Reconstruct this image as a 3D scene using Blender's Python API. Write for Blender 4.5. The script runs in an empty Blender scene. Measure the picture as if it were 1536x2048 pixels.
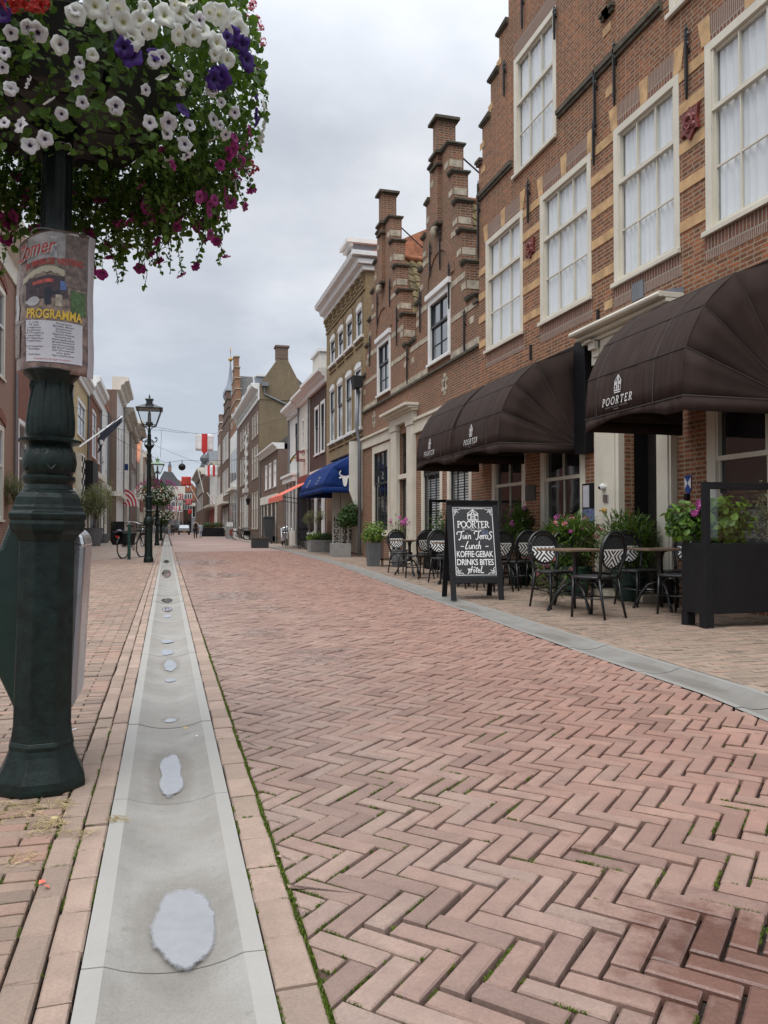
import bpy, math, random
from mathutils import Vector, Matrix, noise

# ---------------------------------------------------------------- camera, sky, sun, exposure
C = bpy.context.scene
H = 1.0                                   # eye height above the street
F = 1560.0                                # focal length in pixels of the 2048 px high photograph
PITCH = math.atan(32 / F)
YAW = math.atan(435 / F * math.cos(PITCH))
cam = bpy.data.cameras.new("camera")
cam.sensor_fit = 'VERTICAL'; cam.sensor_height = 36.0; cam.sensor_width = 27.0
cam.lens = F / 2048 * 36.0
cam.clip_start = 0.05; cam.clip_end = 3000
cam_ob = bpy.data.objects.new("camera", cam)
C.collection.objects.link(cam_ob)
cam_ob.location = (0, 0, H)
cam_ob.rotation_euler = (math.pi / 2 + PITCH, 0, -YAW)
C.camera = cam_ob

SUN_EL, SUN_ROT = math.radians(62), math.radians(215)
world = bpy.data.worlds.new("World"); C.world = world
world.use_nodes = True
wn, wl = world.node_tree.nodes, world.node_tree.links
wn.clear()
w_out = wn.new('ShaderNodeOutputWorld'); w_bg = wn.new('ShaderNodeBackground')
w_sky = wn.new('ShaderNodeTexSky'); w_sky.sky_type = 'NISHITA'; w_sky.sun_disc = False
w_sky.sun_elevation = SUN_EL; w_sky.sun_rotation = SUN_ROT
w_tc = wn.new('ShaderNodeTexCoord'); w_sep = wn.new('ShaderNodeSeparateXYZ')
wl.new(w_tc.outputs['Generated'], w_sep.inputs[0])
def wmath(op, a, b=None, clamp=False):
    n = wn.new('ShaderNodeMath'); n.operation = op; n.use_clamp = clamp
    for i, v in enumerate((a, b)):
        if v is None: continue
        if isinstance(v, (int, float)): n.inputs[i].default_value = v
        else: wl.new(v, n.inputs[i])
    return n.outputs[0]
zc = wmath('MAXIMUM', w_sep.outputs[2], 0.0)
den = wmath('ADD', zc, 0.22)
w_comb = wn.new('ShaderNodeCombineXYZ')
wl.new(wmath('DIVIDE', w_sep.outputs[0], den), w_comb.inputs[0])
wl.new(wmath('DIVIDE', w_sep.outputs[1], den), w_comb.inputs[1])
def wnoise(scale, detail, rough, off):
    m = wn.new('ShaderNodeMapping'); m.inputs['Location'].default_value = off
    wl.new(w_comb.outputs[0], m.inputs[0])
    n = wn.new('ShaderNodeTexNoise'); n.inputs['Scale'].default_value = scale
    n.inputs['Detail'].default_value = detail; n.inputs['Roughness'].default_value = rough
    wl.new(m.outputs[0], n.inputs['Vector'])
    return n.outputs['Fac']
n1 = wnoise(0.8, 6, 0.52, (3.1, 1.7, 0)); n2 = wnoise(2.6, 5, 0.55, (7.3, 2.2, 0))
cl = wmath('ADD', wmath('MULTIPLY', n1, 0.65), wmath('MULTIPLY', n2, 0.35))
ramp = wn.new('ShaderNodeValToRGB'); wl.new(cl, ramp.inputs[0])
e = ramp.color_ramp.elements
e[0].position = 0.40; e[0].color = (0.50, 0.525, 0.575, 1)          # grey undersides of the cloud deck
e[1].position = 0.61; e[1].color = (0.765, 0.77, 0.785, 1)
k = e.new(0.50); k.color = (0.615, 0.635, 0.675, 1)
# thinner, bluer cloud low over the far end of the street, brighter overhead (an overcast dome)
low = wn.new('ShaderNodeMapRange'); low.inputs['From Min'].default_value = 0.02; low.inputs['From Max'].default_value = 0.34
wl.new(zc, low.inputs['Value'])
mixl = wn.new('ShaderNodeMix'); mixl.data_type = 'RGBA'; mixl.blend_type = 'MULTIPLY'
mixl.inputs['Factor'].default_value = 1.0
wl.new(ramp.outputs[0], mixl.inputs['A'])
lowc = wn.new('ShaderNodeMix'); lowc.data_type = 'RGBA'
wl.new(low.outputs[0], lowc.inputs['Factor'])
lowc.inputs['A'].default_value = (0.84, 0.90, 0.965, 1); lowc.inputs['B'].default_value = (0.98, 0.99, 1.0, 1)
wl.new(lowc.outputs['Result'], mixl.inputs['B'])
zen = wn.new('ShaderNodeMapRange'); zen.inputs['From Min'].default_value = 0.45; zen.inputs['From Max'].default_value = 0.95
zen.inputs['To Min'].default_value = 1.0; zen.inputs['To Max'].default_value = 2.9
wl.new(zc, zen.inputs['Value'])
cloud = wn.new('ShaderNodeVectorMath'); cloud.operation = 'SCALE'
wl.new(mixl.outputs['Result'], cloud.inputs[0]); wl.new(wmath('MULTIPLY', zen.outputs[0], 10.0), cloud.inputs['Scale'])
mixs = wn.new('ShaderNodeMix'); mixs.data_type = 'RGBA'; mixs.inputs['Factor'].default_value = 0.93
wl.new(w_sky.outputs[0], mixs.inputs['A']); wl.new(cloud.outputs[0], mixs.inputs['B'])
wl.new(mixs.outputs['Result'], w_bg.inputs['Color']); w_bg.inputs['Strength'].default_value = 0.1
wl.new(w_bg.outputs[0], w_out.inputs[0])

sun = bpy.data.lights.new("sun", 'SUN'); sun.energy = 1.5; sun.angle = math.radians(40); sun.color = (1.0, 0.97, 0.93)
sun_ob = bpy.data.objects.new("sun", sun); C.collection.objects.link(sun_ob)
sun_ob.rotation_euler = (math.radians(90) - SUN_EL, 0, math.radians(180) - SUN_ROT)
C.view_settings.view_transform = 'Standard'; C.view_settings.look = 'None'
C.view_settings.gamma = 1.0; C.view_settings.exposure = 0.3
C.cycles.max_bounces = 7; C.cycles.diffuse_bounces = 3; C.cycles.glossy_bounces = 3
C.cycles.transparent_max_bounces = 8; C.cycles.use_denoising = True
C.cycles.caustics_reflective = False; C.cycles.caustics_refractive = False

# ---------------------------------------------------------------- survey: where a photographed point lies on a known plane
def ray(px, py):
    u = (px - 768) / F; v = (1024 - py) / F
    f = math.cos(PITCH) - v * math.sin(PITCH); z = math.sin(PITCH) + v * math.cos(PITCH)
    c, s = math.cos(YAW), math.sin(YAW)
    return (u * c + f * s, -u * s + f * c, z)
def G(px, py, Z=0.0):
    r = ray(px, py); t = (Z - H) / r[2]; return (r[0] * t, r[1] * t)
def FX(px, py, X):
    r = ray(px, py); t = X / r[0]; return (r[1] * t, H + r[2] * t)
def FY(px, py, Y):
    r = ray(px, py); t = Y / r[1]; return (r[0] * t, H + r[2] * t)

# ---------------------------------------------------------------- mesh helpers
col = C.collection
def root_of(o):
    v = Vector((0, 0, 0))
    while o is not None:
        v += o.location; o = o.parent
    return v
class MB:
    def __init__(s): s.v = []; s.f = []; s.t = []; s.vt = None
    def face(s, pts, tint=0.0):
        i = len(s.v); s.v += [tuple(p) for p in pts]; s.f.append(tuple(range(i, i + len(pts)))); s.t.append(tint)
    def box(s, x0, x1, y0, y1, z0, z1, tint=0.0):
        if x0 > x1: x0, x1 = x1, x0
        if y0 > y1: y0, y1 = y1, y0
        if z0 > z1: z0, z1 = z1, z0
        i = len(s.v)
        s.v += [(x0, y0, z0), (x1, y0, z0), (x1, y1, z0), (x0, y1, z0), (x0, y0, z1), (x1, y0, z1), (x1, y1, z1), (x0, y1, z1)]
        for q in ((0, 3, 2, 1), (4, 5, 6, 7), (0, 1, 5, 4), (1, 2, 6, 5), (2, 3, 7, 6), (3, 0, 4, 7)):
            s.f.append(tuple(i + k for k in q)); s.t.append(tint)
    def prism(s, poly, axis, a, b, tint=0.0):
        ar = sum(poly[k][0] * poly[(k + 1) % len(poly)][1] - poly[(k + 1) % len(poly)][0] * poly[k][1] for k in range(len(poly)))
        if ar < 0: poly = poly[::-1]
        if a > b: a, b = b, a
        def P(p, d):
            return {'x': (d, p[0], p[1]), 'y': (p[0], d, p[1]), 'z': (p[0], p[1], d)}[axis]
        n = len(poly); i = len(s.v)
        s.v += [P(p, a) for p in poly] + [P(p, b) for p in poly]
        lo = tuple(i + k for k in range(n)); hi = tuple(i + n + k for k in range(n))
        flip = axis == 'y'
        s.f.append(lo if flip else lo[::-1]); s.f.append(hi[::-1] if flip else hi); s.t += [tint, tint]
        for k in range(n):
            q = (i + k, i + (k + 1) % n, i + n + (k + 1) % n, i + n + k)
            s.f.append(q[::-1] if flip else q); s.t.append(tint)
    def tube(s, pts, r, n=6, tint=0.0, cap=True):
        pts = [Vector(p) for p in pts]; m = len(pts)
        if m < 2: return
        rs = r if isinstance(r, (list, tuple)) else [r] * m
        up = None; i0 = len(s.v)
        for k in range(m):
            d = (pts[min(k + 1, m - 1)] - pts[max(k - 1, 0)])
            d = d.normalized() if d.length > 1e-9 else Vector((0, 0, 1))
            if up is None:
                up = Vector((0, 0, 1)) if abs(d.z) < 0.9 else Vector((1, 0, 0))
            a = d.cross(up); a = a.normalized() if a.length > 1e-6 else d.orthogonal().normalized()
            b = a.cross(d).normalized(); up = b
            for j in range(n):
                w = 2 * math.pi * j / n
                s.v.append(tuple(pts[k] + (a * math.cos(w) + b * math.sin(w)) * rs[k]))
        for k in range(m - 1):
            for j in range(n):
                p = i0 + k * n + j; q = i0 + k * n + (j + 1) % n
                s.f.append((p, q, q + n, p + n)); s.t.append(tint)
        if cap:
            s.f.append(tuple(i0 + j for j in range(n))[::-1]); s.t.append(tint)
            s.f.append(tuple(i0 + (m - 1) * n + j for j in range(n))); s.t.append(tint)
    def lathe(s, prof, c=(0, 0, 0), n=16, mod=None, rot=0.0, tint=0.0, cap=True):
        i0 = len(s.v)
        for k, (r, z) in enumerate(prof):
            for j in range(n):
                a = 2 * math.pi * j / n + rot
                rr = r * (mod(a, k, z) if mod else 1.0)
                s.v.append((c[0] + rr * math.cos(a), c[1] + rr * math.sin(a), c[2] + z))
        up = prof[-1][1] >= prof[0][1]
        for k in range(len(prof) - 1):
            for j in range(n):
                p = i0 + k * n + j; q = i0 + k * n + (j + 1) % n
                fc = (p, q, q + n, p + n)
                s.f.append(fc if up else fc[::-1]); s.t.append(tint)
        if cap:
            a = tuple(i0 + j for j in range(n)); b = tuple(i0 + (len(prof) - 1) * n + j for j in range(n))
            s.f.append(a[::-1] if up else a); s.t.append(tint); s.f.append(b if up else b[::-1]); s.t.append(tint)
    def grid(s, rows, tint=0.0, close=False):
        i0 = len(s.v); n = len(rows[0])
        for r in rows: s.v += [tuple(p) for p in r]
        for a in range(len(rows) - 1):
            for b in range(n if close else n - 1):
                q = (b + 1) % n
                s.f.append((i0 + a * n + b, i0 + a * n + q, i0 + (a + 1) * n + q, i0 + (a + 1) * n + b)); s.t.append(tint)
    def ball(s, c, r, n=10, sq=(1, 1, 1), tint=0.0):
        m = max(4, n // 2)
        prof = [(max(1e-4, math.sin(math.pi * k / m)) * r, -math.cos(math.pi * k / m) * r) for k in range(m + 1)]
        i = len(s.v); s.lathe(prof, (0, 0, 0), n, tint=tint, cap=False)
        for k in range(i, len(s.v)):
            x, y, z = s.v[k]; s.v[k] = (c[0] + x * sq[0], c[1] + y * sq[1], c[2] + z * sq[2])
    def tr(s, M, start=0):
        for k in range(start, len(s.v)): s.v[k] = tuple(M @ Vector(s.v[k]))
    def each(s, name, m, parent=None, gap=.012, **k):
        """one part per separate piece (touching bits stay together)"""
        par = list(range(len(s.v)))
        def find(a):
            while par[a] != a: par[a] = par[par[a]]; a = par[a]
            return a
        for f in s.f:
            for q in f[1:]: par[find(q)] = find(f[0])
        grp = {}
        for f, t in zip(s.f, s.t): grp.setdefault(find(f[0]), []).append((f, t))
        G_ = []
        for fs in grp.values():
            vs = [s.v[i] for f, _ in fs for i in f]; G_.append([[min(v[q] for v in vs) - gap for q in range(3)], [max(v[q] for v in vs) + gap for q in range(3)], fs])
        done = False
        while not done:
            done = True; i = 0
            while i < len(G_):
                j = i + 1
                while j < len(G_):
                    a, b = G_[i], G_[j]
                    if all(a[0][q] <= b[1][q] and b[0][q] <= a[1][q] for q in range(3)):
                        G_[i] = [[min(a[0][q], b[0][q]) for q in range(3)], [max(a[1][q], b[1][q]) for q in range(3)], a[2] + b[2]]; del G_[j]; done = False
                    else: j += 1
                i += 1
        for _, _, fs in G_:
            o = MB(); mp = {}
            for f, t in fs:
                for i in f:
                    if i not in mp: mp[i] = len(o.v); o.v.append(s.v[i])
                o.f.append(tuple(mp[i] for i in f)); o.t.append(t)
            o.build(name, m, parent, **k)
    def build(s, name, m, parent=None, smooth=False, bevel=0.0, attr=False, solid=0.0, angle=None):
        off = root_of(parent)
        me = bpy.data.meshes.new(name)
        me.from_pydata([(x - off.x, y - off.y, z - off.z) for x, y, z in s.v] if off.length > 0 else s.v, [], s.f)
        if attr:
            a = me.attributes.new('tint', 'FLOAT', 'FACE'); a.data.foreach_set('value', s.t)
        if s.vt is not None:
            a = me.attributes.new('wet', 'FLOAT', 'POINT'); a.data.foreach_set('value', s.vt)
        for mm in (m if isinstance(m, (list, tuple)) else [m]): me.materials.append(mm)
        if smooth:
            me.polygons.foreach_set('use_smooth', [True] * len(me.polygons))
            if angle: me.set_sharp_from_angle(angle=math.radians(angle))
        me.update()
        o = bpy.data.objects.new(name, me); col.objects.link(o)
        if parent is not None: o.parent = parent
        if solid:
            d = o.modifiers.new('solid', 'SOLIDIFY'); d.thickness = solid; d.offset = 0
        if bevel:
            d = o.modifiers.new('bevel', 'BEVEL'); d.width = bevel; d.segments = 2; d.limit_method = 'ANGLE'; d.angle_limit = 0.6
        return o
def thing(name, label, cat, loc=(0, 0, 0), group=None, rot=None):
    o = bpy.data.objects.new(name, None); col.objects.link(o); o.location = loc; o.empty_display_size = 0.1
    if rot: o.rotation_euler = rot
    o['label'] = label; o['category'] = cat
    if group: o['group'] = group
    return o
def tag(o, label, cat, group=None):
    o['label'] = label; o['category'] = cat
    if group: o['group'] = group
    return o
def structure(o): o['kind'] = 'structure'; return o
def stuff(o, label, cat):
    o['kind'] = 'stuff'; o['label'] = label; o['category'] = cat; return o
def copy_tree(o, parent=None):
    c = o.copy(); col.objects.link(c)
    if parent is not None: c.parent = parent
    for ch in list(o.children): copy_tree(ch, c)
    return c
def lerp(a, b, t): return a + (b - a) * t

# ---------------------------------------------------------------- lettering
_txt = {}
def text_mesh(s, shear=0.0, space=1.0, bold=0.0):
    key = (s, shear, space, bold)
    if key not in _txt:
        cu = bpy.data.curves.new('lettering', 'FONT'); cu.body = s; cu.size = 1.0; cu.shear = shear
        cu.space_character = space; cu.offset = bold; cu.align_x = 'CENTER'; cu.resolution_u = 3
        o = bpy.data.objects.new('lettering', cu); col.objects.link(o)
        me = o.to_mesh()
        _txt[key] = ([(v.co.x, v.co.y) for v in me.vertices], [tuple(p.vertices) for p in me.polygons])
        o.to_mesh_clear(); bpy.data.objects.remove(o); bpy.data.curves.remove(cu)
    return _txt[key]
def put_text(mb, s, cx, cy, h, fn, shear=0.0, space=1.0, bold=0.0, wide=None, cap=0.69, tint=0.0):
    vs, fs = text_mesh(s, shear, space, bold)
    k = h / cap; xs = [v[0] for v in vs]; kx = k
    if wide: kx = wide / (max(xs) - min(xs))
    mid = (max(xs) + min(xs)) / 2
    i = len(mb.v)
    mb.v += [tuple(fn(cx + (x - mid) * kx, cy + y * k)) for x, y in vs]
    for f in fs: mb.f.append(tuple(i + a for a in f)); mb.t.append(tint)
def stroke(mb, pts, w, fn, tint=0.0):
    """a painted line: flat ribbon along 2-D points, set on a surface by fn"""
    n = len(pts)
    L = []; R = []
    for k in range(n):
        a = pts[max(k - 1, 0)]; b = pts[min(k + 1, n - 1)]
        dx, dy = b[0] - a[0], b[1] - a[1]; l = math.hypot(dx, dy) or 1
        nx, ny = -dy / l * w / 2, dx / l * w / 2
        L.append((pts[k][0] + nx, pts[k][1] + ny)); R.append((pts[k][0] - nx, pts[k][1] - ny))
    i = len(mb.v)
    for a, b in zip(L, R): mb.v += [tuple(fn(*b)), tuple(fn(*a))]
    for k in range(n - 1):
        mb.f.append((i + 2 * k, i + 2 * k + 2, i + 2 * k + 3, i + 2 * k + 1)); mb.t.append(tint)
def arc(cx, cy, r, a0, a1, n=10, ry=None):
    ry = r if ry is None else ry
    return [(cx + r * math.cos(math.radians(lerp(a0, a1, k / n))), cy + ry * math.sin(math.radians(lerp(a0, a1, k / n)))) for k in range(n + 1)]
SERIF = {
 'P': [[(.12, 0), (.12, 1)], [(0, 0), (.26, 0)], [(0, 1), (.3, 1)] + arc(.3, .75, .24, 90, -90, 8, .25) + [(.12, .5)]],
 'O': [arc(.42, .5, .4, 0, 360, 20, .5)],
 'R': [[(.12, 0), (.12, 1)], [(0, 0), (.26, 0)], [(0, 1), (.3, 1)] + arc(.3, .76, .23, 90, -90, 8, .24) + [(.12, .52)], [(.32, .52), (.62, 0), (.72, 0)]],
 'T': [[(.35, 0), (.35, 1)], [(.22, 0), (.48, 0)], [(0, .82), (.02, 1), (.68, 1), (.7, .82)]],
 'E': [[(.12, 0), (.12, 1)], [(0, 1), (.54, 1), (.56, .84)], [(.12, .53), (.42, .53)], [(0, 0), (.56, 0), (.58, .18)]]}
SW = {'P': .56, 'O': .84, 'R': .72, 'T': .7, 'E': .6}
def serif_word(mb, word, cx, cy, h, gap, w, fn, shear=0.0):
    tot = sum(SW[c] for c in word) * h + gap * (len(word) - 1); x = cx - tot / 2
    for c in word:
        for st in SERIF[c]: stroke(mb, [(x + px * h + shear * py * h, cy + py * h) for px, py in st], w, fn)
        x += SW[c] * h + gap
def house_logo(mb, cx, cy, w, h, lw, fn):
    """pointed-house emblem drawn in thin lines"""
    P = lambda x, y: (cx + x * w / 2, cy + y * h)
    L = [[(-1, .06), (-1, .62), (0, 1), (1, .62), (1, .06), (-1, .06)], [(-1, -.05), (1, -.05)], [(-.5, .06), (-.3, .5), (0, 1)], [(.5, .06), (.3, .5), (0, 1)],
         [(-1, .4), (-.3, .5), (.3, .5), (1, .4)], [(-1, .62), (0, .3), (1, .62)], [(-.22, .06), (-.22, .3)] , [(.22, .06), (.22, .3)], [(-1, .4), (0, .75), (1, .4)]]
    for st in L: stroke(mb, [P(*p) for p in st], lw, fn)
# ---------------------------------------------------------------- materials
def nodes_of(name):
    m = bpy.data.materials.new(name); m.use_nodes = True
    nt = m.node_tree; nt.nodes.clear()
    out = nt.nodes.new('ShaderNodeOutputMaterial'); b = nt.nodes.new('ShaderNodeBsdfPrincipled')
    nt.links.new(b.outputs[0], out.inputs[0])
    return m, nt, b, out
class N:
    def __init__(s, nt): s.nt = nt
    def new(s, t): return s.nt.nodes.new(t)
    def link(s, a, b): s.nt.links.new(a, b)
    def math(s, op, a, b=None, clamp=False):
        n = s.new('ShaderNodeMath'); n.operation = op; n.use_clamp = clamp
        for i, v in enumerate((a, b)):
            if v is None: continue
            if isinstance(v, (int, float)): n.inputs[i].default_value = v
            else: s.link(v, n.inputs[i])
        return n.outputs[0]
    def noise(s, vec, scale, detail=4, rough=.55):
        n = s.new('ShaderNodeTexNoise'); n.inputs['Scale'].default_value = scale
        n.inputs['Detail'].default_value = detail; n.inputs['Roughness'].default_value = rough
        if vec is not None: s.link(vec, n.inputs['Vector'])
        return n.outputs['Fac']
    def ramp(s, fac, stops):
        n = s.new('ShaderNodeValToRGB'); s.link(fac, n.inputs[0]); e = n.color_ramp.elements
        while len(e) < len(stops): e.new(0.5)
        for x, (p, c) in zip(e, stops): x.position = p; x.color = tuple(c) + (1,) if len(c) == 3 else c
        return n.outputs[0]
    def mix(s, fac, a, b, mode='MIX'):
        n = s.new('ShaderNodeMix'); n.data_type = 'RGBA'; n.blend_type = mode
        for key, v in (('Factor', fac), ('A', a), ('B', b)):
            if isinstance(v, (int, float)): n.inputs[key].default_value = v
            elif isinstance(v, tuple): n.inputs[key].default_value = v + (1,) if len(v) == 3 else v
            else: s.link(v, n.inputs[key])
        return n.outputs['Result']
    def range(s, v, a, b, c=0.0, d=1.0):
        n = s.new('ShaderNodeMapRange'); s.link(v, n.inputs['Value'])
        for k, x in (('From Min', a), ('From Max', b), ('To Min', c), ('To Max', d)): n.inputs[k].default_value = x
        return n.outputs[0]
    def bump(s, h, dist, strength, bsdf):
        n = s.new('ShaderNodeBump'); n.inputs['Distance'].default_value = dist; n.inputs['Strength'].default_value = strength
        s.link(h, n.inputs['Height']); s.link(n.outputs[0], bsdf.inputs['Normal'])
    def pos(s): return s.new('ShaderNodeNewGeometry').outputs['Position']
    def attr(s, name):
        n = s.new('ShaderNodeAttribute'); n.attribute_name = name; return n.outputs['Fac']
def sc(c, k): return tuple(min(1.0, x * k) for x in c)
def mat(name, c, rough=.6, metal=0.0, var=.14, scale=6.0, bump=0.0, bscale=60.0, spec=.5, obj=True):
    m, nt, b, out = nodes_of(name); n = N(nt)
    v = n.new('ShaderNodeTexCoord').outputs['Object'] if obj else n.pos()
    f = n.noise(v, scale, 5)
    n.link(n.ramp(f, [(.3, sc(c, 1 - var)), (.7, sc(c, 1 + var))]), b.inputs['Base Color'])
    b.inputs['Roughness'].default_value = rough; b.inputs['Metallic'].default_value = metal
    b.inputs['Specular IOR Level'].default_value = spec
    n.link(n.range(n.noise(v, scale * 2.3, 3), .3, .7, max(.03, rough - .08), min(1, rough + .08)), b.inputs['Roughness'])
    if bump: n.bump(n.noise(v, bscale, 3), bump, .6, b)
    return m
def brick(name, c1, c2, mortar, dark, bw=.215, rh=.06, ms=.011, mottle=.5, old=.35, rough=.85):
    m, nt, b, out = nodes_of(name); n = N(nt)
    g = n.new('ShaderNodeNewGeometry')
    sp = n.new('ShaderNodeSeparateXYZ'); n.link(g.outputs['Position'], sp.inputs[0])
    sn = n.new('ShaderNodeSeparateXYZ'); n.link(g.outputs['True Normal'], sn.inputs[0])
    k = n.math('GREATER_THAN', n.math('ABSOLUTE', sn.outputs[0]), .6)
    u = n.math('ADD', n.math('MULTIPLY', sp.outputs[1], k), n.math('MULTIPLY', sp.outputs[0], n.math('SUBTRACT', 1.0, k)))
    cb = n.new('ShaderNodeCombineXYZ')
    wob = n.noise(g.outputs['Position'], 2.2, 3)
    n.link(u, cb.inputs[0]); n.link(n.math('ADD', sp.outputs[2], n.math('MULTIPLY', wob, .012)), cb.inputs[1])
    t = n.new('ShaderNodeTexBrick'); n.link(cb.outputs[0], t.inputs['Vector'])
    t.inputs['Scale'].default_value = 1.0; t.inputs['Brick Width'].default_value = bw; t.inputs['Row Height'].default_value = rh
    t.inputs['Mortar Size'].default_value = ms; t.inputs['Mortar Smooth'].default_value = .25; t.inputs['Bias'].default_value = 0.0
    t.offset = .5; t.squash = .55; t.squash_frequency = 2
    t.inputs['Color1'].default_value = c1 + (1,); t.inputs['Color2'].default_value = c2 + (1,); t.inputs['Mortar'].default_value = mortar + (1,)
    fine = n.noise(g.outputs['Position'], 30, 4, .7)
    big = n.noise(g.outputs['Position'], .55, 5, .6)
    ms_ = n.new('ShaderNodeMapping'); ms_.inputs['Scale'].default_value = (4.65, 16.6, 1); n.link(cb.outputs[0], ms_.inputs[0])
    mid = n.noise(ms_.outputs[0], .9, 2, .6)
    c = n.mix(n.range(mid, .42, .68, 0, mottle), t.outputs['Color'], dark)
    c = n.mix(n.range(big, .45, .75, 0, old), c, sc(dark, .9))
    mv = n.new('ShaderNodeMapping'); mv.inputs['Scale'].default_value = (2.4, 2.4, .22); n.link(g.outputs['Position'], mv.inputs[0])
    c = n.mix(n.range(n.noise(mv.outputs[0], 1.0, 4, .65), .46, .72, 0, .5), c, n.mix(1.0, c, (.66, .64, .63), 'MULTIPLY'))     # soot and water streaks
    c = n.mix(1.0, c, n.ramp(fine, [(.25, (.82, .82, .82)), (.75, (1.15, 1.13, 1.1))]), 'MULTIPLY')
    c = n.mix(n.math('MULTIPLY', t.outputs['Fac'], .85), c, mortar)
    n.link(c, b.inputs['Base Color']); b.inputs['Roughness'].default_value = rough
    b.inputs['Specular IOR Level'].default_value = .25
    h = n.math('ADD', n.math('MULTIPLY', n.math('SUBTRACT', 1.0, t.outputs['Fac']), .8), n.math('MULTIPLY', fine, .5))
    n.bump(h, .009, .8, b)
    return m
def glass(name, tint=(.02, .022, .025), fres=.75, clear=0.0):
    """window pane: dark room behind it, or clear when something real stands behind"""
    m, nt, b, out = nodes_of(name); n = N(nt)
    if clear:
        tr = n.new('ShaderNodeBsdfTransparent'); tr.inputs[0].default_value = (.93, .95, .95, 1)
        gl = n.new('ShaderNodeBsdfGlossy'); gl.inputs['Roughness'].default_value = .02
        lw = n.new('ShaderNodeLayerWeight'); lw.inputs[0].default_value = .5
        mx = n.new('ShaderNodeMixShader'); n.link(n.range(n.math('POWER', lw.outputs['Facing'], 3.5), 0, 1, .09 if clear > .7 else .05, clear), mx.inputs[0])
        n.link(tr.outputs[0], mx.inputs[1]); n.link(gl.outputs[0], mx.inputs[2]); n.link(mx.outputs[0], out.inputs[0])
    else:
        f = n.noise(n.pos(), 1.3, 3)
        n.link(n.ramp(f, [(.35, sc(tint, .5)), (.65, sc(tint, 1.6))]), b.inputs['Base Color'])
        b.inputs['Roughness'].default_value = .03; b.inputs['Specular IOR Level'].default_value = fres; b.inputs['IOR'].default_value = 2.3 if fres > .9 else 1.75
        n.bump(n.noise(n.pos(), 1.7, 1), .01, .12, b)
    return m
M = {}
# old city bricks
M['hotel'] = brick('hotel_brick', (.43, .152, .066), (.23, .084, .043), (.33, .25, .175), (.09, .056, .037), mottle=.75, old=.6)
M['gable'] = brick('gable_brick', (.33, .125, .062), (.20, .082, .046), (.31, .245, .18), (.10, .065, .046), rh=.062, mottle=.7, old=.6)
M['yellow'] = brick('yellow_brick', (.36, .25, .115), (.28, .19, .09), (.30, .26, .19), (.20, .135, .07), rh=.062, old=.25)
M['orangebrick'] = brick('orange_brick', (.38, .20, .12), (.30, .155, .095), (.36, .30, .25), (.22, .115, .08), rh=.06, old=.2)
M['plum'] = brick('plum_brick', (.115, .055, .045), (.09, .045, .038), (.11, .085, .075), (.07, .04, .035), rh=.062, old=.2)
M['brown'] = brick('brown_brick', (.165, .088, .062), (.125, .068, .05), (.20, .165, .14), (.09, .055, .043), rh=.062, old=.3)
M['brown2'] = brick('brown_brick_low', (.20, .115, .085), (.155, .09, .068), (.22, .19, .16), (.11, .07, .055), rh=.062, old=.3)
M['ochre'] = brick('ochre_side_brick', (.28, .21, .115), (.21, .16, .09), (.25, .21, .15), (.115, .09, .06), rh=.062, mottle=.7, old=.6)
M['left1'] = brick('left_brick', (.36, .15, .085), (.28, .115, .068), (.34, .29, .25), (.19, .105, .08), rh=.062, old=.25)
M['left2'] = brick('left_red_brick', (.30, .08, .04), (.22, .06, .032), (.22, .15, .12), (.13, .055, .04), rh=.062, old=.25)
M['farbrick'] = brick('far_brick', (.24, .14, .10), (.18, .105, .08), (.25, .21, .18), (.13, .085, .065), rh=.065, old=.35)
# paint, plaster, stone
M['cream'] = mat('cream_paint', (.64, .60, .50), .5, var=.09, scale=2.2, obj=False)
M['white'] = mat('white_paint', (.74, .74, .72), .5, var=.06, scale=3, obj=False)
M['offwhite'] = mat('offwhite_plaster', (.66, .64, .57), .75, var=.09, scale=1.5, bump=.004, obj=False)
M['beige'] = mat('beige_plaster', (.46, .43, .36), .8, var=.14, scale=1.2, bump=.005, obj=False)
M['yellowplaster'] = mat('yellow_plaster', (.42, .32, .17), .8, var=.1, scale=1.2, obj=False)
M['sandstone'] = mat('sandstone', (.52, .335, .17), .85, var=.28, scale=5, bump=.006, bscale=35, obj=False)
M['greystone'] = mat('weathered_stone', (.40, .35, .27), .85, var=.45, scale=5, bump=.006, bscale=30, obj=False)
M['darkstone'] = mat('dark_mossy_ledge', (.082, .072, .052), .9, var=.4, scale=6, bump=.006, bscale=30, obj=False)
M['whitestone'] = mat('carved_white_stone', (.55, .55, .52), .8, var=.2, scale=5, bump=.02, bscale=9, obj=False)
M['redpaint'] = mat('red_paint', (.22, .035, .025), .5)
M['iron'] = mat('wrought_iron', (.012, .012, .013), .55, var=.3)
M['lead'] = mat('lead_sheet', (.22, .25, .29), .55, var=.15)
M['zinc'] = mat('zinc_pipe', (.20, .215, .23), .5, .4, var=.15)
M['slate'] = mat('slate', (.10, .105, .115), .6, var=.3, scale=9)
M['tileorange'] = mat('orange_pantile', (.36, .14, .07), .75, var=.4, scale=5, obj=False)
M['tilegreen'] = mat('mossy_pantile', (.17, .13, .06), .85, var=.6, scale=3.0, obj=False)
M['tiledark'] = mat('dark_pantile', (.075, .07, .068), .6, var=.35, scale=4, obj=False)
M['glass'] = glass('window_glass')
M['glasssky'] = glass('upstairs_glass', (.05, .06, .07), 1.0)
M['palepane'] = glass('pane_painted_pale_sky', (.36, .39, .43), 1.0)  # pale base colour stands in for sky reflected in the yellow house's panes
M['clear'] = glass('clear_glass', clear=.75)
M['screen'] = glass('glass_screen', clear=.35)
M['curtain'] = mat('sheer_curtain', (.88, .89, .91), .9, var=.04, scale=2)
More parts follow.
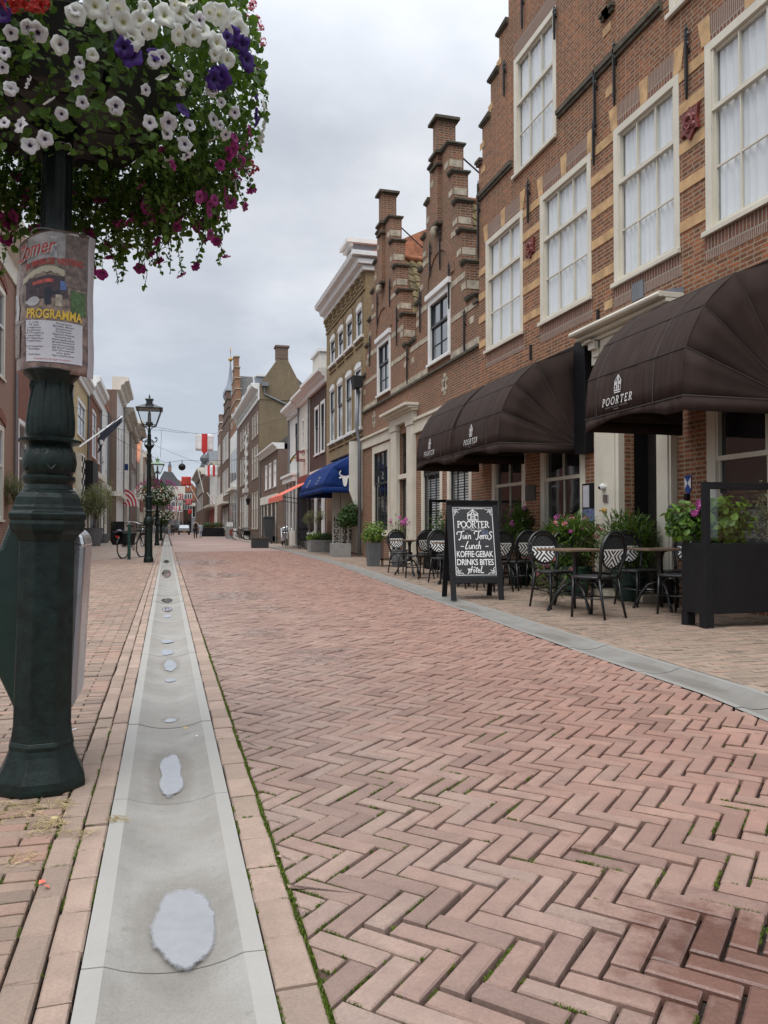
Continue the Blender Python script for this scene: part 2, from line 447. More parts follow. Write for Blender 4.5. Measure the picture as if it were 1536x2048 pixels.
M['room'] = mat('dark_room', (.03, .028, .026), .9)
M['darkwood'] = mat('dark_wood_door', (.022, .018, .016), .4, var=.3)
M['greendoor'] = mat('green_black_paint', (.018, .026, .024), .35)
M['sash'] = mat('dark_green_sash', (.03, .035, .035), .4)
M['black'] = mat('black_lacquer', (.010, .010, .011), .32, var=.2)
M['blackmatt'] = mat('black_painted_steel', (.0065, .0066, .008), .55, var=.25, spec=.3)
M['boardblack'] = mat('chalkboard', (.022, .023, .026), .6, var=.25, scale=4)
M['chalk'] = mat('chalk_white', (.78, .78, .77), .8, var=.05)
M['tabletop'] = mat('table_top', (.15, .10, .065), .45, var=.25, scale=20)
M['lampgreen'] = mat('dark_green_gloss_paint', (.0048, .0120, .0098), .42, var=.6, scale=22, bump=.0022, bscale=70, spec=.28)
M['lampgreen2'] = mat('green_bollard_paint', (.012, .055, .04), .3, var=.2)
M['poleblack'] = mat('pole_paint', (.007, .012, .012), .3, var=.2)
M['binmetal'] = mat('bin_steel', (.40, .40, .42), .3, .8, var=.15, scale=3)
M['bingreen'] = mat('bin_green', (.005, .022, .016), .35, var=.2, scale=5)
M['concretepot'] = mat('concrete_planter', (.27, .27, .26), .85, var=.16, scale=4, bump=.004)
M['greypot'] = mat('grey_plastic_pot', (.12, .125, .13), .6)
M['greenpot'] = mat('green_glazed_pot', (.014, .045, .036), .3)
M['woodbrown'] = mat('brown_wood', (.10, .065, .045), .7, var=.25, scale=12)
M['soil'] = mat('soil', (.03, .022, .016), .95, var=.3, scale=30)
M['trunk'] = mat('bark', (.12, .095, .07), .9, var=.3, scale=20, bump=.006)
M['rubber'] = mat('rubber', (.012, .012, .013), .7)
M['chrome'] = mat('chrome', (.55, .56, .58), .25, 1.0, var=.05)
M['plasticgrey'] = mat('dark_grey_plastic', (.035, .038, .042), .5)
M['whiteplastic'] = mat('white_plastic', (.72, .72, .72), .4)
M['red'] = mat('red_cloth', (.55, .035, .04), .8)
M['redlight'] = mat('red_reflector', (.45, .02, .015), .3)
M['whitecloth'] = mat('white_cloth', (.76, .76, .76), .8)
M['blue'] = mat('blue_cloth', (.012, .028, .12), .75, var=.15)
M['navy'] = mat('navy_cloth', (.012, .016, .035), .8)
M['coral'] = mat('coral_cloth', (.68, .16, .11), .8)
M['gold'] = mat('gold_letters', (.45, .28, .07), .45)
M['burgundy'] = mat('burgundy_paint', (.14, .022, .03), .5)
M['skin'] = mat('skin', (.45, .26, .18), .6)
M['hair'] = mat('grey_hair', (.14, .11, .09), .8)
M['lightcloth'] = mat('pale_green_jacket', (.36, .37, .29), .85)
M['darkcloth'] = mat('dark_trousers', (.018, .02, .026), .85)
M['bluecloth'] = mat('pale_blue_shirt', (.35, .42, .50), .85)
M['straw'] = mat('dry_straw', (.42, .33, .17), .9, var=.3)
M['moss'] = mat('moss', (.10, .16, .022), .95, var=.45, scale=30, obj=False)
M['lampglass'] = glass('lantern_glass', clear=.6)
def awn_mat(name, c, stripe=.12, period=.17):
    m, nt, b, out = nodes_of(name); n = N(nt)
    p = n.pos(); w = n.new('ShaderNodeTexNoise'); w.inputs['Scale'].default_value = 1.0
    mp = n.new('ShaderNodeMapping'); mp.inputs['Scale'].default_value = (2, 16, 1.2); n.link(p, mp.inputs[0]); n.link(mp.outputs[0], w.inputs['Vector'])
    n.link(n.ramp(w.outputs['Fac'], [(.35, sc(c, 1 - stripe)), (.65, sc(c, 1 + stripe))]), b.inputs['Base Color'])
    b.inputs['Roughness'].default_value = .8; b.inputs['Specular IOR Level'].default_value = .15
    n.bump(n.math('ADD', n.noise(p, 260, 1), n.math('MULTIPLY', n.noise(p, 7, 2), 2.2)), .004, .35, b)
    return m
M['awning'] = awn_mat('brown_awning_canvas', (.040, .027, .023), .2)
M['awningblue'] = awn_mat('blue_awning_canvas', (.010, .034, .155))
def leaf_mat(name, c, var=.5, trans=.25):
    m, nt, b, out = nodes_of(name); n = N(nt)
    t = n.attr('tint')
    n.link(n.ramp(t, [(0, sc(c, 1 - var)), (.55, c), (1, (min(1, c[0] * (1 + var * 1.5)), min(1, c[1] * (1 + var * 1.2)), c[2] * (1 + var * .3)))]), b.inputs['Base Color'])
    b.inputs['Roughness'].default_value = .5; b.inputs['Specular IOR Level'].default_value = .35
    tl = n.new('ShaderNodeBsdfTranslucent'); tl.inputs[0].default_value = (c[0] * 2.0, c[1] * 2.0, c[2] * .8, 1)
    mx = n.new('ShaderNodeMixShader'); mx.inputs[0].default_value = trans
    n.link(b.outputs[0], mx.inputs[1]); n.link(tl.outputs[0], mx.inputs[2]); n.link(mx.outputs[0], out.inputs[0])
    return m
M['leaf'] = leaf_mat('petunia_leaves', (.075, .145, .026))
M['leafdark'] = leaf_mat('dark_leaves', (.040, .085, .024))
M['leafbright'] = leaf_mat('bright_leaves', (.11, .19, .032))
M['leafolive'] = leaf_mat('olive_leaves', (.19, .21, .135), .4)
M['leafole'] = leaf_mat('oleander_leaves', (.07, .125, .03))
def petal_mat(name, stops, rough=.6):
    m, nt, b, out = nodes_of(name); n = N(nt)
    n.link(n.ramp(n.attr('tint'), stops), b.inputs['Base Color']); b.inputs['Roughness'].default_value = rough
    tl = n.new('ShaderNodeBsdfTranslucent'); n.link(n.ramp(n.attr('tint'), stops), tl.inputs[0])
    mx = n.new('ShaderNodeMixShader'); mx.inputs[0].default_value = .3
    n.link(b.outputs[0], mx.inputs[1]); n.link(tl.outputs[0], mx.inputs[2]); n.link(mx.outputs[0], out.inputs[0])
    return m
M['petwhite'] = petal_mat('white_purple_throat', [(0, (.025, .012, .045)), (.18, (.09, .05, .12)), (.27, (.62, .56, .62)), (.45, (.80, .78, .79)), (1, (.84, .83, .82))])
M['petcream'] = petal_mat('white_petals', [(0, (.45, .42, .12)), (.3, (.82, .82, .72)), (1, (.88, .88, .85))])
M['petpurple'] = petal_mat('purple_petals', [(0, (.02, .005, .05)), (1, (.095, .03, .30))])
M['petpink'] = petal_mat('magenta_petals', [(0, (.15, .01, .08)), (1, (.50, .05, .27))])
M['petred'] = petal_mat('red_petals', [(0, (.3, .02, .02)), (1, (.62, .05, .035))])
M['petrose'] = petal_mat('rose_petals', [(0, (.5, .1, .14)), (1, (.72, .28, .32))])
# ---------------------------------------------------------------- paving
def paver_mat(name, stops, wetdark=.54, rough=.78, red=0.0):
    m, nt, b, out = nodes_of(name); n = N(nt)
    p = n.pos(); t = n.attr('tint'); wet = n.attr('wet')
    c = n.ramp(t, stops)
    sx = n.new('ShaderNodeSeparateXYZ'); n.link(p, sx.inputs[0])
    mp = n.new('ShaderNodeMapping'); mp.inputs['Scale'].default_value = (1.7, .16, 1); n.link(p, mp.inputs[0])
    trk = n.noise(mp.outputs[0], 1.3, 4, .6)                  # tyre grime in long streaks, redder towards the middle of the road
    c = n.mix(n.range(n.math('ADD', sx.outputs[0], n.math('MULTIPLY', n.noise(p, .9, 3), .9)), .9, 2.6, 0, red), c, n.mix(1.0, c, (1.0, .83, .78), 'MULTIPLY'))
    c = n.mix(n.range(trk, .45, .7, 0, .5), c, n.mix(1.0, c, (.74, .70, .69), 'MULTIPLY'))
    c = n.mix(n.range(n.noise(p, 9, 5, .65), .38, .72, 0, .45), c, sc(stops[0][1], .72))
    c = n.mix(1.0, c, n.ramp(n.noise(p, 120, 3, .7), [(.2, (.80, .80, .80)), (.8, (1.16, 1.15, 1.13))]), 'MULTIPLY')
    c = n.mix(n.range(n.noise(p, .7, 4, .6), .42, .7, 0, .35), c, n.mix(1.0, c, (.76, .70, .72), 'MULTIPLY'))
    shn = n.math('MULTIPLY', wet, -1.0)
    sk = n.range(n.math('ADD', shn, n.math('MULTIPLY', n.math('SUBTRACT', n.noise(p, 5, 5, .65), .5), 1.5)), .45, .70)
    n.link(sk, b.inputs['Coat Weight']); b.inputs['Coat Roughness'].default_value = .10
    edge = n.math('ADD', wet, n.math('MULTIPLY', n.math('SUBTRACT', n.noise(p, 11, 4, .6), .5), .9))
    wk = n.range(edge, .36, .70)
    c = n.mix(wk, c, n.mix(1.0, c, (wetdark, wetdark * .8, wetdark * .76), 'MULTIPLY'))
    n.link(c, b.inputs['Base Color'])
    n.link(n.math('SUBTRACT', rough, n.math('MULTIPLY', wk, rough - .30)), b.inputs['Roughness'])
    b.inputs['Specular IOR Level'].default_value = .4
    n.bump(n.math('ADD', n.noise(p, 55, 4, .65), n.math('MULTIPLY', n.noise(p, 14, 2), 1.5)), .004, .55, b)
    return m
M['road'] = paver_mat('road_brick', [(0, (.235, .165, .138)), (.22, (.30, .210, .174)), (.5, (.335, .230, .189)), (.72, (.315, .238, .200)), (1, (.37, .262, .215))], red=1.0)
M['border'] = paver_mat('border_brick', [(0, (.29, .22, .175)), (.5, (.36, .27, .215)), (1, (.42, .31, .25))])
M['pave'] = paver_mat('pavement_brick', [(0, (.235, .175, .14)), (.4, (.31, .23, .18)), (.7, (.34, .245, .19)), (1, (.38, .235, .18))])
M['paveR'] = paver_mat('terrace_brick', [(0, (.22, .17, .13)), (.4, (.28, .215, .165)), (.7, (.32, .245, .19)), (1, (.34, .23, .175))])
def flatbrick(name, c1, c2, mortar, ang, bw, rh):
    m, nt, b, out = nodes_of(name); n = N(nt); p = n.pos()
    mp = n.new('ShaderNodeMapping'); mp.inputs['Rotation'].default_value = (0, 0, ang); n.link(p, mp.inputs[0])
    t = n.new('ShaderNodeTexBrick'); n.link(mp.outputs[0], t.inputs['Vector']); t.inputs['Scale'].default_value = 1
    t.inputs['Brick Width'].default_value = bw; t.inputs['Row Height'].default_value = rh; t.inputs['Mortar Size'].default_value = .006
    t.inputs['Color1'].default_value = c1 + (1,); t.inputs['Color2'].default_value = c2 + (1,); t.inputs['Mortar'].default_value = mortar + (1,)
    c = n.mix(n.range(n.noise(p, .5, 4, .6), .42, .7, 0, .4), t.outputs['Color'], sc(c2, .78))
    n.link(c, b.inputs['Base Color']); b.inputs['Roughness'].default_value = .62
    n.link(n.range(n.noise(p, .28, 4, .6), .5, .68, .72, .34), b.inputs['Roughness'])
    return m
M['roadfar'] = flatbrick('far_road_brick', (.355, .238, .20), (.30, .20, .168), (.17, .13, .115), .6, .2, .075)
M['pavefar'] = flatbrick('far_pavement_brick', (.32, .245, .19), (.27, .205, .16), (.16, .125, .10), 0, .2, .06)
def ground_mat():
    m, nt, b, out = nodes_of('jointing_soil'); n = N(nt); p = n.pos()
    c = n.ramp(n.noise(p, 40, 4, .7), [(.3, (.018, .014, .011)), (.7, (.065, .052, .042))])
    n.link(c, b.inputs['Base Color']); b.inputs['Roughness'].default_value = .95
    return m
M['ground'] = ground_mat()
def concrete(name, dim, spots=()):
    m, nt, b, out = nodes_of(name); n = N(nt); p = n.pos()
    c = n.ramp(n.noise(p, 3.2, 6, .62), [(.25, (.225, .212, .19)), (.5, (.285, .272, .247)), (.75, (.345, .335, .31))])
    c = n.mix(n.range(n.noise(p, 1.1, 5, .6), .45, .7, 0, .55), c, (.25, .225, .195))
    c = n.mix(1.0, c, n.ramp(n.noise(p, 160, 2, .7), [(.25, (.86, .86, .86)), (.75, (1.1, 1.1, 1.1))]), 'MULTIPLY')
    sx = n.new('ShaderNodeSeparateXYZ'); n.link(p, sx.inputs[0])
    for cx, cy, rx, ry in spots:                                # damp margins left round the puddles
        q = n.math('ADD', n.math('POWER', n.math('DIVIDE', n.math('ABSOLUTE', n.math('SUBTRACT', sx.outputs[0], cx)), rx), 2.0), n.math('POWER', n.math('DIVIDE', n.math('ABSOLUTE', n.math('SUBTRACT', sx.outputs[1], cy)), ry), 2.0))
        q = n.math('ADD', q, n.math('MULTIPLY', n.math('SUBTRACT', n.noise(p, 16, 4, .6), .5), 1.6))
        c = n.mix(n.range(q, 1.0, 2.1, .5, 0), c, n.mix(1.0, c, (.60, .575, .54), 'MULTIPLY'))
    c = n.mix(1.0, c, (dim, dim, dim), 'MULTIPLY')
    c = n.mix(n.range(n.noise(p, 26, 3, .7), .62, .7, 0, .5), c, sc((.20, .18, .15), dim))
    rim = n.attr('tint'); c = n.mix(n.math('MULTIPLY', rim, .7), c, sc((.36, .35, .325), dim))
    n.link(c, b.inputs['Base Color']); b.inputs['Roughness'].default_value = .75
    n.bump(n.noise(p, 90, 3), .002, .5, b)
    return m
RE_PTS = [(-5, 2.6), (3.4, 3.42), (4, 3.53), (6, 3.66), (8.7, 3.88), (11, 4.05), (21, 4.88), (38, 5.55), (60, 5.9), (100, 6.0), (260, 6.2)]
def RE(y):                                     # outer (house side) edge of the right-hand gutter
    for (a, xa), (b, xb) in zip(RE_PTS, RE_PTS[1:]):
        if y <= b: return lerp(xa, xb, (y - a) / (b - a))
    return RE_PTS[-1][1]
PUD = [(366, 1945, 1770, 132), (341, 1595, 1505, 56), (341, 1441, 1433, 26), (341, 1340, 1318, 27)]
def spot(px, a, b, w):
    p, q = G(px, a, -.02), G(px, b, -.02); return ((p[0] + q[0]) / 2, (p[1] + q[1]) / 2, w / F * q[1] * .55, (q[1] - p[1]) * .58)
M['concrete'] = concrete('gutter_concrete', 1.0, [spot(*s) for s in PUD])
M['concrete2'] = concrete('gutter_concrete_silted', .72, [(RE(G(px, py)[1]) - .2, G(px, py)[1], .06, l * .5) for px, py, l in ((1100, 1268, .5), (1250, 1330, .4), (1335, 1362, .5), (920, 1213, .6))])
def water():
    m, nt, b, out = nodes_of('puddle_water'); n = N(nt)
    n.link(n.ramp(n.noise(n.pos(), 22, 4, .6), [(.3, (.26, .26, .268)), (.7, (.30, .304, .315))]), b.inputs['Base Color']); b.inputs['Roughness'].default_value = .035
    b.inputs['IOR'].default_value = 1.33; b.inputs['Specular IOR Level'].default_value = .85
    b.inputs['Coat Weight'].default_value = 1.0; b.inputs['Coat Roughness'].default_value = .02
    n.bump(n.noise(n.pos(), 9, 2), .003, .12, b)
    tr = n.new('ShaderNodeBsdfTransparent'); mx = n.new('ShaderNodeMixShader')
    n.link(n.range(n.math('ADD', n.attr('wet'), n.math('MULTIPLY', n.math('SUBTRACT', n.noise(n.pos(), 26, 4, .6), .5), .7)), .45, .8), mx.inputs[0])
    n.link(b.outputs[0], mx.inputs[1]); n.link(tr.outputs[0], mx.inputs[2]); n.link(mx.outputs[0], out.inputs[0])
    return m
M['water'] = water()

def clip(poly, a, b, c):                     # keep a*x + b*y <= c
    out = []
    for k in range(len(poly)):
        p, q = poly[k], poly[(k + 1) % len(poly)]
        dp, dq = a * p[0] + b * p[1] - c, a * q[0] + b * q[1] - c
        if dp <= 0: out.append(p)
        if (dp < 0 < dq) or (dq < 0 < dp):
            t = dp / (dp - dq); out.append((lerp(p[0], q[0], t), lerp(p[1], q[1], t)))
    return out
def inset(poly, d):
    n = len(poly); out = []
    for k in range(n):
        a, b, c = poly[k - 1], poly[k], poly[(k + 1) % n]
        e1 = (b[0] - a[0], b[1] - a[1]); e2 = (c[0] - b[0], c[1] - b[1])
        l1, l2 = math.hypot(*e1), math.hypot(*e2)
        if l1 < 1e-5 or l2 < 1e-5: return None
        n1 = (-e1[1] / l1, e1[0] / l1); n2 = (-e2[1] / l2, e2[0] / l2)
        k2 = 1 + n1[0] * n2[0] + n1[1] * n2[1]
        if k2 < .15: return None
        out.append((b[0] + (n1[0] + n2[0]) * d / k2, b[1] + (n1[1] + n2[1]) * d / k2))
    return out
def area(p): return sum(p[k - 1][0] * p[k][1] - p[k][0] * p[k - 1][1] for k in range(len(p))) / 2
WET = [(*G(1580, 2000), .40, 1.0), (*G(1430, 1960), .34, .68), (*G(1330, 1830), .3, .5), (*G(1190, 1700), .2, .50), (*G(1060, 1560), .3, .44), (*G(930, 1420), .5, .42)]
SHEEN = [(*G(440, 1150), .9, .95), (*G(480, 1192), .75, .95), (*G(545, 1218), .6, .7), (*G(525, 1265), .35, .85), (*G(640, 1312), .55, .75), (*G(600, 1165), 1.0, .5), (*G(400, 1125), 2.0, .8), (*G(860, 1290), .7, .4)]
def wetness(x, y):
    f = lambda L: max(k * math.exp(-((x - a) ** 2 * 1.3 + (y - b) ** 2 * .55) / (r * r)) for a, b, r, k in L)
    return f(WET) - f(SHEEN)
joints = []
def paver(mb, poly, gap=.006, bev=.004, depth=.03, zj=.0036, z=0.0, rng=random, keep=None):
    if area(poly) < 0: poly = poly[::-1]
    if area(poly) < 2.5e-4: return
    outer = inset(poly, gap / 2 * rng.uniform(.6, 1.5))
    if not outer or area(outer) < 2e-4: return
    inner = inset(outer, bev)
    if not inner or area(inner) < 1e-4: return
    zt = z + rng.uniform(-zj, zj); n = len(poly); i = len(mb.v)
    cx = sum(p[0] for p in poly) / n; cy = sum(p[1] for p in poly) / n
    tx, ty = rng.uniform(-.02, .02), rng.uniform(-.02, .02)
    zz = lambda p: zt + (p[0] - cx) * tx + (p[1] - cy) * ty
    jit = lambda p: (p[0] + rng.uniform(-.0016, .0016), p[1] + rng.uniform(-.0016, .0016))
    outer = [jit(p) for p in outer]; inner = [jit(p) for p in inner]
    mb.v += [(p[0], p[1], zz(p)) for p in inner] + [(p[0], p[1], zz(p) - bev * .9) for p in outer] + [(p[0], p[1], zt - depth) for p in outer]
    t = rng.random()
    mb.f.append(tuple(range(i, i + n))); mb.t.append(t)
    for k in range(n):
        q = (k + 1) % n
        mb.f.append((i + n + k, i + n + q, i + q, i + k)); mb.t.append(t)
        mb.f.append((i + 2 * n + k, i + 2 * n + q, i + n + q, i + n + k)); mb.t.append(t)
    if mb.vt is None: mb.vt = []
    mb.vt += [wetness(p[0], p[1]) for p in inner + outer + outer]
    if keep is not None: keep.append(outer)
GW = .42
rng = random.Random(5)
gnd = MB(); gnd.face([(-900, -60, -.037), (900, -60, -.037), (900, 1600, -.037), (-900, 1600, -.037)])
structure(gnd.build('ground', M['ground']))
# road: herringbone of street bricks, cut along the border row and the right gutter
BL, BW = .214, .0735
road = MB(); near_edges = []
ROAD_NEAR, ROAD_FAR = 1.0, 34.0
ang = math.radians(-47.0)
ca, sa = math.cos(ang), math.sin(ang)
def local(u, v): return (u * ca - v * sa, 1.6 + u * sa + v * ca)
Rr = int(40 / BW)
for j in range(-Rr, Rr):
    for i in range(-140, 141):
        # standard 3:1 herringbone lattice
        u = j * BW + i * BL ; v = j * BW - i * BL
        for horiz in (True, False):
            if horiz: q = [(u, v), (u + BL, v), (u + BL, v + BW), (u, v + BW)]
            else: q = [(u, v + BW), (u + BW, v + BW), (u + BW, v + BW + BL), (u, v + BW + BL)]
            c = local(q[0][0], q[0][1])
            if not (.0 < c[0] < 6.4 and ROAD_NEAR - .4 < c[1] < ROAD_FAR): continue
            re = RE(c[1]) - GW
            if c[0] > re + .3: continue
            if c[0] > .9 * c[1] + 1.3: continue
            poly = [local(*p) for p in q]
            poly = clip(poly, -1, 0, -.333)
            if len(poly) < 3: continue
            sl = (RE(c[1] + .3) - RE(c[1] - .3)) / .6
            poly = clip(poly, 1, -sl, re - sl * c[1])
            if len(poly) < 3: continue
            near = c[1] < 9
            keep = near_edges if (c[1] < 5 and c[0] < 3.2) else None
            paver(road, poly, gap=.0105 if near else .0105, bev=.005, rng=rng, keep=keep)
structure(road.build('road', M['road'], attr=True))
rf = MB()
ys = [ROAD_FAR - .3, 45, 60, 80, 100, 140, 260]
for a, b in zip(ys, ys[1:]): rf.face([(.333, a, -.006), (RE(a) - GW, a, -.006), (RE(b) - GW, b, -.006), (.333, b, -.006)])
structure(rf.build('road', M['roadfar']))
# border rows either side of the left gutter
bd = MB()
def row(x0, x1, ln, y0, y1, off):
    y = y0 + off
    while y < y1:
        l = ln * rng.uniform(.96, 1.04)
        w = rng.uniform(-.001, .001)
        paver(bd, [(x0 + w, y), (x1 + w, y), (x1 + w, y + l), (x0 + w, y + l)], gap=.007, bev=.0055, rng=rng, keep=near_edges if y < 5 else None)
        y += l
row(.2315, .330, .205, .9, 45, 0); row(-.263, -.1825, .205, .9, 45, .07); row(-.344, -.263, .205, .9, 45, .16)
structure(bd.build('kerb_row', M['border'], attr=True))
# left pavement: thin bricks laid across; further off one sheet
lp = MB(); y = .9; r = 0; PW = .0665
while y < 26:
    xl = -1.35 - y * .21
    x = -.346 - (r % 2) * .1 - .2
    paver(lp, [(-.346 - (r % 2) * .1, y), (-.346, y), (-.346, y + PW), (-.346 - (r % 2) * .1, y + PW)], gap=.007, bev=.004, rng=rng)
    while x > xl:
        paver(lp, [(x, y), (x + .2, y), (x + .2, y + PW), (x, y + PW)], gap=.007, bev=.004, rng=rng, keep=near_edges if y < 3.2 else None); x -= .2
    y += PW; r += 1
structure(lp.build('pavement', M['pave'], attr=True))
lf = MB(); lf.face([(-7.5, .9, -.003), (-1.7, .9, -.003), (-6.75, 25.9, -.003), (-7.5, 25.9, -.003)])
structure(lf.build('pavement', M['pavefar']))
lf2 = MB(); lf2.face([(-7.5, 26, -.003), (-.35, 26, -.003), (-.35, 260, -.003), (-7.5, 260, -.003)])
structure(lf2.build('pavement', M['pavefar']))
# right pavement
rp = MB(); y = 3.6; r = 0
while y < 24:
    x = RE(y) + .07 + (r % 2) * .1 - .1
    while x < 6.9:
        a = max(x, RE(y) + .085)
        if x + .2 - a > .03: paver(rp, [(a, y), (x + .2, y), (x + .2, y + PW), (a, y + PW)], gap=.007, bev=.0035, rng=rng)
        x += .2
    y += PW; r += 1
y = 3.2
while y < 40:
    paver(rp, [(RE(y) + .004, y), (RE(y) + .08, y), (RE(y + .2) + .08, y + .2), (RE(y + .2) + .004, y + .2)], gap=.007, bev=.004, rng=rng); y += .2
structure(rp.build('pavement', M['paveR'], attr=True))
rq = MB(); ys = [23.9, 38, 60, 100, 260]
for a, b in zip(ys, ys[1:]): rq.face([(RE(a), a, -.004), (12, a, -.004), (12, b, -.004), (RE(b), b, -.004)])
structure(rq.build('pavement', M['pavefar']))
# dished concrete gutters made of one-metre elements with open joints
def gutter(line, y0, y1, step, w, depth, skew=0.0):
    mb = MB(); prof = [(0, 0, 1), (.048, 0, 1), (.06, -.004, .0)]
    n = 9
    for k in range(1, n): 
        t = k / n; prof.append((lerp(.06, w - .06, t), -.004 - depth * math.sin(math.pi * t) ** .8, 0))
    prof += [(w - .06, -.004, 0), (w - .048, 0, 0), (w, 0, 1)]
    y = y0
    while y < y1:
        a, b = y + .004, y + step - .004
        za, zb = rng.uniform(-.002, .003), rng.uniform(-.002, .003)
        rows = []
        for q, zq in ((a, -.04), (a, None), (lerp(a, b, .33), None), (lerp(a, b, .66), None), (b, None), (b, -.04)):
            zo = lerp(za, zb, (q - a) / (b - a))
            rows.append([(line(q) + px, q + skew * (px / w - .5), (pz + zo) if zq is None else zq) for px, pz, _ in prof])
        i = len(mb.t); mb.grid(rows)
        m = len(prof) - 1
        for rr in range(5):
            for c in range(m): mb.t[i + rr * m + c] = 1.0 if c in (0, m - 1) else 0.0
        y += step
    return mb
gl_ = gutter(lambda y: -.181, 1.89 - 1.145, 130, 1.145, .41, .026, -.03)
structure(gl_.build('gutter', M['concrete'], attr=True))
gr_ = gutter(lambda y: RE(y) - GW, 2.6, 140, 1.1, GW - .004, .022, .05)
structure(gr_.build('gutter', M['concrete2'], attr=True))
# puddles lying in the dish
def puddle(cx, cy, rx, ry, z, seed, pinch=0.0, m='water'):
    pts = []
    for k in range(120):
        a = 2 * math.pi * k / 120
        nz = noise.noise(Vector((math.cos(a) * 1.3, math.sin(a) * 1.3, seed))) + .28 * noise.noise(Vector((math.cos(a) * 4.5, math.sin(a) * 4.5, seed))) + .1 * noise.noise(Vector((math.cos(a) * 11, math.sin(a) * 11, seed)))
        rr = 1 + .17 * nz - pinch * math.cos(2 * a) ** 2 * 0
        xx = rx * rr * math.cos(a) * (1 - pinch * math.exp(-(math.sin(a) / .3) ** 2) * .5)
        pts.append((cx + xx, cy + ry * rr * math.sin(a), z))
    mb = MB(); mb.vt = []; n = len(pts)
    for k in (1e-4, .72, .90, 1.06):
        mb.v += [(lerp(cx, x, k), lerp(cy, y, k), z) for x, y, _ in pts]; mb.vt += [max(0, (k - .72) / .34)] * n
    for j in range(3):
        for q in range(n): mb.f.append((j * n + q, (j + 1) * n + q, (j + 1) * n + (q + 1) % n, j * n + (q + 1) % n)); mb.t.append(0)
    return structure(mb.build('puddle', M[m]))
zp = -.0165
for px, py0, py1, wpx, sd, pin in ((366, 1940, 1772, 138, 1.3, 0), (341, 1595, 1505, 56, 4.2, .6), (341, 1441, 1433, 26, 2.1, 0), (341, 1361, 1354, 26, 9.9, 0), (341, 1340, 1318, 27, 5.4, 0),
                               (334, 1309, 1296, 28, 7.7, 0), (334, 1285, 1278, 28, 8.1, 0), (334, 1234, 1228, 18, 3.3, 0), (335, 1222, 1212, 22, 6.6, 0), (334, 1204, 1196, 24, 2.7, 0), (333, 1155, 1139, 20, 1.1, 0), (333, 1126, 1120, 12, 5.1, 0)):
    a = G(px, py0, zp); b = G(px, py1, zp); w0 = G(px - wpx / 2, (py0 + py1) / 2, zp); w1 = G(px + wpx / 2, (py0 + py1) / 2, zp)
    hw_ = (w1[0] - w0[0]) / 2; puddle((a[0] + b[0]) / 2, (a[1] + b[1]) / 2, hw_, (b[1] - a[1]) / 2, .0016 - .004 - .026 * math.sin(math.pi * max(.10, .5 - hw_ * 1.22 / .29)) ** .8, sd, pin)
# moss and grass in the joints
def tuft(mb, x, y, z, h, n, spread, r):
    for _ in range(n):
        a = r.uniform(0, 6.28); d = r.uniform(0, spread); bx, by = x + math.cos(a) * d, y + math.sin(a) * d
        hh = h * r.uniform(.4, 1.2); w = h * .22; b = r.uniform(0, 6.28)
        lx, ly = r.uniform(-.6, .6) * hh, r.uniform(-.6, .6) * hh
        mb.face([(bx - w * math.cos(b), by - w * math.sin(b), z), (bx + w * math.cos(b), by + w * math.sin(b), z), (bx + lx, by + ly, z + hh)], r.random())
ms = MB(); r2 = random.Random(11)
y = 1.35
while y < 7.5:
    dens = noise.noise(Vector((0, y * 1.7, 3.3))) * .5 + .55
    for _ in range(int(9 * dens * (1.0 if y < 3.5 else .55))):
        tuft(ms, .331 + r2.gauss(0, .0045), y + r2.uniform(0, .02), -.010, .0105, 8, .008, r2)
    y += .02
for poly in near_edges:
    c = (sum(p[0] for p in poly) / len(poly), sum(p[1] for p in poly) / len(poly))
    w = noise.noise(Vector((c[0] * 1.6, c[1] * 1.6, 9))) * .9 + .25 + max(0, (1.05 - c[0]) * .55) - max(0, c[1] - 3.0) * .35
    if c[0] < .3: w -= .35
    for k in range(len(poly)):
        p, q = poly[k], poly[(k + 1) % len(poly)]; l = math.hypot(q[0] - p[0], q[1] - p[1])
        if r2.random() > w * .8: continue
        a0, a1 = sorted((r2.random(), r2.random()))
        for _ in range(int((a1 - a0) * l * 260) + 1):
            t = r2.uniform(a0, a1); tuft(ms, lerp(p[0], q[0], t), lerp(p[1], q[1], t), -.008, .0085, 6, .006, r2)
M['mossleaf'] = leaf_mat('moss_blades', (.10, .155, .022), .6, .15)
stuff(ms.build('moss', M['mossleaf'], attr=True), 'green moss and weeds growing in the brick joints along the gutter', 'moss')
st = MB()
for _ in range(420):
    x, y = G(r2.uniform(-30, 150), r2.uniform(1600, 1672)); 
    if noise.noise(Vector((x * 9, y * 9, 1))) < -.12: continue
    a = r2.uniform(0, 6.28); l = r2.uniform(.015, .05)
    p = [(x + math.cos(a) * l * k / 3, y + math.sin(a) * l * k / 3 + r2.uniform(-.006, .006), .002 + r2.uniform(0, .008)) for k in range(4)]
    st.tube(p, .0009, 3, cap=False)
for cx, cy, s in ((112, 1650, .02), (170, 1668, .02), (40, 1722, .03), (235, 1640, .015)):
    for _ in range(50):
        x, y = G(cx, cy); x += r2.gauss(0, s); y += r2.gauss(0, s); a = r2.uniform(0, 6.28); l = r2.uniform(.01, .03)
        st.tube([(x, y, .003), (x + math.cos(a) * l, y + math.sin(a) * l, .007)], .0008, 3, cap=False)
stuff(st.build('dry_grass', M['straw']), 'dry yellow straw and dead grass round the lamp post foot', 'dry grass')
